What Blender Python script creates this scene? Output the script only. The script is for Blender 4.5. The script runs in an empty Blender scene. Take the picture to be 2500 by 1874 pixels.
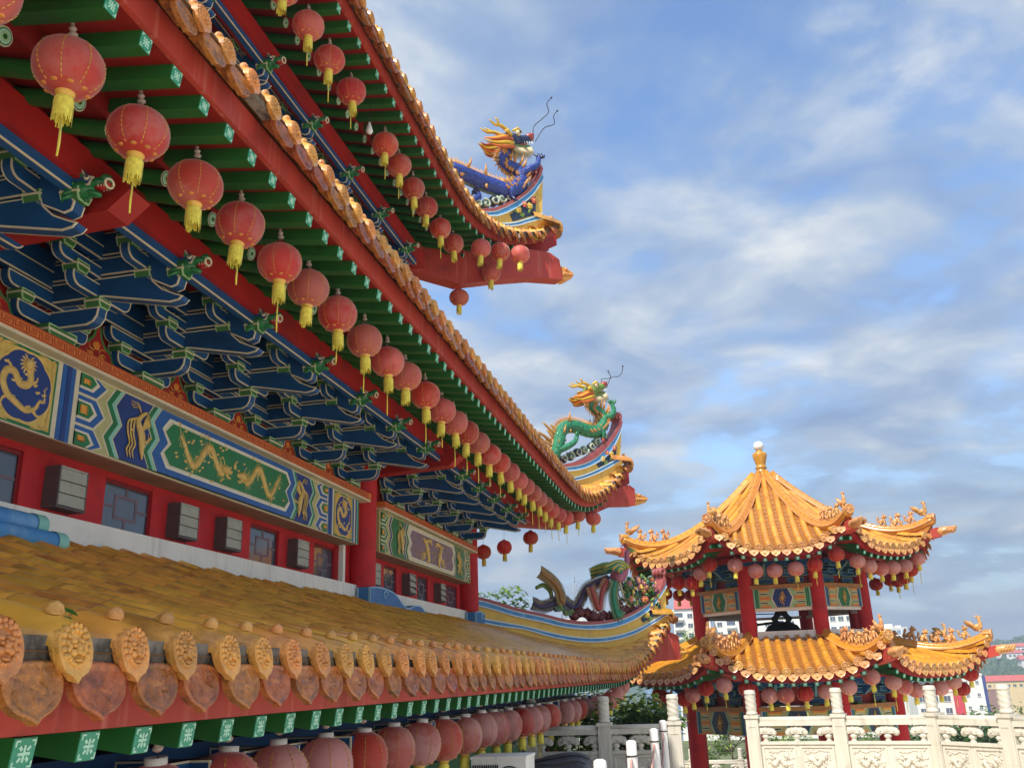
import bpy, math, random
from mathutils import Vector, Matrix, Euler
R = math.radians
rng = random.Random(7)
SC = bpy.context.scene
COL = SC.collection

# ------------------------------------------------------------------ camera
cam = bpy.data.objects.new('camera', bpy.data.cameras.new('camera'))
COL.objects.link(cam)
cam.data.sensor_width = 36.0
cam.data.lens = 31.68
cam.data.clip_start = 0.05
cam.data.clip_end = 6000
cam.matrix_world = Matrix(((0.97456, 0.09987, 0.20065, 0.0),
                           (0.22166, -0.29681, -0.92885, 0.0),
                           (-0.03321, 0.94970, -0.31140, 0.0),
                           (0, 0, 0, 1)))
SC.camera = cam

# ------------------------------------------------------------------ sky, sun, exposure
SUN = Vector((-0.235, -0.575, 0.785)).normalized()      # direction towards the sun
SUN_EL = math.asin(SUN.z)
SUN_AZ = math.atan2(SUN.x, SUN.y)
SC.view_settings.view_transform = 'Standard'
SC.view_settings.look = 'None'
SC.view_settings.exposure = 1.25
SC.view_settings.gamma = 1.0
SC.view_settings.use_curve_mapping = False
SC.cycles.max_bounces = 6
SC.cycles.diffuse_bounces = 3
SC.cycles.glossy_bounces = 2
SC.cycles.transparent_max_bounces = 6
SC.cycles.use_denoising = True
SC.cycles.sample_clamp_indirect = 4.0

sl = bpy.data.objects.new('sun', bpy.data.lights.new('sun', 'SUN'))
COL.objects.link(sl)
sl.data.energy = 2.45
sl.data.angle = R(0.5)
sl.data.color = (1.0, 0.95, 0.87)
sl.rotation_euler = SUN.to_track_quat('Z', 'Y').to_euler()

world = bpy.data.worlds.new('World')
SC.world = world
world.use_nodes = True


def N(nt, typ, **kw):
    n = nt.nodes.new(typ)
    for k, v in kw.items():
        if k.startswith('i_'):
            n.inputs[k[2:].replace('_', ' ')].default_value = v
        else:
            setattr(n, k, v)
    return n


def ramp(nt, stops, interp='LINEAR'):
    n = nt.nodes.new('ShaderNodeValToRGB')
    n.color_ramp.interpolation = interp
    el = n.color_ramp.elements
    while len(el) < len(stops):
        el.new(0.5)
    for e, (p, c) in zip(el, stops):
        e.position = p
        e.color = (c[0], c[1], c[2], 1) if not isinstance(c, (int, float)) else (c, c, c, 1)
    return n


def mathn(nt, op, a, b=None):
    n = nt.nodes.new('ShaderNodeMath')
    n.operation = op
    for i, v in enumerate((a, b)):
        if v is None:
            continue
        if isinstance(v, (int, float)):
            n.inputs[i].default_value = v
        else:
            nt.links.new(v, n.inputs[i])
    return n.outputs[0]


def mixc(nt, fac, a, b):
    n = nt.nodes.new('ShaderNodeMix')
    n.data_type = 'RGBA'
    for i, v in ((0, fac), (6, a), (7, b)):
        if isinstance(v, (int, float)):
            n.inputs[i].default_value = v
        elif isinstance(v, tuple):
            n.inputs[i].default_value = (v[0], v[1], v[2], 1)
        else:
            nt.links.new(v, n.inputs[i])
    return n.outputs[2]


def build_world():
    nt = world.node_tree
    nt.nodes.clear()
    L = nt.links.new
    out = N(nt, 'ShaderNodeOutputWorld')
    bg = N(nt, 'ShaderNodeBackground')
    bg.inputs['Strength'].default_value = 0.115
    sky = N(nt, 'ShaderNodeTexSky', sky_type='NISHITA', sun_disc=False)
    sky.sun_elevation = SUN_EL
    sky.sun_rotation = SUN_AZ
    sky.altitude = 80
    sky.air_density = 1.0
    sky.dust_density = 1.6
    sky.ozone_density = 2.2
    tc = N(nt, 'ShaderNodeTexCoord')
    sep = N(nt, 'ShaderNodeSeparateXYZ')
    L(tc.outputs['Generated'], sep.inputs[0])
    den = mathn(nt, 'ADD', mathn(nt, 'MAXIMUM', sep.outputs[2], 0.0), 0.22)
    px = mathn(nt, 'DIVIDE', sep.outputs[0], den)
    py = mathn(nt, 'DIVIDE', sep.outputs[1], den)
    cmb = N(nt, 'ShaderNodeCombineXYZ')
    L(px, cmb.inputs[0]); L(py, cmb.inputs[1])
    mp = N(nt, 'ShaderNodeMapping')
    mp.inputs['Location'].default_value = (3.1, 1.35, 0.0)
    mp.inputs['Rotation'].default_value = (0, 0, R(-24))
    mp.inputs['Scale'].default_value = (1.15, 1.2, 1)
    L(cmb.outputs[0], mp.inputs[0])
    n1 = N(nt, 'ShaderNodeTexNoise')
    n1.inputs['Scale'].default_value = 1.5; n1.inputs['Detail'].default_value = 7
    n1.inputs['Roughness'].default_value = 0.52; n1.inputs['Distortion'].default_value = 0.1
    L(mp.outputs[0], n1.inputs['Vector'])
    n2 = N(nt, 'ShaderNodeTexNoise')
    n2.inputs['Scale'].default_value = 4.6; n2.inputs['Detail'].default_value = 6
    n2.inputs['Roughness'].default_value = 0.55
    L(mp.outputs[0], n2.inputs['Vector'])
    s = mathn(nt, 'ADD', mathn(nt, 'MULTIPLY', n1.outputs[0], 0.60), mathn(nt, 'MULTIPLY', n2.outputs[0], 0.40))
    # more cover low in the sky, thinner overhead
    s = mathn(nt, 'SUBTRACT', s, mathn(nt, 'MULTIPLY', sep.outputs[2], 0.05))
    mask = ramp(nt, [(0.33, 0.0), (0.39, 0.30), (0.455, 0.80), (0.52, 1.0)], 'EASE')
    L(s, mask.inputs[0])
    ccol = ramp(nt, [(0.40, (1.05, 1.5, 2.4)), (0.47, (1.4, 1.85, 2.6)), (0.54, (2.0, 2.35, 2.85)), (0.63, (3.1, 3.2, 3.3))])
    n3 = N(nt, 'ShaderNodeTexNoise')
    n3.inputs['Scale'].default_value = 2.6; n3.inputs['Detail'].default_value = 6; n3.inputs['Distortion'].default_value = 0.5
    mp3 = N(nt, 'ShaderNodeMapping')
    mp3.inputs['Location'].default_value = (7.3, 2.2, 0); mp3.inputs['Scale'].default_value = (1.3, 1.5, 1)
    mp3.inputs['Rotation'].default_value = (0, 0, R(-10))
    L(cmb.outputs[0], mp3.inputs[0]); L(mp3.outputs[0], n3.inputs['Vector'])
    L(mathn(nt, 'ADD', mathn(nt, 'MULTIPLY', s, 0.45), mathn(nt, 'MULTIPLY', n3.outputs[0], 0.56)), ccol.inputs[0])
    skyb = N(nt, 'ShaderNodeHueSaturation')
    skyb.inputs['Saturation'].default_value = 1.1; skyb.inputs['Value'].default_value = 1.0
    L(sky.outputs[0], skyb.inputs['Color'])
    col = mixc(nt, mask.outputs[0], skyb.outputs[0], ccol.outputs[0])
    # blue-grey bank of haze towards the horizon
    hz = ramp(nt, [(0.0, 0.85), (0.10, 0.62), (0.30, 0.0)], 'EASE')
    L(sep.outputs[2], hz.inputs[0])
    col = mixc(nt, hz.outputs[0], col, (1.2, 1.65, 2.2))
    L(col, bg.inputs['Color'])
    L(bg.outputs[0], out.inputs['Surface'])


build_world()

# ------------------------------------------------------------------ materials
MATS = {}


def srgb(r, g, b):
    f = lambda c: (c / 255 / 12.92) if c / 255 <= 0.04045 else ((c / 255 + 0.055) / 1.055) ** 2.4
    return (f(r), f(g), f(b))


def mk(name, col, rough=0.6, var=0.12, scale=3.0, rnd=0.0, hue=0.0, bump=0.0, bscale=40.0, coat=0.0, sheen=0.0,
       dirt=None, dirt_amt=0.0, dirt_scale=2.0, dirt_at=0.55, spec=0.5, metallic=0.0, detail=4.0, stretch=(1, 1, 1),
       streak=None, streak_amt=0.0, transm=0.0):
    if name in MATS:
        return MATS[name]
    m = bpy.data.materials.new(name)
    m.use_nodes = True
    nt = m.node_tree
    L = nt.links.new
    b = nt.nodes['Principled BSDF']
    tc = N(nt, 'ShaderNodeTexCoord')
    oi = N(nt, 'ShaderNodeObjectInfo')
    add = N(nt, 'ShaderNodeVectorMath', operation='ADD')
    sc_ = N(nt, 'ShaderNodeVectorMath', operation='SCALE')
    cv = N(nt, 'ShaderNodeCombineXYZ')
    for i in range(3):
        L(oi.outputs['Random'], cv.inputs[i])
    L(cv.outputs[0], sc_.inputs[0]); sc_.inputs['Scale'].default_value = 17.3
    L(tc.outputs['Object'], add.inputs[0]); L(sc_.outputs[0], add.inputs[1])
    mp = N(nt, 'ShaderNodeMapping'); mp.inputs['Scale'].default_value = stretch
    L(add.outputs[0], mp.inputs[0])
    nz = N(nt, 'ShaderNodeTexNoise')
    nz.inputs['Scale'].default_value = scale; nz.inputs['Detail'].default_value = detail
    L(mp.outputs[0], nz.inputs['Vector'])
    lo = tuple(c * (1 - var) for c in col); hi = tuple(min(1, c * (1 + var)) for c in col)
    rp = ramp(nt, [(0.3, lo), (0.7, hi)])
    L(nz.outputs[0], rp.inputs[0])
    c = rp.outputs[0]
    if dirt is not None:
        nd = N(nt, 'ShaderNodeTexNoise')
        nd.inputs['Scale'].default_value = dirt_scale; nd.inputs['Detail'].default_value = 8; nd.inputs['Roughness'].default_value = 0.65
        L(mp.outputs[0], nd.inputs['Vector'])
        rd = ramp(nt, [(dirt_at, 0.0), (min(0.99, dirt_at + 0.14), dirt_amt)])
        L(nd.outputs[0], rd.inputs[0])
        c = mixc(nt, rd.outputs[0], c, dirt)
    if streak is not None:
        mp2 = N(nt, 'ShaderNodeMapping'); mp2.inputs['Scale'].default_value = (9.0, 9.0, 0.5)
        L(add.outputs[0], mp2.inputs[0])
        ns = N(nt, 'ShaderNodeTexNoise'); ns.inputs['Scale'].default_value = 1.5; ns.inputs['Detail'].default_value = 5
        L(mp2.outputs[0], ns.inputs['Vector'])
        rs = ramp(nt, [(0.56, 0.0), (0.72, streak_amt)])
        L(ns.outputs[0], rs.inputs[0])
        c = mixc(nt, rs.outputs[0], c, streak)
    if rnd or hue:
        hs = N(nt, 'ShaderNodeHueSaturation')
        v = mathn(nt, 'ADD', mathn(nt, 'MULTIPLY', oi.outputs['Random'], 2 * rnd), 1 - rnd)
        L(v, hs.inputs['Value'])
        if hue:
            r2 = mathn(nt, 'FRACT', mathn(nt, 'MULTIPLY', oi.outputs['Random'], 37.7))
            h = mathn(nt, 'ADD', mathn(nt, 'MULTIPLY', r2, 2 * hue), 0.5 - hue)
            L(h, hs.inputs['Hue'])
        L(c, hs.inputs['Color'])
        c = hs.outputs[0]
    L(c, b.inputs['Base Color'])
    b.inputs['Roughness'].default_value = rough
    b.inputs['Specular IOR Level'].default_value = spec
    b.inputs['Metallic'].default_value = metallic
    if coat:
        b.inputs['Coat Weight'].default_value = coat; b.inputs['Coat Roughness'].default_value = 0.12
    if sheen:
        b.inputs['Sheen Weight'].default_value = sheen; b.inputs['Sheen Roughness'].default_value = 0.4
    if bump:
        nb = N(nt, 'ShaderNodeTexNoise'); nb.inputs['Scale'].default_value = bscale; nb.inputs['Detail'].default_value = 6
        L(mp.outputs[0], nb.inputs['Vector'])
        bp = N(nt, 'ShaderNodeBump'); bp.inputs['Strength'].default_value = bump; bp.inputs['Distance'].default_value = 0.02
        L(nb.outputs[0], bp.inputs['Height']); L(bp.outputs[0], b.inputs['Normal'])
    if transm:
        out = nt.nodes['Material Output']
        tr = N(nt, 'ShaderNodeBsdfTranslucent')
        L(c, tr.inputs['Color'])
        ms = N(nt, 'ShaderNodeMixShader'); ms.inputs[0].default_value = transm
        L(b.outputs[0], ms.inputs[1]); L(tr.outputs[0], ms.inputs[2])
        L(ms.outputs[0], out.inputs['Surface'])
    MATS[name] = m
    return m


grime = srgb(70, 55, 45)
M = {
    'red': mk('red_paint', srgb(164, 26, 20), 0.55, 0.14, 2.0, bump=0.08, dirt=srgb(92, 22, 18), dirt_amt=0.55, dirt_scale=1.3),
    'redwall': mk('red_wall_render', srgb(196, 34, 38), 0.7, 0.08, 5.0, bump=0.25, bscale=90, dirt=srgb(140, 30, 32), dirt_amt=0.5, dirt_scale=2.2),
    'redsoffit': mk('red_soffit_board', srgb(150, 22, 14), 0.6, 0.15, 3.0, bump=0.1, dirt=srgb(90, 16, 12), dirt_amt=0.6, dirt_scale=3),
    'fascia': mk('faded_red_fascia', srgb(174, 58, 44), 0.6, 0.12, 2.5, bump=0.12, dirt=srgb(120, 34, 28), dirt_amt=0.6, dirt_scale=2.2, streak=srgb(200, 116, 100), streak_amt=0.6),
    'green': mk('green_rafter_paint', srgb(26, 96, 36), 0.5, 0.2, 2.0, rnd=0.12, bump=0.06, dirt=srgb(14, 48, 26), dirt_amt=0.6, dirt_scale=2),
    'teal': mk('teal_rosette_ground', srgb(52, 150, 120), 0.5, 0.08, 8.0),
    'mint': mk('pale_mint_line', srgb(176, 226, 204), 0.5, 0.06, 8.0),
    'blue': mk('ultramarine_bracket_paint', srgb(20, 76, 128), 0.5, 0.16, 2.5, bump=0.05, dirt=srgb(18, 44, 80), dirt_amt=0.5, dirt_scale=2),
    'line': mk('cream_outline', srgb(216, 206, 176), 0.55, 0.08, 6.0),
    'bgreen': mk('bracket_block_green', srgb(62, 118, 62), 0.5, 0.15, 6.0),
    'lgreen': mk('light_block_green', srgb(166, 206, 150), 0.5, 0.08, 6.0),
    'dgreen': mk('dragon_head_green', srgb(30, 116, 66), 0.35, 0.2, 9.0, bump=0.3, bscale=60, coat=0.3),
    'gold': mk('gilded_relief', srgb(224, 186, 100), 0.38, 0.14, 14.0, bump=0.5, bscale=80, spec=0.7),
    'navy': mk('navy_panel', srgb(28, 58, 124), 0.55, 0.12, 5.0),
    'pgreen': mk('panel_green', srgb(30, 118, 66), 0.5, 0.15, 5.0, dirt=srgb(34, 110, 104), dirt_amt=0.5),
    'pgold': mk('panel_gold_ground', srgb(214, 184, 92), 0.5, 0.12, 8.0),
    'pwhite': mk('panel_white', srgb(226, 220, 200), 0.5, 0.05, 6.0),
    'pblue': mk('panel_blue', srgb(34, 92, 160), 0.5, 0.10, 6.0),
    'pteal': mk('panel_pale_teal', srgb(140, 200, 180), 0.5, 0.06, 6.0),
    'porange': mk('panel_orange_flame', srgb(224, 130, 46), 0.5, 0.12, 10.0),
    'purple': mk('panel_purple', srgb(132, 110, 124), 0.5, 0.2, 10.0, bump=0.5, bscale=25),
    'oliveg': mk('panel_olive_cream', srgb(182, 178, 120), 0.5, 0.1, 10.0),
    'band': mk('orange_band', srgb(214, 124, 56), 0.5, 0.08, 5.0, dirt=srgb(170, 96, 48), dirt_amt=0.5),
    'key': mk('key_pattern_red', srgb(168, 50, 26), 0.5, 0.08, 5.0),
    'soffit': mk('brown_beam_soffit', srgb(160, 126, 102), 0.7, 0.1, 4.0, dirt=srgb(120, 96, 78), dirt_amt=0.5),
    'plinth': mk('white_plinth', srgb(240, 236, 224), 0.7, 0.03, 3.0, bump=0.1, bscale=60, dirt=srgb(206, 198, 180), dirt_amt=0.4, dirt_scale=1.6, streak=srgb(170, 164, 148), streak_amt=0.35),
    'tile': mk('ochre_glazed_tile', srgb(228, 158, 58), 0.30, 0.16, 4.0, rnd=0.15, hue=0.012, bump=0.08, bscale=30, coat=0.35, dirt=srgb(140, 84, 36), dirt_amt=0.65, dirt_scale=3.0, dirt_at=0.5),
    'tilecap': mk('glazed_tile_relief', srgb(214, 150, 74), 0.34, 0.2, 14.0, rnd=0.16, hue=0.014, bump=0.5, bscale=60, coat=0.2, dirt=srgb(140, 90, 50), dirt_amt=0.5, dirt_scale=9),
    'drip': mk('glazed_drip_tile', srgb(168, 98, 44), 0.26, 0.26, 12.0, rnd=0.2, hue=0.016, bump=0.6, bscale=45, coat=0.25, dirt=srgb(96, 58, 36), dirt_amt=0.7, dirt_scale=10, dirt_at=0.5),
    'pan': mk('pan_tile_glaze', srgb(150, 94, 36), 0.45, 0.2, 5.0, dirt=srgb(80, 58, 34), dirt_amt=0.7, dirt_scale=5),
    'mortar': mk('grey_mortar', srgb(126, 118, 106), 0.9, 0.25, 9.0, bump=0.6, bscale=40, dirt=srgb(64, 60, 54), dirt_amt=0.8, dirt_scale=8, dirt_at=0.5),
    'paperpale': mk('sun_bleached_lantern_silk', srgb(230, 126, 112), 0.5, 0.12, 3.0, rnd=0.12, hue=0.006, sheen=0.8, dirt=srgb(206, 74, 62), dirt_amt=0.7, dirt_scale=2.2, dirt_at=0.5, transm=0.42),
    'paper': mk('faded_lantern_silk', srgb(222, 78, 64), 0.5, 0.14, 3.0, rnd=0.14, hue=0.006, sheen=0.9, dirt=srgb(226, 142, 130), dirt_amt=0.7, dirt_scale=2.2, dirt_at=0.48, transm=0.42),
    'paper2': mk('bleached_lantern_silk', srgb(234, 172, 166), 0.6, 0.10, 3.0, rnd=0.08, hue=0.006, sheen=0.4, dirt=srgb(212, 92, 86), dirt_amt=0.8, dirt_scale=2.0, dirt_at=0.5, transm=0.42),
    'paperred': mk('fresh_red_lantern_silk', srgb(206, 38, 34), 0.55, 0.10, 3.0, rnd=0.1, sheen=0.3, dirt=srgb(216, 100, 92), dirt_amt=0.5, dirt_scale=2.0, dirt_at=0.5, transm=0.42),
    'lgold': mk('lantern_gold_trim', srgb(226, 176, 66), 0.4, 0.12, 12.0, spec=0.7),
    'tassel': mk('yellow_tassel', srgb(238, 222, 84), 0.7, 0.16, 30.0, rnd=0.06, sheen=0.3),
    'white': mk('white_plastic', srgb(232, 230, 224), 0.5, 0.04, 6.0),
    'insul': mk('grey_porcelain', srgb(182, 164, 152), 0.5, 0.12, 12.0),
    'wire': mk('dark_wire', srgb(46, 42, 40), 0.6, 0.1),
    'glass': mk('dark_window_glass', srgb(70, 80, 92), 0.08, 0.1, 2.0, spec=0.9),
    'wframe': mk('window_frame_dark_red', srgb(132, 24, 26), 0.5, 0.1, 5.0),
    'lattice': mk('window_lattice_mauve', srgb(118, 98, 108), 0.6, 0.1, 5.0),
    'boxgrey': mk('box_grey_slat', srgb(168, 168, 152), 0.55, 0.08, 8.0, dirt=srgb(112, 108, 98), dirt_amt=0.5, dirt_scale=6),
    'boxdark': mk('box_dark_casing', srgb(92, 80, 78), 0.55, 0.1, 8.0),
    'ryellow': mk('ridge_yellow', srgb(226, 184, 84), 0.6, 0.08, 3.0, bump=0.1, dirt=srgb(186, 150, 76), dirt_amt=0.5, dirt_scale=2.5, streak=srgb(170, 140, 84), streak_amt=0.4),
    'rblue': mk('ridge_sky_blue', srgb(72, 142, 196), 0.5, 0.16, 3.5, dirt=srgb(140, 182, 212), dirt_amt=0.6, dirt_scale=3),
    'rblue2': mk('ridge_pale_blue', srgb(142, 186, 214), 0.5, 0.10, 4.0),
    'rred': mk('ridge_maroon_cap', srgb(164, 84, 82), 0.5, 0.12, 3.0, dirt=srgb(116, 56, 58), dirt_amt=0.5),
    'rwhite': mk('ridge_white_line', srgb(206, 222, 226), 0.5, 0.05, 6.0),
    'scroll': mk('scroll_teal_blue', srgb(50, 116, 172), 0.5, 0.16, 5.0, dirt=srgb(28, 70, 120), dirt_amt=0.6, dirt_scale=3),
    'rnavy': mk('floral_navy', srgb(34, 52, 78), 0.5, 0.15, 6.0),
}

# ------------------------------------------------------------------ object helpers
WM = {}
ID = Matrix.Identity(4)


def place(o, mw, parent=None):
    COL.objects.link(o)
    if parent is not None:
        o.parent = parent
        o.matrix_basis = WM[parent.name].inverted() @ mw
    else:
        o.matrix_basis = mw
    WM[o.name] = mw.copy()
    return o


def thing(name, label, cat, loc=(0, 0, 0), group=None):
    o = bpy.data.objects.new(name, None)
    o.empty_display_size = 0.2
    place(o, Matrix.Translation(loc))
    o['label'] = label
    o['category'] = cat
    if group:
        o['group'] = group
    return o


def tag(o, label, cat, group=None):
    o['label'] = label
    o['category'] = cat
    if group:
        o['group'] = group
    return o


def inst(name, mesh, parent=None, mw=ID, kind=None, label=None):
    o = bpy.data.objects.new(name, mesh)
    place(o, mw, parent)
    if kind:
        o['kind'] = kind
    if label:
        o['label'] = label
    return o


def frame(o, x, y, z):
    """matrix from origin and three axis vectors"""
    return Matrix(((x[0], y[0], z[0], o[0]), (x[1], y[1], z[1], o[1]), (x[2], y[2], z[2], o[2]), (0, 0, 0, 1)))


def T(x, y, z):
    return Matrix.Translation((x, y, z))


def RZ(a):
    return Matrix.Rotation(a, 4, 'Z')


class MB:
    def __init__(self):
        self.v = []; self.f = []; self.m = []; self.s = []; self.mats = []

    def mi(self, mat):
        mat = M[mat] if isinstance(mat, str) else mat
        if mat not in self.mats:
            self.mats.append(mat)
        return self.mats.index(mat)

    def add(self, vs, fs, mat, smooth=False, X=None):
        b = len(self.v)
        if X is not None:
            vs = [X @ Vector(p) for p in vs]
        self.v.extend([tuple(p) for p in vs])
        i = self.mi(mat)
        for f in fs:
            self.f.append([b + k for k in f]); self.m.append(i); self.s.append(smooth)

    def box(self, x0, x1, y0, y1, z0, z1, mat, X=None):
        vs = [(x0, y0, z0), (x1, y0, z0), (x1, y1, z0), (x0, y1, z0), (x0, y0, z1), (x1, y0, z1), (x1, y1, z1), (x0, y1, z1)]
        self.add(vs, [(0, 3, 2, 1), (4, 5, 6, 7), (0, 1, 5, 4), (1, 2, 6, 5), (2, 3, 7, 6), (3, 0, 4, 7)], mat, False, X)

    def bar(self, p, q, w, h, mat, up=(0, 0, 1), mat_end=None):
        """box from p to q, w wide, h high"""
        p = Vector(p); q = Vector(q); d = (q - p); ln = d.length; d.normalize()
        s = d.cross(Vector(up)); s.normalize(); u = s.cross(d)
        X = frame(p, d, s, u)
        self.box(0, ln, -w / 2, w / 2, -h / 2, h / 2, mat, X)

    def prism(self, poly, vec, mat, smooth=False, mat2=None):
        """closed 3-D polygon swept by vec"""
        n = len(poly); vec = Vector(vec)
        a = [Vector(p) for p in poly]; b = [p + vec for p in a]
        self.add(a + b, [tuple(range(n))[::-1], tuple(range(n, 2 * n))], mat, False)
        self.add(a + b, [(i, (i + 1) % n, n + (i + 1) % n, n + i) for i in range(n)], mat2 or mat, smooth)

    def tube(self, pts, rad, n, mat, caps=True, smooth=True, flat=None):
        pts = [Vector(p) for p in pts]
        k = len(pts)
        rs = rad if isinstance(rad, (list, tuple)) else [rad] * k
        vs = []
        t0 = (pts[1] - pts[0]).normalized()
        ref = Vector((0, 0, 1)) if abs(t0.z) < 0.9 else Vector((1, 0, 0))
        nrm = t0.cross(ref).normalized()
        for i, p in enumerate(pts):
            t = (pts[min(i + 1, k - 1)] - pts[max(i - 1, 0)])
            if t.length < 1e-9:
                t = t0
            t.normalize()
            nrm = (nrm - t * nrm.dot(t))
            if nrm.length < 1e-6:
                nrm = t.orthogonal()
            nrm.normalize()
            b = t.cross(nrm)
            for j in range(n):
                a = 2 * math.pi * j / n
                q = nrm * (math.cos(a) * rs[i]) + b * (math.sin(a) * rs[i])
                if flat is not None:
                    fd, ff = flat
                    fd = Vector(fd)
                    q = q - fd * (q.dot(fd) * (1 - ff))
                vs.append(p + q)
        fs = [(i * n + j, i * n + (j + 1) % n, (i + 1) * n + (j + 1) % n, (i + 1) * n + j) for i in range(k - 1) for j in range(n)]
        if caps:
            fs.append(tuple(range(n))[::-1]); fs.append(tuple((k - 1) * n + j for j in range(n)))
        self.add(vs, fs, mat, smooth)

    def lathe(self, prof, n, mat, X=None, smooth=True, a0=0.0, a1=None):
        """profile of (r, z)"""
        full = a1 is None
        a1 = 2 * math.pi if full else a1
        cols = n if full else n + 1
        vs = [(r * math.cos(a0 + (a1 - a0) * j / n), r * math.sin(a0 + (a1 - a0) * j / n), z) for r, z in prof for j in range(cols)]
        fs = []
        for i in range(len(prof) - 1):
            for j in range(n):
                j2 = (j + 1) % cols
                fs.append((i * cols + j, i * cols + j2, (i + 1) * cols + j2, (i + 1) * cols + j))
        self.add(vs, fs, mat, smooth, X)

    def ball(self, c, r, mat, nu=8, nv=5, X=None, rot=None):
        r = r if isinstance(r, (list, tuple)) else (r, r, r)
        vs = [(0, 0, -1)] + [(math.cos(2 * math.pi * j / nu) * math.sin(math.pi * i / nv), math.sin(2 * math.pi * j / nu) * math.sin(math.pi * i / nv), -math.cos(math.pi * i / nv))
                             for i in range(1, nv) for j in range(nu)] + [(0, 0, 1)]
        fs = [(0, 1 + (j + 1) % nu, 1 + j) for j in range(nu)]
        for i in range(nv - 2):
            for j in range(nu):
                a = 1 + i * nu
                fs.append((a + j, a + (j + 1) % nu, a + nu + (j + 1) % nu, a + nu + j))
        e = len(vs) - 1; a = 1 + (nv - 2) * nu
        fs += [(a + j, a + (j + 1) % nu, e) for j in range(nu)]
        Y = Matrix.Translation(c) @ (rot if rot is not None else ID) @ Matrix.Diagonal((r[0], r[1], r[2], 1))
        if X is not None:
            Y = X @ Y
        self.add(vs, fs, mat, True, Y)

    def outlined(self, poly, X, th, core, line, w, both=True, lw_edge=None):
        """2-D polygon in the (a, b) plane of X, thickness th along X's third axis (centred), cream border strips
        along every edge, on both faces and on the rim"""
        n = len(poly)
        P = [Vector(p).to_2d() for p in poly]
        area = sum(P[i].x * P[(i + 1) % n].y - P[(i + 1) % n].x * P[i].y for i in range(n))
        if area < 0:
            P.reverse()
        ins = []
        for i in range(n):
            a, b, c = P[i - 1], P[i], P[(i + 1) % n]
            d1 = (b - a).normalized(); d2 = (c - b).normalized()
            n1 = Vector((-d1.y, d1.x)); n2 = Vector((-d2.y, d2.x))
            m = n1 + n2
            if m.length < 1e-6:
                m = n1
            m.normalize()
            k = w / max(0.45, m.dot(n1))
            ins.append(b + m * k)
        h = th / 2
        for sgn in (1, -1):
            o = [(p.x, p.y, sgn * h) for p in P]; q = [(p.x, p.y, sgn * h) for p in ins]
            ring = [(i, (i + 1) % n, n + (i + 1) % n, n + i) for i in range(n)]
            inner = [tuple(range(n, 2 * n))]
            if sgn < 0:
                ring = [f[::-1] for f in ring]; inner = [inner[0][::-1]]
            self.add(o + q, ring, line, False, X)
            self.add(o + q, inner, core, False, X)
        e = min(lw_edge or w, th * 0.3)
        lv = [-h, -h + e, h - e, h]
        vs = [(p.x, p.y, z) for z in lv for p in P]
        for k, mt in ((0, line), (1, core), (2, line)):
            self.add(vs, [(k * n + i, k * n + (i + 1) % n, (k + 1) * n + (i + 1) % n, (k + 1) * n + i) for i in range(n)], mt, False, X)

    def mesh(self, name):
        me = bpy.data.meshes.new(name)
        me.from_pydata(self.v, [], self.f)
        for mt in self.mats:
            me.materials.append(mt)
        me.polygons.foreach_set('material_index', self.m)
        me.polygons.foreach_set('use_smooth', self.s)
        me.update()
        return me

    def obj(self, name, parent=None, mw=ID, kind=None, label=None):
        return inst(name, self.mesh(name), parent, mw, kind, label)


def catmull(pts, n=6):
    pts = [Vector(p) for p in pts]
    P = [pts[0] * 2 - pts[1]] + pts + [pts[-1] * 2 - pts[-2]]
    out = []
    for i in range(1, len(P) - 2):
        for k in range(n):
            t = k / n
            a, b, c, d = P[i - 1], P[i], P[i + 1], P[i + 2]
            out.append(0.5 * ((2 * b) + (c - a) * t + (2 * a - 5 * b + 4 * c - d) * t * t + (3 * b - a - 3 * c + d) * t ** 3))
    out.append(pts[-1])
    return out


ORD = ['first', 'second', 'third', 'fourth', 'fifth', 'sixth', 'seventh', 'eighth', 'ninth', 'tenth', 'eleventh', 'twelfth', 'thirteenth',
       'fourteenth', 'fifteenth', 'sixteenth', 'seventeenth', 'eighteenth', 'nineteenth', 'twentieth', 'twenty-first', 'twenty-second',
       'twenty-third', 'twenty-fourth', 'twenty-fifth', 'twenty-sixth', 'twenty-seventh', 'twenty-eighth', 'twenty-ninth', 'thirtieth']

# ------------------------------------------------------------------ the temple hall: three tiers of eaves
hall = thing('temple_hall', 'red and blue tiered temple hall with ochre tiled eaves filling the left side', 'temple', (-8, 14, -5))
SP = 0.376

TIER = {
    'lower': dict(xr=-2.65, zr=-0.205, y0=1.31, phase=3.195, xe=-2.43, ze=0.175, Y0=21.0, Yt=28.0, b=0.95, h=1.5, p=2.5, q=4.2, a=0.225, bb=0.022, U=3.87, tip=(-1.5, 28.0), hx=4.8 / 4.6),
    'mid': dict(xr=-3.5, zr=4.28, y0=-1.0, phase=4.17, xe=-3.28, ze=4.685, Y0=21.4, Yt=27.2, b=1.0, h=1.5, p=3.0, q=4.3, a=0.30, bb=0.03, U=3.9, tip=(-2.3, 27.2), hx=1.0),
    'top': dict(xr=-4.4, zr=9.05, y0=5.2, phase=9.68, xe=-4.18, ze=9.395, Y0=15.0, Yt=20.0, b=1.18, h=1.27, p=2.4, q=2.73, a=0.32, bb=0.035, U=7.5, tip=(-3.02, 20.0), hx=1.0),
}


def curve(t, y):
    k = max(0.0, min(1.0, (y - t['Y0']) / (t['Yt'] - t['Y0'])))
    return t['b'] * k ** t['p'], t['h'] * k ** t['q']


def hip_x(t, y):
    return t['tip'][0] - (t['tip'][1] - y) * t['hx']


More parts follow.
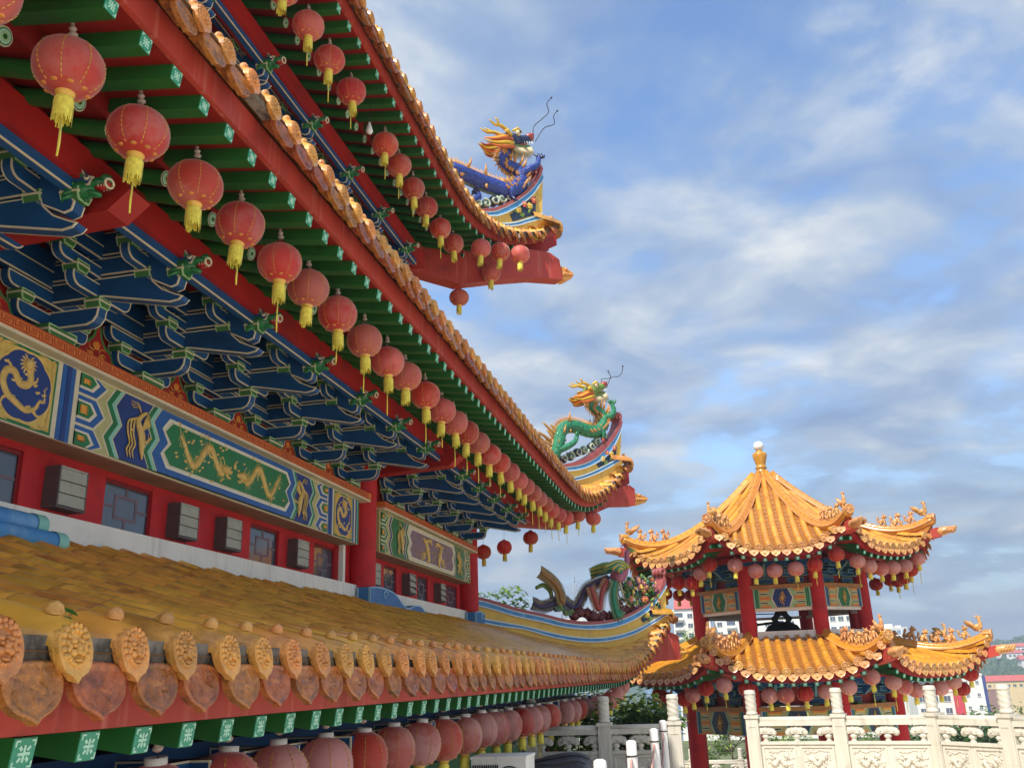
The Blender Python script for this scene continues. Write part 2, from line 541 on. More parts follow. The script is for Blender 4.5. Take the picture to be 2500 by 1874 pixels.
def surf(t, y, u):
    dx, dz = curve(t, y)
    f = max(0.0, 1 - u / 3.9) ** 2
    return Vector((t['xe'] + dx - u, y, t['ze'] + t['a'] * u + t['bb'] * u * u + dz * f))


def umax(t, y):
    dx, dz = curve(t, y)
    return min(t['U'], t['xe'] + dx - hip_x(t, y) + 0.02)


def ys(t, step=SP, off=0.0):
    y = t['phase'] + off
    while y - step > t['y0']:
        y -= step
    out = []
    while y < t['Yt'] - 0.03:
        out.append(y)
        # keep the spacing even along the edge where it sweeps up at the corner
        d = step
        for _ in range(4):
            a, c = curve(t, y), curve(t, y + d)
            L = math.sqrt(d * d + (c[0] - a[0]) ** 2 + (c[1] - a[1]) ** 2)
            d *= step / L
        y += d
    return out


def reflect(t, p):
    return Vector((t['tip'][0] + (p[1] - t['tip'][1]), t['tip'][1] + (p[0] - t['tip'][0]), p[2]))


# ---- shared meshes
def rafter_mesh(name, ln, w, h):
    b = MB()
    b.box(-ln, 0, -w / 2, w / 2, -h / 2, h / 2, 'green')
    b.box(0, 0.004, -w / 2 + 0.003, w / 2 - 0.003, -h / 2 + 0.003, h / 2 - 0.003, 'teal')

    def dash(cy, cz, l, tk, a):
        X = T(0.004, cy * w, cz * h) @ Matrix.Rotation(a, 4, 'X')
        b.box(0, 0.004, -l * w / 2, l * w / 2, -tk * w / 2, tk * w / 2, 'mint', X)
    dash(0, 0, 0.50, 0.09, 0.0); 
    b.box(0.0042, 0.0078, -0.045 * w, 0.045 * w, -0.25 * w, 0.25 * w, 'mint')
    for sy in (-1, 1):
        for sz in (-1, 1):
            dash(sy * 0.17, sz * 0.17, 0.16, 0.10, sy * sz * R(45))
            dash(sy * 0.33, sz * 0.40, 0.18, 0.06, 0)
            b.box(0.0042, 0.0078, sy * 0.40 * w - 0.03 * w, sy * 0.40 * w + 0.03 * w, sz * 0.31 * h - 0.08 * h, sz * 0.31 * h + 0.085 * h, 'mint')
    return b.mesh(name)


def round_rafter_mesh(name, ln, r):
    b = MB()
    X = Matrix.Rotation(R(90), 4, 'Y')
    b.lathe([(r, -ln), (r, 0)], 10, 'green', X)
    for k, (rr, mt) in enumerate(((r, 'line'), (r * 0.86, 'bgreen'), (r * 0.72, 'mint'), (r * 0.52, 'lgreen'), (r * 0.26, 'green'))):
        b.lathe([(rr, -0.002 + 0.002 * k), (rr, 0.002 * k), (0.0005, 0.002 * k)], 12, mt, X, False)
    return b.mesh(name)


def barrel_mesh(name, ln=0.34, r=0.135, seg=10):
    """half-round tile along local +x (downhill), its lower end slightly wider and lipped"""
    b = MB()
    vs = []; fs = []
    st = [(0.0, r * 0.985), (ln - 0.004, r), (ln, r * 0.99), (ln, r * 0.95)]
    for x, rr in st:
        for j in range(seg + 1):
            a = math.pi * j / seg
            vs.append((x, rr * math.cos(a), rr * math.sin(a) - 0.012))
    c = seg + 1
    for i in range(len(st) - 1):
        for j in range(seg):
            fs.append((i * c + j, i * c + j + 1, (i + 1) * c + j + 1, (i + 1) * c + j))
    b.add(vs, fs, 'tile', True)
    jv = [(x, r * 1.004 * math.cos(math.pi * j / seg), r * 1.004 * math.sin(math.pi * j / seg) - 0.012) for x in (ln - 0.001, ln + 0.003) for j in range(seg + 1)]
    b.add(jv, [(j, j + 1, seg + 2 + j, seg + 1 + j) for j in range(seg)], 'pan', True)
    return b.mesh(name)


def end_tile_mesh(name, relief=True, r=0.092, knob=True):
    """last tile of a row: barrel, knob and the leaf-shaped face with a lion mask"""
    b = MB()
    seg = 8; ln = 0.34; vs = []; fs = []
    for x, rr, dz in ((-ln - 0.22, 0.1345, -0.012), (-0.16, 0.122, -0.010), (0, r * 1.02, 0)):
        for j in range(seg + 1):
            a = math.pi * j / seg
            vs.append((x, rr * math.cos(a), rr * math.sin(a) + dz))
    for i in range(2):
        for j in range(seg):
            fs.append((i * (seg + 1) + j, i * (seg + 1) + j + 1, (i + 1) * (seg + 1) + j + 1, (i + 1) * (seg + 1) + j))
    b.add(vs, fs, 'tile', True)
    if knob:
        b.lathe([(0.036, 0.0), (0.038, 0.018), (0.030, 0.036), (0.015, 0.048), (0.0, 0.051)], 10, 'tilecap', T(-0.12, 0, r * 1.12))
    pts = []
    for k in range(0, 13):
        a = R(-20 + 220 * k / 12)
        pts.append((r * 1.06 * math.cos(a), r * 1.02 * math.sin(a)))
    pts += [(-r * 0.90, -r * 0.62), (-r * 0.66, -r * 0.90), (-r * 0.26, -r * 1.06), (0, -r * 1.30), (r * 0.26, -r * 1.06), (r * 0.66, -r * 0.90), (r * 0.90, -r * 0.62)]
    # face leans outwards towards its foot
    lean = 0.44
    poly = [(0.0 - z * lean, y, z) for y, z in pts]
    b.prism([(p[0] - 0.022, p[1], p[2]) for p in poly], (0.050, 0, 0), 'tilecap')
    if relief:
        def blob(y, z, ry, rz, d):
            b.ball((0.026 - z * r * lean, y * r, z * r), (d * 0.75, ry * r, rz * r), 'tilecap', 7, 5)
        for k in range(13):
            a = R(-35 + 250 * k / 12)
            blob(0.80 * math.cos(a), 0.12 + 0.76 * math.sin(a), 0.16, 0.16, 0.018)
        for k in range(9):
            a = R(-20 + 220 * k / 8)
            blob(0.56 * math.cos(a), 0.14 + 0.55 * math.sin(a), 0.14, 0.13, 0.024)
        for s in (-1, 1):
            blob(s * 0.24, 0.28, 0.2, 0.12, 0.034); blob(s * 0.22, 0.12, 0.10, 0.10, 0.034)
            blob(s * 0.26, -0.16, 0.2, 0.17, 0.032); blob(s * 0.45, 0.05, 0.13, 0.2, 0.026)
        blob(0, 0.0, 0.15, 0.26, 0.046); blob(0, -0.10, 0.2, 0.12, 0.05)
        for k in range(9):
            a = R(200 + 140 * k / 8)
            blob(0.55 * math.cos(a), -0.1 + 0.52 * math.sin(a), 0.12, 0.12, 0.02)
        blob(0, -0.42, 0.26, 0.09, 0.034)
    return b.mesh(name)


def drip_tile_mesh(name, w=0.315, h=0.225, hi=True, seed=1):
    """shield-shaped drip tile with a raised scroll relief, leaning out"""
    from mathutils import noise
    b = MB()
    half = [(0.0, 1.0), (0.30, 0.98), (0.44, 0.93), (0.50, 0.80), (0.5, 0.62), (0.475, 0.46), (0.42, 0.34), (0.34, 0.24), (0.25, 0.17), (0.16, 0.13), (0.07, 0.08), (0.0, 0.0)]
    out = half + [(-x, z) for x, z in half[-2:0:-1]]
    n = len(out)
    cy, cz = 0.0, 0.56
    rings = [0.0, 0.16, 0.3, 0.44, 0.58, 0.70, 0.80, 0.88, 0.94, 1.0] if hi else [0.0, 0.5, 0.86, 1.0]
    vs = []
    lean = 0.20
    for k, q in enumerate(rings):
        for (y, z) in out:
            yy = (cy + (y - cy) * q) * w; zz = (cz + (z - cz) * q) * h
            d = 0.0
            if q < 0.85:
                d = 0.016 * noise.noise(Vector((abs(yy) * 30 + seed, zz * 30, 2.0))) + 0.014 * noise.noise(Vector((abs(yy) * 62, zz * 62, seed)))
            elif q < 0.97:
                d = 0.009
            vs.append((0.022 + d - (zz - h) * lean, yy, zz - h))
    fs = []
    for k in range(len(rings) - 1):
        for i in range(n):
            fs.append((k * n + i, (k + 1) * n + i, (k + 1) * n + (i + 1) % n, k * n + (i + 1) % n))
    b.add(vs, [f[::-1] for f in fs], 'drip', True)
    edge = [(-(z * h - h) * lean - 0.018, y * w, z * h - h) for y, z in out]
    front = [(0.022 - (z * h - h) * lean, y * w, z * h - h) for y, z in out]
    b.add(edge + front, [(i, (i + 1) % n, n + (i + 1) % n, n + i) for i in range(n)] + [tuple(range(n))], 'drip', False)
    # curved collar that runs back under the row
    b.box(-0.10, 0.0, -w * 0.42, w * 0.42, -0.05, -0.012, 'drip')
    return b.mesh(name)


ME_RAFTER = rafter_mesh('rafter', 1.05, 0.125, 0.118)
ME_INNER = round_rafter_mesh('inner_rafter', 2.3, 0.07)
ME_TILE = barrel_mesh('roof_tile')
ME_END = end_tile_mesh('end_tile')
ME_DRIPS = [drip_tile_mesh('drip_tile', seed=s) for s in (1, 5, 9)]

IN_SLOPE = 0.15      # flying rafters rise inwards
IN2 = 0.30           # inner rafters


def roof_tier(key, part_name, full_rows, inner):
    t = TIER[key]
    ystep = [t['y0'] + 0.25 * i for i in range(int((t['Yt'] - t['y0']) / 0.25) + 1)]
    ystep[-1] = t['Yt']
    # sheet under the tiles
    b = MB()
    nu = 12
    grid = []
    for y in ystep:
        um = max(0.02, umax(t, y))
        grid.append([surf(t, y, um * k / nu) - Vector((0, 0, 0.02)) for k in range(nu + 1)])
    vs = [p for r_ in grid for p in r_]
    c = nu + 1
    b.add(vs, [(i * c + k, (i + 1) * c + k, (i + 1) * c + k + 1, i * c + k + 1) for i in range(len(grid) - 1) for k in range(nu)], 'pan', True)
    ref = [reflect(t, p) for p in vs]
    b.add(ref, [(i * c + k, i * c + k + 1, (i + 1) * c + k + 1, (i + 1) * c + k) for i in range(len(grid) - 1) for k in range(nu)], 'pan', True)
    roof = b.obj(part_name, hall)
    # fascia, mortar and soffit boards, on this side and round the corner
    for nm, mt, x0, z0, z1, x1 in (('fascia_board', 'fascia', t['xr'] + 0.05, t['zr'] + 0.066, t['ze'] - 0.075, -0.05),
                                   ('mortar_bed', 'mortar', t['xe'] - 0.03, t['ze'] - 0.07, t['ze'] + 0.04, -0.10)):
        b = MB()
        for fl in (False, True):
            vs = []
            for y in ystep:
                dx, dz = curve(t, y)
                jit = 0.0 if nm == 'fascia_board' else 0.006 * math.sin(y * 31)
                q = [(x0 + dx, y, z0 + dz + jit), (x0 + dx, y, z1 + dz), (x0 + dx + x1, y, z1 + dz), (x0 + dx + x1, y, z0 + dz)]
                vs += [reflect(t, p) if fl else p for p in q]
            fs = []
            for i in range(len(ystep) - 1):
                for k in range(4):
                    f = (i * 4 + k, (i + 1) * 4 + k, (i + 1) * 4 + (k + 1) % 4, i * 4 + (k + 1) % 4)
                    fs.append(f[::-1] if fl else f)
            b.add(vs, fs, mt)
        b.obj(nm, roof)
    b = MB()
    for fl in (False, True):
        vs = []
        stations = [0.0, 0.80, 0.801, 3.4]
        for y in ystep:
            dx, dz = curve(t, y)
            lim = max(0.05, t['xr'] + dx - hip_x(t, y))
            for s_ in stations:
                s2 = min(s_, lim)
                z = t['zr'] + 0.062 + IN_SLOPE * s2 if s_ <= 0.80 else t['zr'] - 0.07 + 0.075 + IN2 * (s2 - 0.8)
                p = Vector((t['xr'] + dx - s2, y, z + dz * max(0, 1 - s2 / 3.9) ** 2))
                vs.append(reflect(t, p) if fl else p)
        fs = []
        for i in range(len(ystep) - 1):
            for k in range(3):
                f = (i * 4 + k, i * 4 + k + 1, (i + 1) * 4 + k + 1, (i + 1) * 4 + k)
                fs.append(f[::-1] if fl else f)
        b.add(vs, fs, 'redsoffit')
    b.obj('soffit_board', roof)
    # flying rafters and inner rafters
    for y in ys(t):
        dx, dz = curve(t, y)
        lim = t['xr'] + dx - hip_x(t, y)
        if lim < 0.25:
            continue
        sl = IN_SLOPE - dz * 0.42
        X = T(t['xr'] + dx, y, t['zr'] + dz) @ Matrix.Rotation(math.atan(sl), 4, 'Y')
        k = min(1.0, lim / 1.05)
        inst('rafter', ME_RAFTER, roof, X @ Matrix.Diagonal((k, 1, 1, 1)))
        if inner and lim > 1.0:
            zz = t['zr'] - 0.07 + dz * max(0, 1 - 0.8 / 3.9) ** 2
            k = min(1.0, (lim - 0.8) / 2.3)
            X = T(t['xr'] + dx - 0.8, y, zz) @ Matrix.Rotation(math.atan(IN2 - dz * 0.3), 4, 'Y')
            inst('inner_rafter', ME_INNER, roof, X @ Matrix.Diagonal((k, 1, 1, 1)))
    # rows of tiles
    rest = MB()
    rows = ys(t, SP, -0.08)
    cnt = 0
    me_j = [tuple(p.vertices) for p in ME_TILE.polygons if p.material_index == 1]
    me_v, me_f = [v.co.copy() for v in ME_TILE.vertices], [tuple(p.vertices) for p in ME_TILE.polygons if p.material_index == 0]
    for ri, y in enumerate(rows):
        um = umax(t, y)
        if um < 0.02:
            continue
        dx, dz = curve(t, y)
        p0 = surf(t, y, 0.0); p1 = surf(t, y, 0.34)
        d = (p0 - p1)
        d.z = min(d.z, 0.06)
        d.normalize()
        sidev = Vector((0, 1, 0)); upv = d.cross(sidev).normalized()
        jx = rng.uniform(-0.012, 0.012)
        inst('end_tile', ME_END, roof, frame(p0 + d * jx, d, sidev, upv) @ Matrix.Rotation(rng.uniform(-0.05, 0.05), 4, 'X'))
        u = 0.22 + 0.30 * rng.random()
        k = 0
        nmax = 99 if full_rows else 2
        while u + 0.2 < um and (k < nmax or y > t['Y0'] + 1.2):
            l = 0.34
            a = surf(t, y, u + l); q = surf(t, y, u)
            d = (q - a).normalized(); upv = d.cross(sidev).normalized()
            X = frame(a + upv * rng.uniform(0, 0.0015) + sidev * rng.uniform(-0.005, 0.005), d, sidev, upv)
            if y > 0 and (y < 15.5 or (y > t['Y0'] and t['Y0'] > 16) or key == 'top') and cnt < 300:
                inst('roof_tile', ME_TILE, roof, X); cnt += 1
            else:
                rest.add([X @ v for v in me_v], me_f, 'tile', True)
                rest.add([X @ v for v in me_v], me_j, 'pan', True)
            u += l - 0.012; k += 1
        # drip tile between this row and the next
        yd = y + SP / 2
        if yd < t['Yt'] - 0.02 and umax(t, yd) > -0.1 and rng.random() > 0.012:
            dxd, dzd = curve(t, yd)
            X = T(t['xe'] + dxd - 0.03 + rng.uniform(-0.01, 0.01), yd, t['ze'] + dzd - 0.05) @ Matrix.Rotation(rng.uniform(-0.05, 0.05), 4, 'X') @ RZ(rng.uniform(-0.06, 0.06))
            inst('drip_tile', ME_DRIPS[ri % 3], roof, X)
    # the first metres of the eave round the corner, and the corner tile itself
    def refl(X):
        c0, c1, c2, c3 = [X.col[i].to_3d() for i in range(4)]
        sw = lambda v: Vector((v.y, v.x, v.z))
        return frame(reflect(t, c3), sw(c0), -sw(c1), sw(c2))
    for ri, y in enumerate(rows):
        if y > t['Y0'] + 0.5:
            p0 = surf(t, y, 0.0); p1 = surf(t, y, 0.34)
            d = p0 - p1; d.z = min(d.z, 0.06); d.normalize()
            inst('end_tile', ME_END, roof, refl(frame(p0, d, Vector((0, 1, 0)), d.cross(Vector((0, 1, 0))).normalized())))
            dxd, dzd = curve(t, y + SP / 2)
            inst('drip_tile', ME_DRIPS[ri % 3], roof, refl(T(t['xe'] + dxd - 0.03, y + SP / 2, t['ze'] + dzd - 0.05)))
    e = surf(t, t['Yt'], 0.0)
    inst('corner_tile', ME_END, roof, T(e.x - 0.02, e.y - 0.02, e.z + 0.02) @ RZ(R(45)) @ Matrix.Diagonal((1.5, 1.7, 1.7, 1)))
    if rest.v:
        rest.obj('roof_tiles', roof, kind='stuff')
    return roof


low_roof = roof_tier('lower', 'lower_roof', True, False)
mid_roof = roof_tier('mid', 'middle_roof', False, True)
top_roof = roof_tier('top', 'top_roof', False, True)


# ---- hip ridges with their painted prows
def hip_frame(key):
    t = TIER[key]
    d = Vector((-1, -1 / t['hx'] if key == 'lower' else -1, 0)).normalized()
    n = Vector((d.y, -d.x, 0))          # towards the camera side (+x)
    if n.x < 0:
        n = -n
    return frame((t['tip'][0], t['tip'][1], 0), d, (0, 0, 1), n)


def resamp(pl, n=40):
    c = catmull([(a, b_, 0) for a, b_ in pl], 10)
    L = [0.0]
    for i in range(1, len(c)):
        L.append(L[-1] + (c[i] - c[i - 1]).length)
    out = []
    j = 0
    for k in range(n + 1):
        s = L[-1] * k / n
        while j < len(L) - 2 and L[j + 1] < s:
            j += 1
        f = (s - L[j]) / max(1e-9, L[j + 1] - L[j])
        out.append(c[j].lerp(c[j + 1], min(1, max(0, f))))
    return out


def ribbon(b, X, top, bot, th, mat, off=0.0, n=40):
    A = resamp(top, n); B = resamp(bot, n)
    vs = []
    for p, q in zip(A, B):
        for z in (th / 2 + off, -th / 2 + off):
            vs += [(p.x, p.y, z), (q.x, q.y, z)]
    fs = []
    for i in range(n):
        o = i * 4; e = o + 4
        fs += [(o, o + 1, e + 1, e), (o + 2, e + 2, e + 3, o + 3), (o, e, e + 2, o + 2), (o + 1, o + 3, e + 3, e + 1)]
    fs += [(0, 2, 3, 1), (4 * n, 4 * n + 1, 4 * n + 3, 4 * n + 2)]
    b.add(vs, fs, mat, False, X)


def offs(pl, dz):
    return [(a, z + dz) for a, z in pl]


def floral(b, X, pl, th):
    b.prism([X @ Vector((a, z, -th / 2)) for a, z in pl], X.to_3x3() @ Vector((0, 0, th)), 'rnavy')
    cx = sum(p[0] for p in pl) / len(pl); cz = sum(p[1] for p in pl) / len(pl)
    r2 = random.Random(3)
    for k in range(12):
        a = cx + r2.uniform(-0.28, 0.28); z = cz + r2.uniform(-0.18, 0.24) - (a - cx) * 0.5
        if k % 3 == 0:
            for j in range(5):
                q = j * 1.257
                b.ball((a + 0.05 * math.cos(q), z + 0.05 * math.sin(q), th / 2 + 0.01), (0.045, 0.045, 0.03), 'flower' if k % 2 else 'flower2', 6, 4, X)
            b.ball((a, z, th / 2 + 0.03), 0.03, 'lgold', 6, 4, X)
        else:
            b.ball((a, z, th / 2), (0.085, 0.04, 0.025), 'leafpaint', 6, 4, X @ T(a, z, 0) @ Matrix.Rotation(k * 1.3, 4, 'Z') @ T(-a, -z, 0))


M['flower'] = mk('painted_flower_pink', srgb(206, 96, 86), 0.5, 0.15, 12)
M['flower2'] = mk('painted_flower_yellow', srgb(222, 190, 84), 0.5, 0.15, 12)
M['leafpaint'] = mk('painted_leaf_green', srgb(110, 140, 62), 0.5, 0.2, 12)


def hip_ridge(key, roof, redtop, redbot, bluebot, b2top, b2bot, base, flor, curl, th=0.26):
    X = hip_frame(key)
    b = MB(); ribbon(b, X, bluebot, offs(b2top, -0.0), th, 'ryellow')
    ribbon(b, X, offs(b2bot, 0.0), offs(base, -0.35), th + 0.02, 'ryellow')
    rg = b.obj('hip_ridge', roof)
    b = MB(); ribbon(b, X, redbot, bluebot, th + 0.10, 'rblue'); ribbon(b, X, offs(redbot, 0.012), offs(redbot, -0.025), th + 0.13, 'rwhite')
    ribbon(b, X, offs(bluebot, 0.018), offs(bluebot, -0.012), th + 0.13, 'rwhite')
    b.obj('blue_band', roof)
    b = MB(); ribbon(b, X, b2top, b2bot, th + 0.08, 'rblue'); ribbon(b, X, offs(b2top, 0.014), offs(b2top, -0.018), th + 0.11, 'rwhite')
    ribbon(b, X, offs(b2bot, 0.014), offs(b2bot, -0.014), th + 0.11, 'rwhite')
    b.obj('blue_band', roof)
    b = MB(); ribbon(b, X, redtop, redbot, th + 0.14, 'rred')
    e = redtop[-1]
    # rolled end of the prow
    pts = [X @ Vector((e[0] + 0.02 + 0.085 * math.cos(a), e[1] + 0.06 + 0.085 * math.sin(a), 0)) for a in [R(-60 + 40 * i) for i in range(9)]]
    hw = (th + 0.14) / 2
    for z in (-hw + 0.05, 0, hw - 0.05):
        b.tube([p + (X.to_3x3() @ Vector((0, 0, z))) for p in pts], 0.06, 8, 'rred')
    b.obj('prow_cap', roof)
    if flor:
        b = MB(); floral(b, X, flor, th + 0.06); b.obj('floral_panel', roof)
    return X


XM = hip_ridge('mid', mid_roof,
               [(4.2, 5.72), (3.3, 5.76), (2.55, 5.88), (2.06, 6.03), (1.55, 6.28), (1.11, 6.6), (0.74, 6.92), (0.5, 7.23), (0.39, 7.53)],
               [(4.2, 5.62), (3.3, 5.67), (2.48, 5.8), (1.9, 5.94), (1.39, 6.19), (0.94, 6.55), (0.62, 6.9), (0.34, 7.28), (0.29, 7.45)],
               [(4.2, 5.5), (3.3, 5.56), (2.4, 5.69), (1.87, 5.81), (1.32, 6.06), (0.87, 6.38), (0.54, 6.8), (0.3, 7.25)],
               [(4.2, 5.22), (3.0, 5.32), (2.22, 5.51), (1.68, 5.69), (1.03, 5.99), (0.41, 6.33)],
               [(4.2, 5.12), (3.0, 5.24), (2.14, 5.44), (1.6, 5.62), (1.0, 5.89), (0.37, 6.24)],
               [(4.2, 5.0), (3.0, 5.1), (2.03, 5.33), (1.7, 5.42), (1.28, 5.53), (0.85, 5.7), (0.49, 5.92), (0.36, 6.16)],
               [(1.36, 6.03), (1.29, 5.9), (0.63, 6.23), (0.55, 6.62), (0.87, 6.45)], None)
XT = hip_ridge('top', top_roof,
               [(5.2, 10.3), (3.2, 10.3), (2.19, 10.53), (1.84, 10.68), (1.42, 10.98), (1.02, 11.35), (0.74, 11.71), (0.59, 12.04)],
               [(5.2, 10.22), (3.2, 10.22), (2.13, 10.47), (1.78, 10.63), (1.33, 10.96), (0.92, 11.35), (0.66, 11.7), (0.52, 11.98)],
               [(5.2, 10.12), (3.2, 10.12), (2.04, 10.38), (1.69, 10.53), (1.24, 10.86), (0.83, 11.28), (0.62, 11.59), (0.47, 11.86)],
               [(5.2, 9.95), (3.2, 9.95), (1.64, 10.29), (0.99, 10.59), (0.54, 10.85)],
               [(5.2, 9.88), (3.2, 9.88), (1.58, 10.23), (0.93, 10.52), (0.51, 10.73)],
               [(5.2, 9.7), (3.2, 9.8), (1.33, 10.24), (0.8, 10.42), (0.5, 10.54)],
               [(1.49, 10.58), (1.41, 10.42), (0.75, 10.78), (0.73, 11.28), (0.97, 11.09)], None)
XL = hip_ridge('lower', low_roof,
               [(6.9, 2.12), (6.34, 2.04), (5.62, 1.86), (5.15, 1.76), (4.55, 1.66), (3.95, 1.54), (3.19, 1.47), (2.41, 1.51), (1.86, 1.63), (1.29, 1.85), (0.7, 2.13), (0.38, 2.48), (0.25, 2.85)],
               [(6.9, 2.04), (6.35, 1.96), (5.62, 1.77), (5.15, 1.68), (4.56, 1.58), (3.95, 1.45), (3.2, 1.38), (2.42, 1.43), (1.87, 1.55), (1.3, 1.76), (0.71, 2.09), (0.28, 2.45), (0.18, 2.7)],
               [(6.9, 1.9), (6.35, 1.81), (5.62, 1.63), (5.16, 1.54), (4.57, 1.44), (3.96, 1.32), (3.21, 1.26), (2.43, 1.28), (1.88, 1.39), (1.32, 1.59), (0.72, 1.92), (0.17, 2.48)],
               [(6.9, 1.6), (5.86, 1.44), (5.17, 1.34), (4.46, 1.19), (3.73, 1.07), (2.97, 1.02), (2.18, 1.08), (1.35, 1.28), (0.23, 1.74)],
               [(6.9, 1.5), (5.87, 1.34), (5.17, 1.26), (4.46, 1.09), (3.73, 0.97), (2.98, 0.92), (2.19, 0.98), (1.36, 1.18), (0.17, 1.69)],
               [(6.9, 1.34), (5.18, 1.17), (4.23, 0.97), (3.49, 0.87), (2.73, 0.8), (1.92, 0.94), (1.08, 1.16), (0.34, 1.45), (0.1, 1.6)],
               [(1.21, 1.55), (1.14, 1.45), (0.43, 1.71), (0.45, 2.05), (0.73, 1.87)], None)


def hip_beam(key, roof, poly, mask, th=0.34):
    """red corner beam under the hip and the gilt head on its end"""
    X = hip_frame(key)
    b = MB()
    b.prism([X @ Vector((a, z, -th / 2)) for a, z in poly], X.to_3x3() @ Vector((0, 0, th)), 'fascia')
    b.obj('hip_beam', roof)
    b = MB()
    (s0, z0, s1, z1) = mask
    L = s0 - s1; H = z1 - z0
    prof = [(s0, z0), (s0, z1), (s0 - 0.45 * L, z1 - 0.08 * H), (s0 - 0.75 * L, z1 - 0.2 * H), (s1, z1 - 0.3 * H), (s1 + 0.05 * L, z1 - 0.55 * H), (s0 - 0.8 * L, z0 + 0.2 * H), (s0 - 0.4 * L, z0)]
    b.prism([X @ Vector((a, z, -th * 0.4)) for a, z in prof], X.to_3x3() @ Vector((0, 0, th * 0.8)), 'tile')
    for k in range(6):
        for sg in (-1, 1):
            a = s0 - L * (0.08 + 0.15 * k)
            b.tube([X @ Vector((a, z0 + H * (0.25 + 0.05 * k), sg * th * 0.4)), X @ Vector((a - L * 0.06, z0 + 0.5 * H, sg * th * 0.45)), X @ Vector((a - L * 0.22, z0 + H * 0.62, sg * th * 0.36))], [0.03, 0.035, 0.012], 6, 'tilecap')
    for sg in (-1, 1):
        b.ball((s0 - 0.4 * L, z1 - 0.16 * H, sg * th * 0.36), (0.06, 0.05, 0.05), 'tilecap', 8, 5, X)
        b.ball((s1 + 0.12 * L, z1 - 0.34 * H, sg * th * 0.2), (0.06, 0.05, 0.06), 'tilecap', 8, 5, X)
    b.obj('beam_end_head', roof)


hip_beam('mid', mid_roof, [(5.0, 4.4), (4.2, 4.0), (2.8, 4.0), (2.5, 4.1), (0.9, 4.78), (0.0, 4.86), (-0.02, 5.36), (0.2, 5.46), (1.5, 5.1), (3.0, 4.95), (5.0, 4.95)], (0.0, 4.9, -0.52, 5.24))
hip_beam('top', top_roof, [(5.5, 9.0), (4.6, 8.55), (2.9, 8.45), (2.0, 8.74), (0.9, 9.05), (0.05, 9.18), (0.12, 9.70), (0.4, 9.82), (1.2, 9.75), (3.0, 9.6), (5.5, 9.8)], (0.04, 9.2, -0.3, 9.55))
hip_beam('lower', low_roof, [(5.0, -0.1), (4.2, -0.35), (2.8, -0.3), (0.77, 0.36), (-0.17, 0.4), (-0.13, 1.07), (0.12, 1.16), (1.5, 0.9), (3.0, 0.6), (5.0, 0.7)], (-0.14, 0.42, -0.42, 0.78))

# ------------------------------------------------------------------ hall body and facade
b = MB()
b.box(-20, -6.6, -3.0, 23.3, -4.4, 4.6, 'redwall')
b.box(-20, -7.0, 5.6, 16.2, 4.6, 9.6, 'red')
b.obj('hall_body', hall)

WINS = [(6.2, 7.3), (8.55, 9.42), (11.8, 12.68), (13.95, 14.78), (17.2, 17.95), (19.3, 20.05), (21.5, 22.45)]
b = MB()
edges = [-3.0] + [e for w in WINS for e in w] + [23.3]
for i in range(0, len(edges), 2):
    b.box(-6.66, -6.46, edges[i], edges[i + 1], 1.5, 2.42, 'redwall')
for (a, c) in WINS:
    b.box(-6.66, -6.462, a, c, 2.27, 2.42, 'redwall')
b.box(-6.62, -6.34, -3, 23.3, 2.42, 4.5, 'redsoffit')
b.obj('facade_wall', hall)
b = MB()
b.box(-6.7, -6.3, -3.0, 23.45, 1.2, 1.70, 'plinth')
b.box(-6.39, -6.31, 14.80, 14.90, 1.70, 2.36, 'plinth')
b.obj('white_plinth', hall)
for i, (a, c) in enumerate(WINS):
    b = MB()
    b.box(-6.60, -6.50, a, c, 1.70, 2.27, 'glass')
    w = b.obj('window', hall)
    b = MB()
    t_ = 0.03
    b.box(-6.51, -6.485, a, a + t_, 1.70, 2.27, 'wframe'); b.box(-6.51, -6.485, c - t_, c, 1.70, 2.27, 'wframe')
    b.box(-6.51, -6.485, a + t_, c - t_, 2.225, 2.27, 'wframe'); b.box(-6.51, -6.485, a + t_, c - t_, 1.70, 1.735, 'wframe')
    b.obj('frame', w)
    b = MB()
    m_ = (a + c) / 2; hw = (c - a) * 0.24; x0, x1 = -6.499, -6.495
    for (y0, y1, z0, z1) in ((m_ - hw, m_ + hw, 2.09, 2.125), (m_ - hw, m_ + hw, 1.85, 1.885), (m_ - hw, m_ - hw + 0.04, 1.885, 2.09), (m_ + hw - 0.04, m_ + hw, 1.885, 2.09),
                             (m_ - 0.02, m_ + 0.02, 2.125, 2.225), (m_ - 0.02, m_ + 0.02, 1.735, 1.85), (a + t_, m_ - hw, 1.97, 2.0), (m_ + hw, c - t_, 1.97, 2.0)):
        b.box(x0, x1, y0, y1, z0, z1, 'lattice')
    b.obj('lattice', w)

for yc in (15.66, 22.98):
    b = MB()
    b.lathe([(0.27, 1.2), (0.25, 1.7), (0.25, 4.3)], 28, 'redwall', T(-6.3, yc, 0))
    b.obj('column', hall)

# ---- painted beams
ZB0, ZB1, XB = 2.34, 3.13, -6.10


def flat(b, pts, mat, lay):
    b.prism([(XB - 0.002, y, z) for y, z in pts], (0.002 + 0.004 * lay, 0, 0), mat)


def zig(y, s, z0, z1, a=0.13):
    n = 4
    return [(y + (s * a if i % 2 else 0.0), z0 + (z1 - z0) * i / n) for i in range(n + 1)]


def zpoly(yL, sL, yR, sR, z0=ZB0 + 0.03, z1=ZB1 - 0.03):
    return zig(yL, sL, z0, z1) + zig(yR, sR, z0, z1)[::-1]


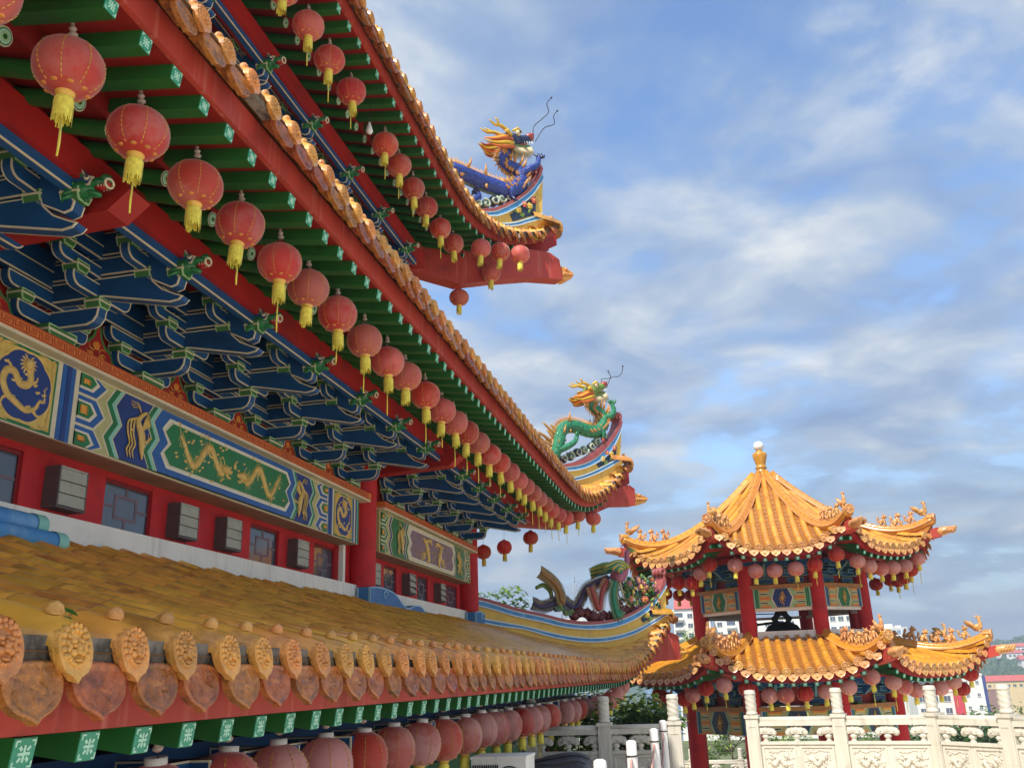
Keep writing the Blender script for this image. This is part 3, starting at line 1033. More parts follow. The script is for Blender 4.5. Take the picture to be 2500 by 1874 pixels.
def rel(b, pts, rad, mat='gold', n=6, k=5):
    c = catmull([(XB + 0.012, y, z) for y, z in pts], k)
    if isinstance(rad, (list, tuple)):
        rr = []
        for i in range(len(c)):
            f = i / (len(c) - 1) * (len(rad) - 1); j = min(int(f), len(rad) - 2); f -= j
            rr.append(rad[j] * (1 - f) + rad[j + 1] * f)
    else:
        rr = rad
    b.tube(c, rr, n, mat, flat=((1, 0, 0), 0.55))


def claw(b, y, z, a, L=0.10):
    rel(b, [(y, z), (y + L * 0.6 * math.cos(a), z + L * 0.6 * math.sin(a)), (y + L * math.cos(a + 0.3), z + L * math.sin(a + 0.3))], [0.022, 0.016, 0.012])
    ey, ez = y + L * math.cos(a + 0.3), z + L * math.sin(a + 0.3)
    for d in (-0.9, -0.3, 0.3, 0.9):
        rel(b, [(ey, ez), (ey + 0.03 * math.cos(a + d), ez + 0.03 * math.sin(a + d)), (ey + 0.05 * math.cos(a + d * 1.5), ez + 0.05 * math.sin(a + d * 1.5))], [0.008, 0.006, 0.002], n=5, k=2)


def dhead(b, y, z, s, sc=1.0):
    """relief dragon head looking along s"""
    g = lambda dy, dz: (y + s * dy * sc, z + dz * sc)
    rel(b, [g(-0.06, 0.0), g(0.0, 0.015), g(0.07, 0.005), g(0.10, 0.02)], [0.035 * sc, 0.045 * sc, 0.028 * sc, 0.02 * sc])
    rel(b, [g(0.0, -0.02), g(0.05, -0.05), g(0.09, -0.045)], [0.02 * sc, 0.016 * sc, 0.010 * sc])
    for k in range(5):
        rel(b, [g(-0.03, 0.01 * k - 0.02), g(-0.10, 0.03 * k - 0.05), g(-0.15, 0.05 * k - 0.06)], [0.012 * sc, 0.009 * sc, 0.003 * sc], n=5, k=3)
    rel(b, [g(-0.02, 0.04), g(-0.05, 0.10), g(-0.10, 0.12)], [0.010 * sc, 0.008 * sc, 0.003 * sc], n=5, k=3)


def clouds(b, y0, y1, z0, z1, n, seed, mat='gold'):
    r2 = random.Random(seed)
    for k in range(n):
        y, z = r2.uniform(y0, y1), r2.uniform(z0, z1)
        b.ball((XB + 0.010, y, z), (0.014, 0.030, 0.016), mat, 7, 4)
        b.ball((XB + 0.012, y + 0.022, z + 0.012), (0.012, 0.016, 0.012), mat, 6, 4)
        rel(b, [(y, z), (y - 0.03, z + 0.03), (y - 0.02, z + 0.06)], [0.006, 0.005, 0.002], mat, n=4, k=2)


def flames(b, y0, y1, z0, z1, seed, n=26):
    """little wavy gold licks scattered over a ground"""
    r2 = random.Random(seed)
    for k in range(n):
        y, z = r2.uniform(y0, y1), r2.uniform(z0, z1); a = r2.uniform(0, 6.28); l = 0.05
        rel(b, [(y, z), (y + l * math.cos(a), z + l * math.sin(a)), (y + 1.5 * l * math.cos(a + 0.8), z + 1.5 * l * math.sin(a + 0.8))], [0.006, 0.006, 0.002], n=4, k=3)


def medallion(bp, br, y0, y1, seed):
    m_ = (y0 + y1) / 2; w = (y1 - y0) / 2; zc = (ZB0 + ZB1) / 2; h = (ZB1 - ZB0) / 2
    flat(bp, [(y0, ZB0 + 0.02), (y1, ZB0 + 0.02), (y1, ZB1 - 0.02), (y0, ZB1 - 0.02)], 'pgreen', 1)
    flat(bp, [(y0 + 0.03, ZB0 + 0.05), (y1 - 0.03, ZB0 + 0.05), (y1 - 0.03, ZB1 - 0.05), (y0 + 0.03, ZB1 - 0.05)], 'pgold', 2)
    lob = lambda k, q: (m_ + (w * 0.86 * q) * (1 + 0.055 * abs(math.sin(4 * k)) - 0.03) * math.cos(k), zc + (h * 0.86 * q) * (1 + 0.055 * abs(math.sin(4 * k)) - 0.03) * math.sin(k))
    flat(bp, [lob(2 * math.pi * i / 64, 1.03) for i in range(64)], 'gold', 3)
    flat(bp, [lob(2 * math.pi * i / 64, 0.96) for i in range(64)], 'navy', 4)
    # corner scrolls
    for sy in (-1, 1):
        for sz in (-1, 1):
            cy, cz = m_ + sy * w * 0.82, zc + sz * h * 0.84
            for k in range(4):
                yy, zz = cy - sy * 0.07 * (k % 2) * 1.2, cz - sz * 0.07 * (k // 2) * 1.2
                rel(br, [(yy + 0.026 * math.cos(a) * (1 - a / 9), zz + 0.026 * math.sin(a) * (1 - a / 9)) for a in (0, 1.2, 2.4, 3.6, 4.8, 6)], [0.008, 0.006], n=5, k=2)
            rel(br, [(cy - sy * 0.02, cz), (cy - sy * 0.11, cz + sz * 0.02), (cy - sy * 0.2, cz + sz * 0.03)], [0.012, 0.010, 0.004], n=5, k=3)
            rel(br, [(cy, cz - sz * 0.02), (cy + sy * 0.01, cz - sz * 0.12), (cy + sy * 0.015, cz - sz * 0.2)], [0.012, 0.010, 0.004], n=5, k=3)
    # coiled dragon
    P = lambda a, c: (m_ + a * w, zc + c * h)
    pl = [P(0.06, 0.44), P(0.16, 0.26), P(0.10, 0.06), P(-0.14, 0.02), P(-0.34, 0.24), P(-0.56, 0.20), P(-0.62, -0.06), P(-0.46, -0.32), P(-0.16, -0.46), P(0.14, -0.56), P(0.40, -0.44), P(0.52, -0.24), P(0.66, -0.20), P(0.64, 0.06), P(0.74, 0.2)]
    rel(br, pl, [0.032, 0.042, 0.044, 0.042, 0.042, 0.042, 0.04, 0.04, 0.036, 0.03, 0.022, 0.018, 0.014, 0.010, 0.004], n=7, k=5)
    for i in range(1, 14):
        (y0_, z0_), (y1_, z1_) = pl[i], pl[i + 1]
        for f in (0.0, 0.33, 0.66):
            y_, z_ = y0_ + (y1_ - y0_) * f, z0_ + (z1_ - z0_) * f
            a = math.atan2(z1_ - z0_, y1_ - y0_) + (1.9 if i % 2 else -1.9)
            L = 0.052 if i < 11 else 0.035
            rel(br, [(y_, z_), (y_ + L * 0.7 * math.cos(a), z_ + L * 0.7 * math.sin(a)), (y_ + L * 1.2 * math.cos(a + 0.5), z_ + L * 1.2 * math.sin(a + 0.5))], [0.012, 0.009, 0.002], n=4, k=2)
    br.ball((XB + 0.02, *P(0.05, 0.54)), (0.04, 0.060, 0.062), 'gold', 8, 5)
    for s_ in (-1, 1):
        br.ball((XB + 0.05, P(0.05, 0.54)[0] + s_ * 0.026, P(0.05, 0.54)[1] + 0.02), 0.012, 'line', 6, 4)
        for q in range(6):
            a = 0.5 + 0.42 * q
            rel(br, [P(0.05, 0.54), (P(0.05, 0.54)[0] + s_ * 0.085 * math.sin(a), P(0.05, 0.54)[1] + 0.085 * math.cos(a)), (P(0.05, 0.54)[0] + s_ * 0.13 * math.sin(a + 0.25), P(0.05, 0.54)[1] + 0.12 * math.cos(a + 0.25))], [0.018, 0.014, 0.003], n=5, k=3)
    for (y_, z_, a) in ((0.20, 0.12, 0.5), (-0.42, -0.36, 3.7), (0.34, -0.5, -0.6), (-0.40, 0.26, 2.2)):
        claw(br, *P(y_, z_), a, 0.11)
    clouds(br, m_ - w * 0.62, m_ + w * 0.62, zc - h * 0.66, zc + h * 0.62, 12, seed)
    flames(br, m_ - w * 0.6, m_ + w * 0.6, zc - h * 0.65, zc + h * 0.6, seed + 40, 16)


def phoenix_panel(br, yc, s, seed):
    g = lambda dy, z: (yc + s * dy, z)
    rel(br, [g(0.10, 2.98), g(0.02, 2.93), g(-0.04, 2.84), g(0.04, 2.70), g(0.06, 2.56), g(0.08, 2.44)], [0.016, 0.028, 0.04, 0.062, 0.045, 0.012], n=7)
    rel(br, [g(0.12, 2.97), g(0.16, 2.93)], [0.012, 0.003], n=5)
    for k in range(6):
        a = 1.25 - 0.13 * k
        rel(br, [g(0.04, 2.76), g(0.04 + 0.14 * math.cos(a), 2.76 + 0.14 * math.sin(a)), g(0.04 + (0.25 - 0.015 * k) * math.cos(a - 0.1), 2.76 + (0.25 - 0.015 * k) * math.sin(a - 0.1))], [0.012, 0.014, 0.004], n=5, k=3)
    for k in range(3):
        o = -0.08 - 0.05 * k
        rel(br, [g(-0.02, 2.88), g(o - 0.02, 2.86 - 0.02 * k), g(o - 0.03, 2.70), g(o + 0.02, 2.58), g(o - 0.02, 2.50), g(o + 0.01, 2.42)], [0.012, 0.014, 0.014, 0.012, 0.014, 0.006], n=5, k=4)
    for k in range(3):
        rel(br, [g(0.0, 2.95), g(-0.06, 3.0 + 0.02 * k), g(-0.14, 2.98 + 0.03 * k), g(-0.20, 3.01 + 0.02 * k)], [0.007, 0.006, 0.006, 0.002], n=4, k=3)
    claw(br, *g(0.09, 2.64), 0.3 if s > 0 else 2.8, 0.08)
    clouds(br, yc - 0.22, yc + 0.22, 2.44, 3.0, 4, seed)


def hexes(bp, br, y0, s, zr=((2.42, 1), (2.735, 1), (3.05, 1)), cols=('pblue', 'pgreen'), w=0.45):
    """column of elongated hexagons that point along s, nested coloured borders"""
    h = 0.158
    for zc, _ in zr:
        for lay, (q, mt) in enumerate(((1.0, 'line'), (0.90, cols[0]), (0.62, 'pwhite'), (0.54, 'line'), (0.46, 'pgreen'))):
            a = h * q; yy = w * q + (1 - q) * 0.06
            pts = [(y0, zc - a), (y0 + s * (yy - a), zc - a), (y0 + s * yy, zc), (y0 + s * (yy - a), zc + a), (y0, zc + a)]
            pts = [(p[0], min(max(p[1], ZB0 + 0.025), ZB1 - 0.025)) for p in pts]
            if max(p[1] for p in pts) - min(p[1] for p in pts) > 0.01:
                flat(bp, pts, mt, 2 + lay)
        for k in range(7):
            a = -1.2 + 0.4 * k
            z_ = zc + 0.012 * (k - 3)
            if ZB0 + 0.07 < z_ < ZB1 - 0.07:
                bp.tube([(XB + 0.027, y0 + s * 0.03, z_), (XB + 0.030, y0 + s * 0.09, zc + 0.035 * math.sin(a)), (XB + 0.026, y0 + s * (0.13 + 0.02 * math.cos(a)), min(max(zc + 0.05 * math.sin(a), ZB0 + 0.04), ZB1 - 0.04))], [0.010, 0.012, 0.003], 5, 'porange' if k % 2 else 'lgold')


def stripes(bp, y0, y1, cols):
    n = len(cols)
    for i, mt in enumerate(cols):
        a = y0 + (y1 - y0) * i / n; c = y0 + (y1 - y0) * (i + 1) / n
        flat(bp, [(a, ZB0 + 0.012), (c - 0.002, ZB0 + 0.012), (c - 0.002, ZB1 - 0.012), (a, ZB1 - 0.012)], mt, 1 + (i % 3))


# first bay
bm = MB()
bm.box(-6.50, XB, 4.6, 14.95, ZB0 + 0.01, ZB1, 'line')
bm.box(-6.50, XB - 0.004, 4.6, 14.946, ZB0, ZB0 + 0.01, 'soffit')
beam1 = bm.obj('painted_beam', hall)
bp = MB()
for i_, (a_, c_) in enumerate(((6.34, 7.18), (13.86, 14.66))):
    br = MB(); medallion(bp, br, a_, c_, 3 + i_); br.obj('coiled_dragon_relief', beam1)
br = MB()
stripes(bp, 7.18, 7.50, ['line', 'pblue', 'navy', 'pblue', 'line'])
stripes(bp, 13.58, 13.86, ['line', 'pblue', 'navy', 'pblue', 'line'])
stripes(bp, 14.68, 14.95, ['pblue', 'line', 'navy', 'pteal', 'pgreen'])
stripes(bp, 6.06, 6.34, ['line', 'pblue', 'navy', 'pblue', 'pgreen'])
flat(bp, [(7.5, ZB0 + 0.02), (13.58, ZB0 + 0.02), (13.58, ZB1 - 0.02), (7.5, ZB1 - 0.02)], 'oliveg', 1)
hexes(bp, br, 7.50, 1); hexes(bp, br, 13.58, -1)
Zs = [(8.05, 'line'), (8.075, 'pgreen'), (8.15, 'pteal'), (8.20, 'line'), (8.215, 'navy')]
for i, (y, mt) in enumerate(Zs):
    flat(bp, zpoly(y, -1, 21.08 - y, 1), mt, 2 + i)
for i, (y, mt) in enumerate([(8.72, 'line'), (8.735, 'pgreen'), (8.80, 'pteal'), (8.86, 'line'), (8.875, 'pblue')]):
    flat(bp, zpoly(y, -1, 21.08 - y, 1), mt, 7 + i)
for i, (d, mt) in enumerate([(0.0, 'pwhite'), (0.035, 'line'), (0.06, 'pgreen')]):
    flat(bp, zpoly(9.03 + d, -1, 12.05 - d, 1, ZB0 + 0.10 + d * 0.8, ZB1 - 0.10 - d * 0.8), mt, 12 + i)
bp.obj('beam_painting', beam1)
XB_SAVE = XB
XB = -6.06
for s, y0 in ((1, 9.2), (-1, 11.88)):
    br = MB()
    body = [(y0 + s * (0.04 + 1.02 * k / 10), 2.735 + 0.17 * math.cos(k * 0.95 + 0.1) * (0.9 if k < 9 else 0.7)) for k in range(11)]
    rel(br, body, [0.012, 0.034, 0.046, 0.05, 0.052, 0.05, 0.046, 0.042], n=7, k=5)
    dhead(br, body[-1][0] + s * 0.06, body[-1][1] + 0.06, s, 1.45)
    for k, a in ((2, -1.0), (4, 0.9), (6, -0.9), (8, -0.5)):
        claw(br, body[k][0], body[k][1], a if s > 0 else math.pi - a, 0.17)
    for k in range(64):
        f = k / 64; i = min(9, int(f * 10)); g = f * 10 - i
        y = body[i][0] * (1 - g) + body[i + 1][0] * g; z = body[i][1] * (1 - g) + body[i + 1][1] * g
        sd_ = 1 if k % 2 else -1
        rel(br, [(y, z + 0.03 * sd_), (y - s * 0.02, z + (0.07 + 0.02 * (k % 3)) * sd_), (y - s * 0.06, z + (0.09 + 0.03 * (k % 3)) * sd_)], [0.014, 0.010, 0.003], n=4, k=2)
    br.obj('dragon_relief', beam1)
br = MB()
clouds(br, 9.15, 11.95, 2.47, 3.01, 46, 8)
flames(br, 9.15, 11.95, 2.48, 3.0, 77, 40)
br.ball((XB + 0.012, 10.54, 2.78), (0.02, 0.04, 0.04), 'gold', 8, 5)
flames(br, 10.44, 10.64, 2.68, 2.95, 5, 10)
br.obj('cloud_relief', beam1, kind='stuff')
XB = -6.075
for a_ in ((8.50, 1, 11), (12.58, -1, 12)):
    br = MB(); phoenix_panel(br, *a_); br.obj('phoenix_relief', beam1)
XB = XB_SAVE

# second bay
bm = MB()
bm.box(-6.50, XB, 15.98, 22.42, ZB0 + 0.01, ZB1, 'oliveg')
bm.box(-6.50, XB - 0.004, 15.98, 22.416, ZB0, ZB0 + 0.01, 'soffit')
beam2 = bm.obj('painted_beam', hall)
bp, br = MB(), MB()
hexes(bp, br, 16.05, 1, cols=('pgreen', 'line'), w=0.42); hexes(bp, br, 22.35, -1, cols=('pgreen', 'line'), w=0.42)
MID2 = 38.4
for i, (y, mt) in enumerate([(16.58, 'line'), (16.60, 'navy'), (16.66, 'line'), (16.69, 'pgreen'), (17.38, 'line'), (17.40, 'navy'), (17.46, 'line'), (17.50, 'pgreen'), (17.58, 'line')]):
    flat(bp, zpoly(y, -1, MID2 - y, 1), mt, 2 + i)
flat(bp, zpoly(17.72, -1, MID2 - 17.72, 1, ZB0 + 0.10, ZB1 - 0.10), 'pwhite', 11)
flat(bp, zpoly(17.76, -1, MID2 - 17.76, 1, ZB0 + 0.12, ZB1 - 0.12), 'purple', 12)
bp.obj('beam_painting', beam2)
XB = -6.07
for a_ in ((17.12, 1, 21), (21.3, -1, 22)):
    br = MB(); phoenix_panel(br, *a_); br.obj('phoenix_relief', beam2)
XB = -6.06
for s, yc in ((1, 18.75), (-1, 19.65)):
    br = MB()
    rel(br, [(yc - s * 0.3, 2.95), (yc - s * 0.1, 2.86), (yc, 2.72), (yc + s * 0.08, 2.55), (yc + s * 0.02, 2.45)], [0.02, 0.06, 0.085, 0.07, 0.03], n=7)
    rel(br, [(yc - s * 0.1, 2.9), (yc + s * 0.2, 2.94), (yc + s * 0.32, 2.86)], [0.04, 0.05, 0.02], n=6)
    for k in range(4):
        rel(br, [(yc - s * 0.05, 2.7), (yc - s * 0.25, 2.62 - 0.04 * k), (yc - s * (0.4 + 0.05 * k), 2.66 - 0.05 * k)], [0.02, 0.02, 0.005], n=5, k=3)
    br.obj('bird_relief', beam2)
br = MB()
flames(br, 17.9, 20.5, 2.5, 2.97, 15, 70)
XB = XB_SAVE
br.obj('scroll_relief', beam2, kind='stuff')

# ---- orange band with the key pattern, cream underside
for (y0, y1) in ((4.2, 15.22), (15.93, 22.75)):
    b = MB()
    b.box(-6.42, -5.97, y0, y1, ZB1 + 0.035, ZB1 + 0.15, 'band')
    b.box(-6.42, -5.98, y0, y1 - 0.005, ZB1 + 0.003, ZB1 + 0.035, 'line')
    cor = b.obj('cornice_band', hall)
    b = MB()
    u = 0.17; z0 = ZB1 + 0.040; H = 0.105; w = 0.010
    k = 0
    while y0 + (k + 1) * u < y1:
        o = y0 + k * u
        F = -5.966
        for (a, c, za, zb) in ((0, 1, 0, 0), (0, 1, 1, 1)):
            pass
        b.box(-5.969, F, o, o + u, z0, z0 + w, 'key'); b.box(-5.969, F, o, o + u, z0 + H - w, z0 + H, 'key')
        z1 = z0 + 0.030; z2 = z0 + H - 0.030
        b.box(-5.969, F, o + 0.010, o + 0.120, z1 - w / 2, z1 + w / 2, 'key')
        b.box(-5.969, F, o + 0.050, o + 0.160, z2 - w / 2, z2 + w / 2, 'key')
        b.box(-5.969, F, o + 0.010, o + 0.010 + w, z1 + w / 2, z2 - w / 2 + 0.016, 'key')
        b.box(-5.969, F, o + 0.150, o + 0.160, z1 - w / 2 - 0.012, z2 - w / 2, 'key')
        b.box(-5.969, F, o + 0.045, o + 0.125, z0 + H / 2 - w / 2, z0 + H / 2 + w / 2, 'key')
        k += 1
    b.obj('key_pattern', cor)

# ---- wall-mounted boxes between the windows
BOXES = [((7.61, 8.04), 'beside the nearest whole window'), ((9.74, 10.17), 'right after the nearest lattice window'), ((10.84, 11.26), 'left of the middle lattice window'),
         ((12.97, 13.40), 'just before the window at the column'), ((16.2, 16.6), 'partly behind the near red column'), ((18.28, 18.70), 'between two windows past the near column'), ((20.49, 20.89), 'last before the corner column')]
def box_mesh():
    b = MB()
    b.box(-0.12, 0.0, -0.215, 0.215, -0.21, 0.21, 'boxdark')
    b.box(0.0, 0.06, -0.215, -0.195, -0.21, 0.21, 'boxdark'); b.box(0.0, 0.06, 0.195, 0.215, -0.21, 0.21, 'boxdark')
    b.box(0.0, 0.06, -0.195, 0.195, 0.19, 0.21, 'boxgrey'); b.box(0.0, 0.06, -0.195, 0.195, -0.21, -0.19, 'boxdark')
    s = MB()
    s.box(-0.01, 0.008, -0.192, 0.192, -0.058, 0.058, 'boxgrey')
    return b.mesh('casing'), s.mesh('slat')
ME_CASE, ME_SLAT = box_mesh()
for i, ((a, c), where) in enumerate(BOXES):
    y = (a + c) / 2
    t_ = thing('louvre_box', 'grey three-slat box fixed to the red wall, ' + where, 'wall box', (-6.35, y, 1.98), 'grey boxes along the red facade')
    sy = (c - a) / 0.43
    inst('casing', ME_CASE, t_, T(-6.345, y, 1.98) @ Matrix.Diagonal((1, sy, 1, 1)))
    for k in range(3):
        tilt = 0.04 if i < 5 else (0.35 if k < 2 else 0.5)
        inst('slat', ME_SLAT, t_, T(-6.292, y, 2.108 - 0.126 * k) @ Matrix.Rotation(-tilt, 4, 'Y') @ Matrix.Diagonal((1, sy, 1, 1)))
    b = MB(); b.tube(catmull([(-6.30, y - 0.06, 1.775), (-6.29, y - 0.05, 1.73), (-6.31, y - 0.02, 1.712)], 4), 0.006, 5, 'wire'); b.obj('cable', t_)

# ---- bracket sets
def arc_end(x0, x1, z0, z1, r, n=5):
    """bar profile whose lower outer corners are rounded"""
    pts = [(x0, z1)]
    for k in range(n + 1):
        a = math.pi + math.pi / 2 * k / n
        pts.append((x0 + r + r * math.cos(a), z0 + r + r * math.sin(a)))
    for k in range(n + 1):
        a = -math.pi / 2 + math.pi / 2 * k / n
        pts.append((x1 - r + r * math.cos(a), z0 + r + r * math.sin(a)))
    pts.append((x1, z1))
    return pts


def yz(x):      # frame whose 2-D plane is (y, z) at given x
    return frame((x, 0, 0), (0, 1, 0), (0, 0, 1), (1, 0, 0))


XZ = frame((0, 0, 0), (1, 0, 0), (0, 0, 1), (0, -1, 0))


def bracket_meshes():
    out = {}
    b = MB()      # web: stacked arms running outwards, with the long beak
    b.outlined(arc_end(-6.4, -5.62, 3.42, 3.60, 0.10)[::-1][:] if False else [(-6.4, 3.60), (-6.4, 3.42), (-5.75, 3.42), (-5.68, 3.45), (-5.64, 3.51), (-5.63, 3.60)], XZ, 0.13, 'blue', 'line', 0.014)
    out['arm'] = b.mesh('arm')
    b = MB()
    b.outlined([(-6.4, 3.90), (-6.4, 3.70), (-5.70, 3.70), (-5.60, 3.70), (-4.86, 3.545), (-4.76, 3.56), (-4.72, 3.60), (-4.80, 3.63), (-4.95, 3.70), (-5.06, 3.80), (-5.10, 3.90)], XZ, 0.13, 'blue', 'line', 0.014)
    b.box(-4.775, -4.735, -0.045, 0.045, 3.565, 3.595, 'pblue')
    out['beak'] = b.mesh('beak_arm')
    b = MB()
    b.outlined([(-6.4, 4.12), (-6.4, 3.93), (-5.2, 3.93), (-5.12, 3.83), (-4.86, 3.70), (-4.79, 3.72), (-4.77, 3.80), (-4.80, 3.84), (-4.74, 3.92), (-4.66, 3.93), (-4.62, 4.0), (-4.70, 4.02), (-4.76, 4.12)], XZ, 0.13, 'blue', 'line', 0.014)
    out['upper'] = b.mesh('upper_arm')
    b = MB()
    b.outlined([(-6.4, 4.40), (-6.4, 4.15), (-4.95, 4.15), (-4.85, 4.40)], XZ, 0.13, 'blue', 'line', 0.013)
    out['web'] = b.mesh('top_arm')

    def arm(x, hw, z0, z1, r, th=0.10):
        q = MB(); q.outlined(arc_end(-hw, hw, z0, z1, r), yz(x), th, 'blue', 'line', 0.013); return q.mesh('cross_arm')

    out['cross'] = [arm(-6.22, 0.50, 3.43, 3.58, 0.10), arm(-6.22, 0.66, 3.68, 3.82, 0.10),
                    arm(-5.70, 0.44, 3.70, 3.84, 0.11), arm(-5.70, 0.66, 3.90, 4.02, 0.10),
                    arm(-5.18, 0.38, 3.93, 4.07, 0.11)]

    def block(w, h, t_, light=False):
        q = MB()
        prof = [(-w / 2, h / 2), (-w / 2, 0), (-w * 0.36, -h / 2), (w * 0.36, -h / 2), (w / 2, 0), (w / 2, h / 2)]
        q.outlined(prof, yz(0), t_, 'bgreen', 'lgreen', 0.012)
        q.box(-t_ / 2 - 0.004, t_ / 2 + 0.004, -w / 2 - 0.004, w / 2 + 0.004, h * 0.06, h * 0.22, 'line')
        return q.mesh('bearing_block')
    out['blk'] = block(0.17, 0.11, 0.17)
    out['base'] = block(0.40, 0.15, 0.30)
    # dragon head
    b = MB()
    b.ball((-4.86, 0, 3.95), (0.15, 0.075, 0.095), 'dgreen', 10, 7)
    b.ball((-4.72, 0, 3.99), (0.13, 0.06, 0.05), 'dgreen', 10, 6)
    b.ball((-4.63, 0, 4.02), (0.05, 0.055, 0.04), 'dgreen', 8, 6)
    b.ball((-4.76, 0, 3.90), (0.10, 0.05, 0.032), 'dgreen', 8, 5, rot=Matrix.Rotation(0.25, 4, 'Y'))
    b.tube([(-4.74 + 0.02, 0, 3.945), (-4.66, 0, 3.955), (-4.60, 0, 3.985)], [0.03, 0.032, 0.03], 8, 'red')
    ring = [(-4.60 + 0.012 * math.sin(2 * math.pi * k / 12), 0.045 * math.cos(2 * math.pi * k / 12), 3.975 + 0.036 * math.sin(2 * math.pi * k / 12)) for k in range(13)]
    b.tube(ring, 0.011, 6, 'line')
    for s in (-1, 1):
        b.ball((-4.78, s * 0.062, 4.02), (0.028, 0.02, 0.026), 'line', 7, 5); b.ball((-4.77, s * 0.074, 4.022), (0.014, 0.012, 0.014), 'wire', 6, 4)
        for k in range(4):
            b.tube([(-4.90, s * 0.06, 3.98 - 0.035 * k), (-4.95 - 0.01 * k, s * 0.08, 3.97 - 0.045 * k), (-4.99, s * 0.07, 3.94 - 0.045 * k)], [0.025, 0.018, 0.004], 6, 'dgreen')
        b.tube([(-4.80, s * 0.05, 4.03), (-4.88, s * 0.07, 4.07), (-4.97, s * 0.07, 4.06)], [0.018, 0.014, 0.005], 6, 'dgreen')
        for k in range(3):
            b.tube([(-4.68 + 0.03 * k, s * 0.035, 3.955), (-4.68 + 0.03 * k, s * 0.035, 3.93)], [0.008, 0.002], 4, 'line')
    for k in range(4):
        b.tube([(-4.78 - 0.03 * k, 0, 3.89 - 0.005 * k), (-4.80 - 0.035 * k, 0, 3.83)], [0.022, 0.004], 5, 'dgreen')
    b.v = [((p[0] + 4.80) * 0.92 - 4.70, p[1] * 1.1, (p[2] - 3.95) * 0.95 + 3.93) for p in b.v]
    out['head'] = b.mesh('dragon_head')
    return out


BR = bracket_meshes()


def bracket_set(y, dX=0.0, dz=0.0, full=True):
    X = T(dX, y, dz)
    root = inst('bracket_set', BR['web'], hall, X)
    P = lambda nm, me, Y=ID: inst(nm, me, root, X @ Y)
    P('beak_arm', BR['beak']); P('upper_arm', BR['upper']); P('dragon_head', BR['head'])
    if full:
        P('arm', BR['arm'])
        P('bearing_block', BR['base'], T(-6.2, 0, 3.355))
    for i, c in enumerate(BR['cross']):
        if full or i > 1:
            P('cross_arm', c)
    for (x, yy, z) in ((-5.70, 0, 3.65), (-5.70, -0.36, 3.885), (-5.70, 0.36, 3.885), (-5.70, -0.58, 4.06), (-5.70, 0.58, 4.06),
                       (-5.18, 0, 3.90), (-5.18, -0.31, 4.11), (-5.18, 0.31, 4.11), (-4.82, 0, 3.87), (-6.22, -0.42, 3.63), (-6.22, 0.42, 3.63)):
        if full or x > -6:
            P('bearing_block', BR['blk'], T(x, yy, z))
    return root


for y in [2.6 + 1.51 * i for i in range(9)]:
    bracket_set(y)
for y in (17.07, 18.35, 19.7, 21.0, 22.3):
    bracket_set(y)
DXT, DZT = -0.78, 4.55
for y in [6.85 + 1.505 * i for i in range(7)]:
    bracket_set(y, DXT, DZT, False)


def tie(x, z0, z1, y0, y1, dX=0, dz=0, nm='tie_beam', th=0.09):
    b = MB()
    b.box(x - th / 2, x + th / 2, y0, y1, z0, z1, 'blue')
    b.box(x + th / 2 - 0.012, x + th / 2 + 0.003, y0, y1, z0 - 0.003, z0 + 0.010, 'line')
    b.obj(nm, hall, T(dX, 0, dz))


for x, z0, z1 in ((-6.24, 3.86, 4.03), (-6.24, 4.035, 4.22), (-5.70, 4.11, 4.24), (-5.70, 4.245, 4.40), (-5.18, 4.16, 4.30), (-4.84, 3.90, 4.0)):
    tie(x, z0, z1, 1.0, 23.4)
    if x > -6:
        tie(x, z0, z1, 6.0, 16.6, DXT, DZT)
b = MB(); b.box(-6.4, -4.86, 0.5, 23.4, 4.405, 4.43, 'redsoffit'); b.obj('soffit_board', hall)
b = MB(); b.box(-6.9, -4.86, 5.8, 16.6, 4.405, 4.43, 'redsoffit', T(DXT, 0, DZT)); b.box(-6.3, -6.2, 5.8, 16.4, 3.2, 4.4, 'redsoffit', T(DXT, 0, DZT)); b.obj('soffit_board', hall)
b = MB(); b.box(-5.0, -4.74, 0.0, 23.9, 4.005, 4.30, 'red'); b.obj('purlin', hall)
b = MB(); b.box(-5.0, -4.74, 5.8, 17.0, 4.005, 4.32, 'red', T(DXT, 0, DZT)); b.obj('purlin', hall)
# cantilever beams at the columns
for y in (5.9, 15.8):
    b = MB()
    b.prism([(-6.5, y - 0.14, 4.1), (-6.5, y - 0.14, 3.72), (-4.62, y - 0.14, 3.80), (-4.42, y - 0.14, 3.97), (-4.55, y - 0.14, 4.12)], (0, 0.28, 0), 'red')
    b.obj('cantilever_beam', hall)
# red panels with gilt flames between the bracket sets
def flame_panel(y):
    b = MB()
    hw = 0.34
    half = [(0.0, 3.80), (0.05, 3.76), (0.07, 3.66), (0.14, 3.58), (0.24, 3.54), (0.30, 3.44), (hw, 3.30)]
    pts = [(-a, z) for a, z in half[::-1]] + half[1:]
    b.outlined(pts, yz(-6.27), 0.05, 'red', 'bgreen', 0.03)
    for k in range(3):
        b.lathe([(0.0, 0.0), (0.035, 0.006), (0.05, 0.0)], 10, 'porange', T(-6.243, (-0.09, 0.09, 0.0)[k], (3.42, 3.42, 3.55)[k]) @ Matrix.Rotation(R(90), 4, 'Y'))
    global XB
    s = XB; XB = -6.255
    for k in range(10):
        a = k * 0.63
        rel(b, [(0.05 * math.cos(a), 3.46 + 0.05 * math.sin(a)), (0.12 * math.cos(a + .2), 3.46 + 0.10 * math.sin(a + .2)), (0.17 * math.cos(a - .1), 3.46 + 0.13 * math.sin(a - .1))], [0.008, 0.006, 0.002], 'lgold', 4, 3)
    XB = s
    return b.mesh('flame_panel')
ME_FLAME = flame_panel(0)
for y in [3.35 + 1.51 * i for i in range(8)] + [17.7, 19.0, 20.35, 21.65]:
    inst('flame_panel', ME_FLAME, hall, T(0, y, 0))

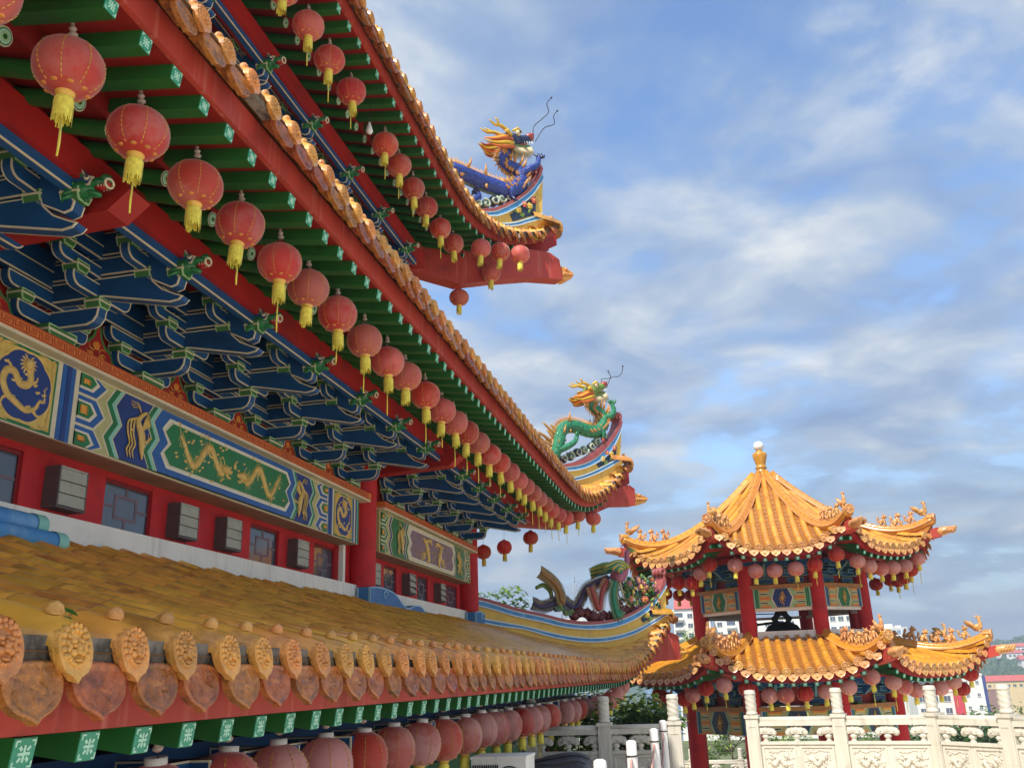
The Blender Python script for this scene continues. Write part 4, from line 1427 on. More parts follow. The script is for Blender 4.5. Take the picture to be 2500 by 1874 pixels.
# ---- blue scroll blocks standing on the lower roof at the plinth
def scroll(y0, w, h=0.34, x=-6.14, mirror=False):
    b = MB()
    s = -1 if mirror else 1
    top = [(0, -0.04), (0.14, -0.01), (0.30, -0.02), (0.42, -0.07), (0.54, -0.19), (0.64, -0.22), (0.75, -0.16), (0.85, -0.15), (0.93, -0.20), (1.0, -0.30)]
    pts = [(y0 + s * a * w, 1.70 + z * 1.3) for a, z in resamp2(top)] + [(y0 + s * w, 1.12), (y0, 1.12)]
    b.outlined(pts, yz(x), 0.26, 'scroll', 'rblue2', 0.025, lw_edge=0.04)
    sp = [(y0 + s * (0.22 * w + (0.11 * (1 - k / 15)) * math.cos(k * 0.6)), 1.55 + (0.10 * (1 - k / 15)) * math.sin(k * 0.6)) for k in range(13)]
    b.tube([(x + 0.14, p, q) for p, q in sp], [0.022 - 0.0008 * k for k in range(13)], 6, 'rblue2')
    b.obj('scroll_block', hall)


def resamp2(pl):
    return [(p.x, p.y) for p in resamp(pl, 22)]


scroll(15.35, 3.3)
scroll(22.6, 2.4)
for k, (z, y1) in enumerate(((1.47, 7.06), (1.32, 7.2))):
    b = MB()
    Y = Matrix.Rotation(R(-90), 4, 'X')
    b.lathe([(0.095, 0.0), (0.10, 0.6), (0.10, 1.4)], 16, 'rblue', T(-5.98 + 0.12 * k, y1, z) @ Matrix.Rotation(R(90), 4, 'X'))
    b.lathe([(0.104, -0.01), (0.104, 0.12)], 16, 'pteal', T(-5.98 + 0.12 * k, y1, z) @ Matrix.Rotation(R(90), 4, 'X'))
    b.lathe([(0.0, -0.012), (0.105, -0.01)], 16, 'rwhite', T(-5.98 + 0.12 * k, y1, z) @ Matrix.Rotation(R(90), 4, 'X'))
    b.obj('scroll_block', hall)

# ---- under the lower eave: blue brackets, red wall and beams in the shade
b = MB()
b.box(-6.6, -3.75, -1.0, 23.5, -0.95, -0.35, 'blue'); b.obj('lower_bracket_beam', hall)
ME_LB = MB()
ME_LB.outlined(arc_end(-0.35, 0.35, -0.75, -0.6, 0.1), yz(-3.5), 0.12, 'blue', 'line', 0.013)
ME_LB.outlined(arc_end(-0.5, 0.5, -0.52, -0.4, 0.1), yz(-3.3), 0.12, 'blue', 'line', 0.013)
ME_LB.outlined([(-3.75, -0.75), (-3.2, -0.75), (-3.1, -0.6), (-3.1, -0.4), (-3.75, -0.4)], XZ, 0.13, 'blue', 'line', 0.013)
ME_LB.box(-3.4, -3.2, -0.12, 0.12, -0.86, -0.78, 'bgreen')
ME_LB = ME_LB.mesh('lower_bracket')
for y in [1.0 + 1.1 * i for i in range(20)]:
    inst('lower_bracket', ME_LB, hall, T(0, y, 0))
b = MB(); b.box(-6.6, -4.2, -1.0, 23.3, -4.4, -0.96, 'red'); b.obj('ground_floor_wall', hall)
b = MB(); b.box(-3.86, -3.74, -1.0, 23.4, -1.32, -0.97, 'pgreen'); b.obj('ground_floor_beam', hall)

# ------------------------------------------------------------------ lanterns
def lantern_meshes(tagm, paper, D, H, cap_white, ribs=22, seg=28, tassel=0.16):
    out = {}
    b = MB()
    prof = []
    n = ribs * 2
    for k in range(n + 1):
        th = R(14) + (math.pi - R(28)) * k / n
        rr = (D / 2) * math.sin(th) ** 0.86 * (1 + (0.013 if k % 2 else -0.013))
        prof.append((rr, -H / 2 * math.cos(th)))
    b.lathe(prof, seg, paper)
    # meridian gold lines
    for j in range(8):
        a = 2 * math.pi * (j + 0.5) / 8
        for i0 in range(6, len(prof) - 6, 3):
            b.tube([((r + 0.002) * math.cos(a), (r + 0.002) * math.sin(a), z) for r, z in prof[i0:i0 + 3]], 0.0034, 4, 'lgold')
    # gilt cloud patches near the foot
    for j in range(8):
        a = 2 * math.pi * j / 8
        r, z = prof[5]
        r3, z3 = prof[9]
        b.ball((r * 0.985 * math.cos(a), r * 0.985 * math.sin(a), z + 0.004), (0.026, 0.026, 0.010), 'lorange', 8, 4)
        for q in ():
            b.ball((r3 * 0.985 * math.cos(a + q), r3 * 0.985 * math.sin(a + q), z3 + 0.003), (0.014, 0.014, 0.010), 'lorange', 6, 4)
    out['shade'] = b.mesh('shade')
    r0, zt = prof[-1]
    rb, zb = prof[0]
    b = MB()
    if cap_white:
        b.lathe([(r0 * 1.0, zt - 0.004), (r0 * 1.02, zt + 0.035), (r0 * 0.9, zt + 0.035), (r0 * 0.9, zt)], 16, 'white')
    else:
        b.lathe([(r0 * 1.02, zt - 0.006), (r0 * 0.9, zt + 0.02), (0.014, zt + 0.024), (0.0, zt + 0.024)], 16, 'red')
        b.lathe([(0.02, zt + 0.022), (0.02, zt + 0.04), (0.0, zt + 0.042)], 8, 'white')
    out['cap'] = b.mesh('cap')
    b = MB()
    b.lathe([(rb * 1.03, zb + 0.008), (rb * 0.98, zb - 0.012), (rb * 0.80, zb - 0.030), (rb * 0.7, zb - 0.036)], 16, 'lgold')
    b.lathe([(rb * 0.82, zb - 0.034), (rb * 0.95, zb - 0.05), (rb * 0.98, zb - 0.06)], 16, 'tassel')
    r2 = random.Random(5)
    rt = rb * 0.98; L = tassel
    for k in range(44):
        a = 2 * math.pi * k / 44; da = 2 * math.pi / 44 * 0.53
        l = L * r2.uniform(0.82, 1.12); rr = rt * r2.uniform(0.97, 1.03); r3 = rt * r2.uniform(0.95, 1.08)
        vs = [(rr * math.cos(a - da), rr * math.sin(a - da), zb - 0.055), (rr * math.cos(a + da), rr * math.sin(a + da), zb - 0.055),
              (r3 * math.cos(a + da * .8), r3 * math.sin(a + da * .8), zb - 0.055 - l), (r3 * math.cos(a - da * .8), r3 * math.sin(a - da * .8), zb - 0.055 - l)]
        b.add(vs, [(0, 1, 2, 3)], 'tassel')
    out['tassel'] = b.mesh('tassel')
    out['zt'] = zt; out['zb'] = zb
    pulls = []
    for L2 in (0.16, 0.30, 0.24):
        b = MB()
        b.tube([(0, 0, zb - 0.05), (0.004, 0.003, zb - 0.06 - tassel), (0.0, 0.0, zb - 0.08 - tassel)], 0.004, 5, 'tassel')
        b.tube([(0, 0, zb - 0.07 - tassel), (0.004, 0, zb - 0.08 - tassel - L2 * 0.6), (0.0, 0.003, zb - 0.08 - tassel - L2)], [0.006, 0.009, 0.007], 6, 'tassel')
        pulls.append(b.mesh('pull_cord'))
    out['pull'] = pulls
    return out


M['lorange'] = mk('lantern_orange_print', srgb(216, 136, 66), 0.5, 0.12, 12)
LM = {
    'mid': lantern_meshes('mid', 'paper', 0.44, 0.40, False),
    'mid2': lantern_meshes('mid2', 'paperpale', 0.44, 0.385, False),
    'low': lantern_meshes('low', 'paper2', 0.415, 0.425, True, tassel=0.12),
    'lowred': lantern_meshes('lowred', 'paper', 0.415, 0.425, True, tassel=0.12),
    'pag': lantern_meshes('pag', 'paper2', 0.40, 0.36, False, ribs=12, seg=18, tassel=0.11),
    'pagred': lantern_meshes('pagred', 'paperred', 0.40, 0.36, False, ribs=12, seg=18, tassel=0.11),
}
b = MB()
b.lathe([(0.0, 0.0), (0.018, 0.002), (0.030, 0.012), (0.032, 0.024), (0.020, 0.034), (0.018, 0.050), (0.026, 0.056), (0.026, 0.066), (0.014, 0.075), (0.014, 0.1)], 10, 'insul')
ME_INSUL = b.mesh('insulator')


def lantern(kind, x, y, z, zhang, label, group, pull=None, tilt=None):
    if kind == 'mid' and rng.random() < 0.45:
        kind = 'mid2'
    m_ = LM[kind]
    t_ = thing('paper_lantern', label, 'lantern', (x, y, z), group)
    tl = tilt if tilt is not None else rng.uniform(-0.09, 0.09)
    X = T(x, y, z) @ Matrix.Rotation(tl, 4, 'X') @ Matrix.Rotation(rng.uniform(-0.08, 0.08), 4, 'Y') @ RZ(rng.uniform(0, 6.28))
    inst('shade', m_['shade'], t_, X @ Matrix.Diagonal((rng.uniform(0.97, 1.03), rng.uniform(0.97, 1.03), rng.uniform(0.97, 1.03), 1))); inst('cap', m_['cap'], t_, X); inst('tassel', m_['tassel'], t_, X)
    if pull is None:
        pull = rng.random() < 0.75
    if pull:
        inst('pull_cord', rng.choice(m_['pull']), t_, T(x, y, z) @ RZ(rng.uniform(0, 6.28)))
    top = z + m_['zt']
    b = MB(); b.tube([(x, y, top + 0.01), (x + 0.004, y, (top + zhang) / 2), (x, y, zhang)], 0.004, 5, 'wire'); b.obj('wire', t_)
    inst('insulator', ME_INSUL, t_, T(x, y, zhang - 0.09) @ Matrix.Rotation(0.25, 4, 'X'))
    return t_


def lab(kind, i, where, colour='red'):
    return f'{colour} silk lantern with yellow tassel, {ORD[i]} from the near end {where}'


# middle eave
Ym = [3.56, 4.33, 5.10, 5.88, 6.62, 7.40, 8.05, 8.82, 9.64, 10.44, 11.14, 12.03, 12.84, 13.53, 14.25, 15.0, 15.85, 16.65, 17.5, 18.3, 19.0, 19.75, 20.5, 21.3, 22.1, 23.0, 23.95, 25.2]
for i, y in enumerate(Ym):
    t = TIER['mid']; dx, dz = curve(t, y + 0.6)
    z = 3.99 + dz * 0.8 + rng.uniform(-0.015, 0.015)
    lantern('mid', -3.9 + dx * 0.5, y, z, 4.33 + dz * 0.85, lab('mid', i, 'under the middle eave'), 'lanterns under the middle eave')
for i, (x, z) in enumerate(((-3.3, 4.31), (-5.16, 3.88), (-5.95, 3.66), (-6.58, 3.56))):
    lantern('mid', x, 25.7, z, z + 0.62, f'red lantern hanging behind the far corner of the middle eave, {ORD[i]} leftwards', 'lanterns on the far side of the middle eave', pull=False)
# top eave: one place holds only a bare bulb
Yt_ = [8.1, 8.83, 9.58, 10.3, 11.13, 12.63, 13.32, 14.10, 14.90, 15.78, 16.6]
for i, y in enumerate(Yt_):
    t = TIER['top']; dx, dz = curve(t, y + 0.5)
    z = 8.76 + dz * 0.45 + rng.uniform(-0.02, 0.02)
    lantern('mid', -4.8 + dx * 0.3, y, z, 9.1 + dz * 0.6, lab('top', i, 'under the top eave'), 'lanterns under the top eave')
for i, (x, y, z) in enumerate(((-4.26, 17.05, 8.86), (-3.98, 17.65, 9.02), (-3.62, 18.1, 9.12), (-4.33, 18.2, 8.80), (-5.12, 18.3, 8.34))):
    w = ['left of three below the top corner beam', 'middle of three below the top corner beam', 'right of three below the top corner beam', 'low behind the three at the top corner', 'alone below the top corner beam'][i]
    lantern('mid', x, y, z, z + 0.5, 'red silk lantern, ' + w, 'lanterns at the top corner', pull=False)
t_ = thing('bare_bulb', 'white pear-shaped bulb hanging bare where a top eave lantern is missing', 'light bulb', (-4.8, 11.9, 8.7))
b = MB(); b.lathe([(0.0, -0.12), (0.045, -0.10), (0.06, -0.06), (0.045, 0.0), (0.025, 0.06), (0.02, 0.1), (0.0, 0.1)], 12, 'white', T(-4.8, 11.9, 8.62)); b.obj('bulb', t_)
b = MB(); b.tube([(-4.8, 11.9, 8.72), (-4.79, 11.9, 9.1)], 0.006, 5, 'wire'); b.obj('wire', t_)
# lower eave
Yl = [4.75, 5.5, 6.2, 6.98, 7.75, 8.5, 9.3, 10.1, 10.95, 11.7, 12.4, 13.2, 14.1, 14.75, 15.4, 16.4, 17.9, 18.8, 19.6, 20.6, 22.0, 22.8, 24.2, 25.1, 25.9]
for i, y in enumerate(Yl):
    t = TIER['lower']; dx, dz = curve(t, y + 0.6)
    k = 'lowred' if i in (0, 1, 4, 7, 12, 15, 18) else 'low'
    z = -0.57 - 0.004 * (y - 5) + dz * 0.75 + rng.uniform(-0.012, 0.012)
    lantern(k, -3.08 + dx * 0.5, y, z, -0.22 + dz * 0.8, lab('low', i, 'under the lower eave', 'red' if k == 'lowred' else 'faded pink'), 'lanterns under the lower eave', pull=i % 3 == 2)

# ------------------------------------------------------------------ ground and terrace
M.update({
    'paving': mk('terrace_paving', srgb(222, 210, 188), 0.8, 0.06, 1.5, bump=0.2, bscale=30, dirt=srgb(186, 176, 158), dirt_amt=0.5, dirt_scale=0.8),  # lightened so the sunlit floor throws warm bounce onto the hall
    'earth': mk('garden_earth', srgb(92, 100, 62), 0.95, 0.3, 0.4, bump=0.5, bscale=4),
    'stone': mk('white_carved_stone', srgb(204, 198, 182), 0.6, 0.04, 3.0, bump=0.15, bscale=50, dirt=srgb(168, 162, 146), dirt_amt=0.6, dirt_scale=1.4, streak=srgb(150, 144, 126), streak_amt=0.45),
    'city': mk('far_city_ground', srgb(96, 110, 84), 0.95, 0.25, 0.01, dirt=srgb(140, 136, 124), dirt_amt=0.5, dirt_scale=0.02),
})
FL = -1.85


def slab(name, x0, x1, y0, y1, z0, z1, mat):
    b = MB(); b.box(x0, x1, y0, y1, z0, z1, mat)
    o = b.obj(name); o['kind'] = 'structure'
    return o


slab('terrace_floor', -3.7, 46.0, -40.0, 13.0, -2.3, FL, 'paving')  # unseen part to the right added so sunlit paving bounces light onto the facade
slab('terrace_floor', -3.7, 9.0, 13.0, 15.3, -2.3, FL, 'paving')
slab('terrace_floor', -3.7, 9.0, 15.3, 18.6, -2.3, FL, 'paving')
slab('lower_court_floor', -40.0, 30.0, -30.0, 46.0, -4.9, -4.5, 'paving')
slab('garden_ground', -60.0, 60.0, 46.0, 80.0, -7.0, -5.2, 'earth')
b = MB()
b.add([(-2500, -300, -26), (2500, -300, -26), (2500, 4500, -26), (-2500, 4500, -26)], [(0, 1, 2, 3)], 'city')
o = b.obj('ground'); o['kind'] = 'structure'

# ---- carved white balustrades
def post_meshes():
    b = MB()
    b.box(-0.105, 0.105, -0.105, 0.105, FL, -0.80, 'stone')
    for s in (-1, 1):      # sunk panels on each face, framed by thin fillets
        for ax in (0, 1):
            for (u0, u1, z0, z1) in ((-0.075, -0.060, FL + 0.1, -0.93), (0.060, 0.075, FL + 0.1, -0.93), (-0.06, 0.06, -0.945, -0.93), (-0.06, 0.06, FL + 0.1, FL + 0.115)):
                if ax == 0:
                    b.box(u0, u1, s * 0.105 - 0.008, s * 0.105 + 0.008, z0, z1, 'stone')
                else:
                    b.box(s * 0.105 - 0.008, s * 0.105 + 0.008, u0, u1, z0, z1, 'stone')
    b.box(-0.125, 0.125, -0.125, 0.125, -0.80, -0.745, 'stone')
    shaft = b.mesh('post')
    h = MB()
    h.lathe([(0.085, -0.745), (0.105, -0.735), (0.10, -0.70), (0.085, -0.69), (0.092, -0.66), (0.096, -0.64)], 18, 'stone')
    vs = []; n = 20; rows = 12
    for k in range(rows + 1):
        z = -0.64 + 0.24 * k / rows
        for j in range(n):
            a = 2 * math.pi * j / n
            r = 0.094 + 0.006 * math.sin(3 * a + k * 1.4) + 0.004 * math.sin(7 * a - k * 2.1)
            vs.append((r * math.cos(a), r * math.sin(a), z))
    h.add(vs, [(k * n + j, k * n + (j + 1) % n, (k + 1) * n + (j + 1) % n, (k + 1) * n + j) for k in range(rows) for j in range(n)], 'stone', True)
    h.lathe([(0.096, -0.40), (0.104, -0.39), (0.104, -0.37), (0.096, -0.36), (0.098, -0.345), (0.085, -0.325), (0.03, -0.318), (0.0, -0.318)], 18, 'stone')
    return shaft, h.mesh('post_head')


ME_POST, ME_HEAD = post_meshes()


def carving_mesh(seed, w, h):
    """relief of an animal among clouds for one panel, drawn in (x, z) on the -y face"""
    b = MB()
    r2 = random.Random(seed)
    def t2(pts, rad):
        b.tube(catmull([(x * w, 0.0, z * h) for x, z in pts], 4), rad, 6, 'stone', flat=((0, 1, 0), 1.0))
    for q in range(9):
        b.ball(((-0.26 + 0.055 * q) * w, 0, (0.02 + 0.10 * math.sin(q * 0.9 + seed)) * h), (0.05, 0.05, 0.042 + 0.012 * math.sin(q)), 'stone', 8, 5)
    b.ball((0.24 * w, 0, 0.22 * h), (0.055, 0.045, 0.045), 'stone', 8, 5)
    for x, z in ((-0.2, 0.05), (-0.1, 0.0), (0.1, 0.0), (0.2, 0.1)):
        t2([(x, z), (x - 0.04, z - 0.15), (x + 0.03, z - 0.28)], 0.018)
    for k in range(15):
        x, z = -0.44 + 0.062 * k, r2.uniform(-0.44, -0.28); q = r2.uniform(0.035, 0.06)
        t2([(x + q * (1 - a / 8) * math.cos(a), z + q * (1 - a / 8) * math.sin(a)) for a in (0, 1.2, 2.4, 3.6, 4.8)], 0.015)
    for k in range(22):
        s = -1 if k % 2 else 1
        x = s * r2.uniform(0.22, 0.45); z = r2.uniform(-0.2, 0.44); a = r2.uniform(0, 6.28)
        t2([(x, z), (x + 0.06 * math.cos(a), z + 0.06 * math.sin(a)), (x + 0.10 * math.cos(a + 0.9), z + 0.10 * math.sin(a + 0.9))], 0.014)
    for k in range(8):
        x = -0.3 + 0.085 * k
        b.ball((x * w, 0, (0.12 + 0.05 * math.sin(k)) * h), (0.022, 0.045, 0.022), 'stone', 6, 4)
    t2([(-0.3, 0.40), (-0.1, 0.34), (0.1, 0.42), (0.3, 0.36)], 0.014)
    return b.mesh('carving')


ME_CARV = [carving_mesh(s, 0.5, 0.46) for s in (1, 2, 3, 4)]


def lotus_mesh(half=False):
    b = MB()
    b.lathe([(0.05, -1.19), (0.055, -1.175), (0.035, -1.16), (0.035, -1.15), (0.06, -1.12), (0.064, -1.10), (0.045, -1.075), (0.03, -1.07)], 14, 'stone')
    for k in range(7):
        a = R(180 * k / 6)
        if half and k > 3:
            continue
        rr = 0.12
        b.ball((rr * 1.15 * math.cos(a), 0, -1.05 + rr * 0.55 * math.sin(a)), (0.062, 0.05, 0.055), 'stone', 8, 6)
        b.ball((rr * 0.62 * math.cos(a), -0.03, -1.045 + rr * 0.4 * math.sin(a)), (0.03, 0.03, 0.03), 'stone', 7, 5)
        b.tube([(0, -0.045, -1.06), (rr * 1.1 * math.cos(a), -0.05, -1.05 + rr * 0.55 * math.sin(a))], [0.006, 0.012], 5, 'stone')
    b.box(-0.09, 0.09, -0.045, 0.045, -1.07, -0.96, 'stone')
    return b.mesh('lotus_support')


ME_LOTUS = lotus_mesh()


def balustrade(name, label, pts, posts, two=True):
    """run of posts and carved panels through the points (x, y)"""
    t_ = thing(name, label, 'balustrade', (pts[0][0], pts[0][1], FL))
    for i, (x, y) in enumerate(pts):
        if i in posts:
            if i == len(pts) - 1:
                dv = Vector((pts[i][0] - pts[i - 1][0], pts[i][1] - pts[i - 1][1]))
            else:
                dv = Vector((pts[i + 1][0] - pts[i][0], pts[i + 1][1] - pts[i][1]))
            X = T(x, y, 0) @ RZ(math.atan2(dv.y, dv.x))
            p = inst('post', ME_POST, t_, X)
            inst('post_head', ME_HEAD, p, X @ RZ(rng.uniform(0, 6)))
    for (x0, y0), (x1, y1) in zip(pts, pts[1:]):
        d = Vector((x1 - x0, y1 - y0)); L = d.length; a = math.atan2(d.y, d.x)
        X = T(x0, y0, 0) @ RZ(a)
        g0, g1 = 0.10, L - 0.10
        b = MB()
        b.tube([(g0, 0, -0.835), (g1, 0, -0.835)], 0.055, 12, 'stone'); b.box(g0, g1, -0.06, 0.06, -0.93, -0.85, 'stone')
        b.obj('handrail', t_, X)
        b = MB()
        b.box(g0, g1, -0.05, 0.05, FL, -1.20, 'stone')
        b.box(g0, g1, -0.075, 0.075, -1.235, -1.19, 'stone'); b.box(g0, g1, -0.08, 0.08, FL, FL + 0.09, 'stone')
        n = 2 if two else 1
        W = (g1 - g0) / n
        for k in range(n):
            a0, a1 = g0 + W * k + 0.035, g0 + W * (k + 1) - 0.035
            for s in (-1, 1):
                yA, yB = sorted((s * 0.05, s * 0.068))
                b.box(a0, a0 + 0.03, yA, yB, FL + 0.12, -1.26, 'stone'); b.box(a1 - 0.03, a1, yA, yB, FL + 0.12, -1.26, 'stone')
                b.box(a0 + 0.03, a1 - 0.03, yA, yB, -1.29, -1.26, 'stone'); b.box(a0 + 0.03, a1 - 0.03, yA, yB, FL + 0.12, FL + 0.15, 'stone')
        pn = b.obj('carved_panel', t_, X)
        for k in range(n):
            inst('carving', ME_CARV[(k + int(x0 * 10)) % 4], pn, X @ T(g0 + W * (k + 0.5), -0.05, -1.52) @ Matrix.Diagonal((W / 0.68, 1, 1.0, 1)))
        for q in (0.08, 0.5, 0.92):
            inst('lotus_support', ME_LOTUS, t_, X @ T(g0 + (g1 - g0) * q, 0, 0))
    return t_


balustrade('stone_balustrade', 'sunlit white carved stone balustrade in front of the pavilion, turning at its right end', [(0.36, 17.8), (1.81, 17.5), (3.27, 17.1), (4.14, 16.1), (5.0, 15.05)], (0, 1, 2, 3, 4))
balustrade('stone_balustrade', 'shaded white carved stone balustrade behind the rope posts, left of the opening', [(-4.6, 16.3), (-3.4, 16.3), (-2.12, 16.3), (-0.95, 16.3)], (1, 2, 3), False)
balustrade('stone_balustrade', 'low white balustrade seen under the pavilion, beyond its columns', [(-4.0, 43.0), (-1.9, 43.0), (0.2, 43.0), (2.3, 43.0), (4.4, 43.0)], (1, 2, 3, 4))
bpy.data.objects[[o.name for o in bpy.data.objects if o.get('label', '').startswith('low white')][0]].matrix_basis = T(-4.0, 43.0, FL - 2.8)

# ---- rope posts
for i, (x, y) in enumerate([(-1.18, 8.6), (-1.14, 11.0), (-1.06, 13.3), (-1.09, 15.6)]):
    t_ = thing('rope_post', 'round white rope post, ' + ['nearest and lowest in view', 'second from the camera, ropes on both sides', 'third from the camera, scuffed near the top', 'farthest, against the shaded balustrade'][i], 'post', (x, y, FL), 'white rope posts')
    b = MB(); b.lathe([(0.062, FL), (0.060, -0.74), (0.055, -0.71), (0.03, -0.695), (0.0, -0.693)], 18, 'white', T(x, y, 0)); b.obj('shaft', t_)
    b = MB(); b.tube([(x + 0.066 * math.cos(a), y + 0.066 * math.sin(a), -0.86) for a in [k * 0.524 for k in range(13)]], 0.008, 5, 'wire'); b.obj('ring', t_)
M['rope'] = mk('twisted_rope', srgb(196, 150, 140), 0.8, 0.2, 60)
RP = [(-1.18, 8.6), (-1.14, 11.0), (-1.06, 13.3), (-1.09, 15.6)]
for i, (p, q) in enumerate(zip(RP, RP[1:])):
    b = MB()
    pts = [(p[0] + (q[0] - p[0]) * f, p[1] + (q[1] - p[1]) * f, -0.86 - 0.42 * 4 * f * (1 - f)) for f in [k / 24 for k in range(25)]]
    b.tube(pts, 0.014, 6, 'rope')
    for k in range(24):
        a = Vector(pts[k]); c = Vector(pts[k + 1])
        b.tube([a + Vector((0.012, 0, 0.010)), (a + c) / 2 + Vector((0, 0, -0.016)), c + Vector((-0.012, 0, 0.010))], 0.006, 4, 'rope')
    tag(b.obj('sagging_rope'), 'pinkish twisted rope sagging between the ' + ['two nearest', 'middle two', 'two farthest'][i] + ' white posts', 'rope', 'ropes between the white posts')

# ---- condenser unit and covered stand
t_ = thing('condenser_unit', 'beige outdoor air conditioner with round fan grille below the lower lanterns', 'air conditioner', (-2.65, 11.0, FL))
b = MB()
x0, x1, y0, y1, z1 = -2.98, -2.34, 10.85, 11.35, -0.86
b.box(x0, x1, y0, y1, FL + 0.25, z1, 'plinth'); b.box(x0 - 0.012, x1 + 0.012, y0 - 0.012, y1 + 0.012, z1, z1 + 0.03, 'plinth')
b.obj('cabinet', t_)
b = MB()
for k in range(12):
    b.box(x0 + 0.02 + 0.026 * k, x0 + 0.032 + 0.026 * k, y0 - 0.02, y0, z1 - 0.5, z1 - 0.06, 'wire')
b.obj('grille', t_)
b = MB()
for rr in (0.05, 0.10, 0.15):
    b.tube([(x1 - 0.19 + rr * math.cos(a), y0 - 0.012, z1 - 0.24 + rr * math.sin(a)) for a in [k * 0.2618 for k in range(25)]], 0.006, 5, 'boxgrey')
b.lathe([(0.17, 0.0), (0.0, 0.002)], 24, 'wire', T(x1 - 0.19, y0 - 0.006, z1 - 0.24) @ Matrix.Rotation(R(90), 4, 'X'))
b.obj('fan_guard', t_)
b = MB(); b.box(x0 + 0.03, x0 + 0.1, y0, y1, FL, FL + 0.25, 'wire'); b.box(x1 - 0.1, x1 - 0.03, y0, y1, FL, FL + 0.25, 'wire'); b.obj('feet', t_)
M['tarp'] = mk('dark_grey_tarpaulin', srgb(62, 64, 68), 0.55, 0.2, 3.0, bump=0.5, bscale=8, dirt=srgb(100, 100, 102), dirt_amt=0.4, dirt_scale=3)
t_ = thing('covered_stand', 'stand shrouded in a creased dark grey tarpaulin near the rope posts', 'covered stand', (-2.2, 12.3, FL))
b = MB()
gx, gy = 14, 12
prof = lambda u, v: (-0.93 - 0.30 * max(0, 0.35 - u) - 0.10 * max(0, u - 0.85) * 4 - 0.12 * abs(v - 0.5) * 2 + 0.02 * math.sin(9 * u + 4 * v) + 0.015 * math.sin(13 * v))
vs = []
for j in range(gy + 1):
    for i in range(gx + 1):
        u, v = i / gx, j / gy
        e = min(u, 1 - u, v, 1 - v)
        z = prof(u, v) if e > 0 else FL + 0.1 + 0.05 * math.sin(i * 1.7 + j)
        if 0 < e < 0.09:
            z -= 0.05
        vs.append((-2.72 + 1.0 * u, 11.75 + 1.2 * v, z))
b.add(vs, [(j * (gx + 1) + i, j * (gx + 1) + i + 1, (j + 1) * (gx + 1) + i + 1, (j + 1) * (gx + 1) + i) for j in range(gy) for i in range(gx)], 'tarp', True)
b.obj('tarpaulin', t_)
b = MB(); b.tube([(-2.72 + 1.0 * u, 11.86, prof(u, 0.1) + 0.012) for u in [k / 12 for k in range(1, 12)]], 0.012, 5, 'wire'); b.tube([(-2.72 + 1.0 * u, 12.2, prof(u, 0.4) + 0.012) for u in [k / 12 for k in range(1, 12)]], 0.010, 5, 'wire'); b.obj('seam', t_)

# ------------------------------------------------------------------ the bell pavilion
BEFORE_PAV = set(o.name for o in bpy.data.objects)
PC = Vector((1.65, 28.25, 0))
pav = thing('bell_pavilion', 'octagonal two-tier bell pavilion with bright ochre tiled roofs and red columns', 'pavilion', (PC.x, PC.y, -4.5))
TAN = math.tan(R(22.5))


def oct_pt(phi, ap, t, r, bulge=0.0):
    n = Vector((math.cos(phi), math.sin(phi), 0)); tv = Vector((-math.sin(phi), math.cos(phi), 0))
    p = n * (ap - r) + tv * t
    p = p * (1 + bulge)
    return PC + p


class Oct:
    def __init__(s, ap, Rr, z0, a, bq, h, bo, pp):
        s.ap, s.R, s.z0, s.a, s.b, s.h, s.bo, s.pp = ap, Rr, z0, a, bq, h, bo, pp

    def half(s, r):
        return max(0.001, (s.ap - r) * TAN)

    def P(s, phi, t, r, dz=0.0):
        g = min(1.0, abs(t) / s.half(r)) ** 3.2
        f = max(0.0, 1 - r / s.R)
        p = oct_pt(phi, s.ap, t, r, s.bo * g * f ** 4)
        p.z = s.z0 + s.a * r + s.b * r * r + s.h * g * f ** s.pp + dz
        return p


UP = Oct(4.10, 4.02, 2.97, 0.26, 0.112, 0.74, 0.035, 5.0)
LO = Oct(4.86, 2.62, -0.06, 0.20, 0.06, 0.66, 0.035, 3.4)
FACES = [R(-90), R(-45), R(-135), R(0), R(180), R(45), R(135), R(90)]
M['ptile'] = mk('bright_glazed_tile', srgb(206, 142, 44), 0.28, 0.16, 4.0, rnd=0.14, hue=0.01, bump=0.08, bscale=30, coat=0.35, dirt=srgb(150, 92, 36), dirt_amt=0.6, dirt_scale=4.0)
M['pcap'] = mk('bright_glazed_cap', srgb(204, 148, 86), 0.3, 0.18, 12.0, rnd=0.12, hue=0.01, bump=0.4, bscale=50, coat=0.3, dirt=srgb(140, 86, 50), dirt_amt=0.5, dirt_scale=9)
M['ppan'] = mk('bright_pan_tile', srgb(160, 104, 42), 0.34, 0.16, 6.0, dirt=srgb(140, 92, 42), dirt_amt=0.6, dirt_scale=5, coat=0.2)


def p_barrel(name, ln, r, seg=7):
    b = MB(); vs = []; fs = []
    for x, rr in ((0.0, r * 0.93), (ln - 0.006, r), (ln, r), (ln, r * 0.8)):
        for j in range(seg + 1):
            a = math.pi * j / seg
            vs.append((x, rr * math.cos(a), rr * math.sin(a)))
    c = seg + 1
    for i in range(3):
        for j in range(seg):
            fs.append((i * c + j, i * c + j + 1, (i + 1) * c + j + 1, (i + 1) * c + j))
    b.add(vs, fs, 'ptile', True)
    return b.mesh(name)


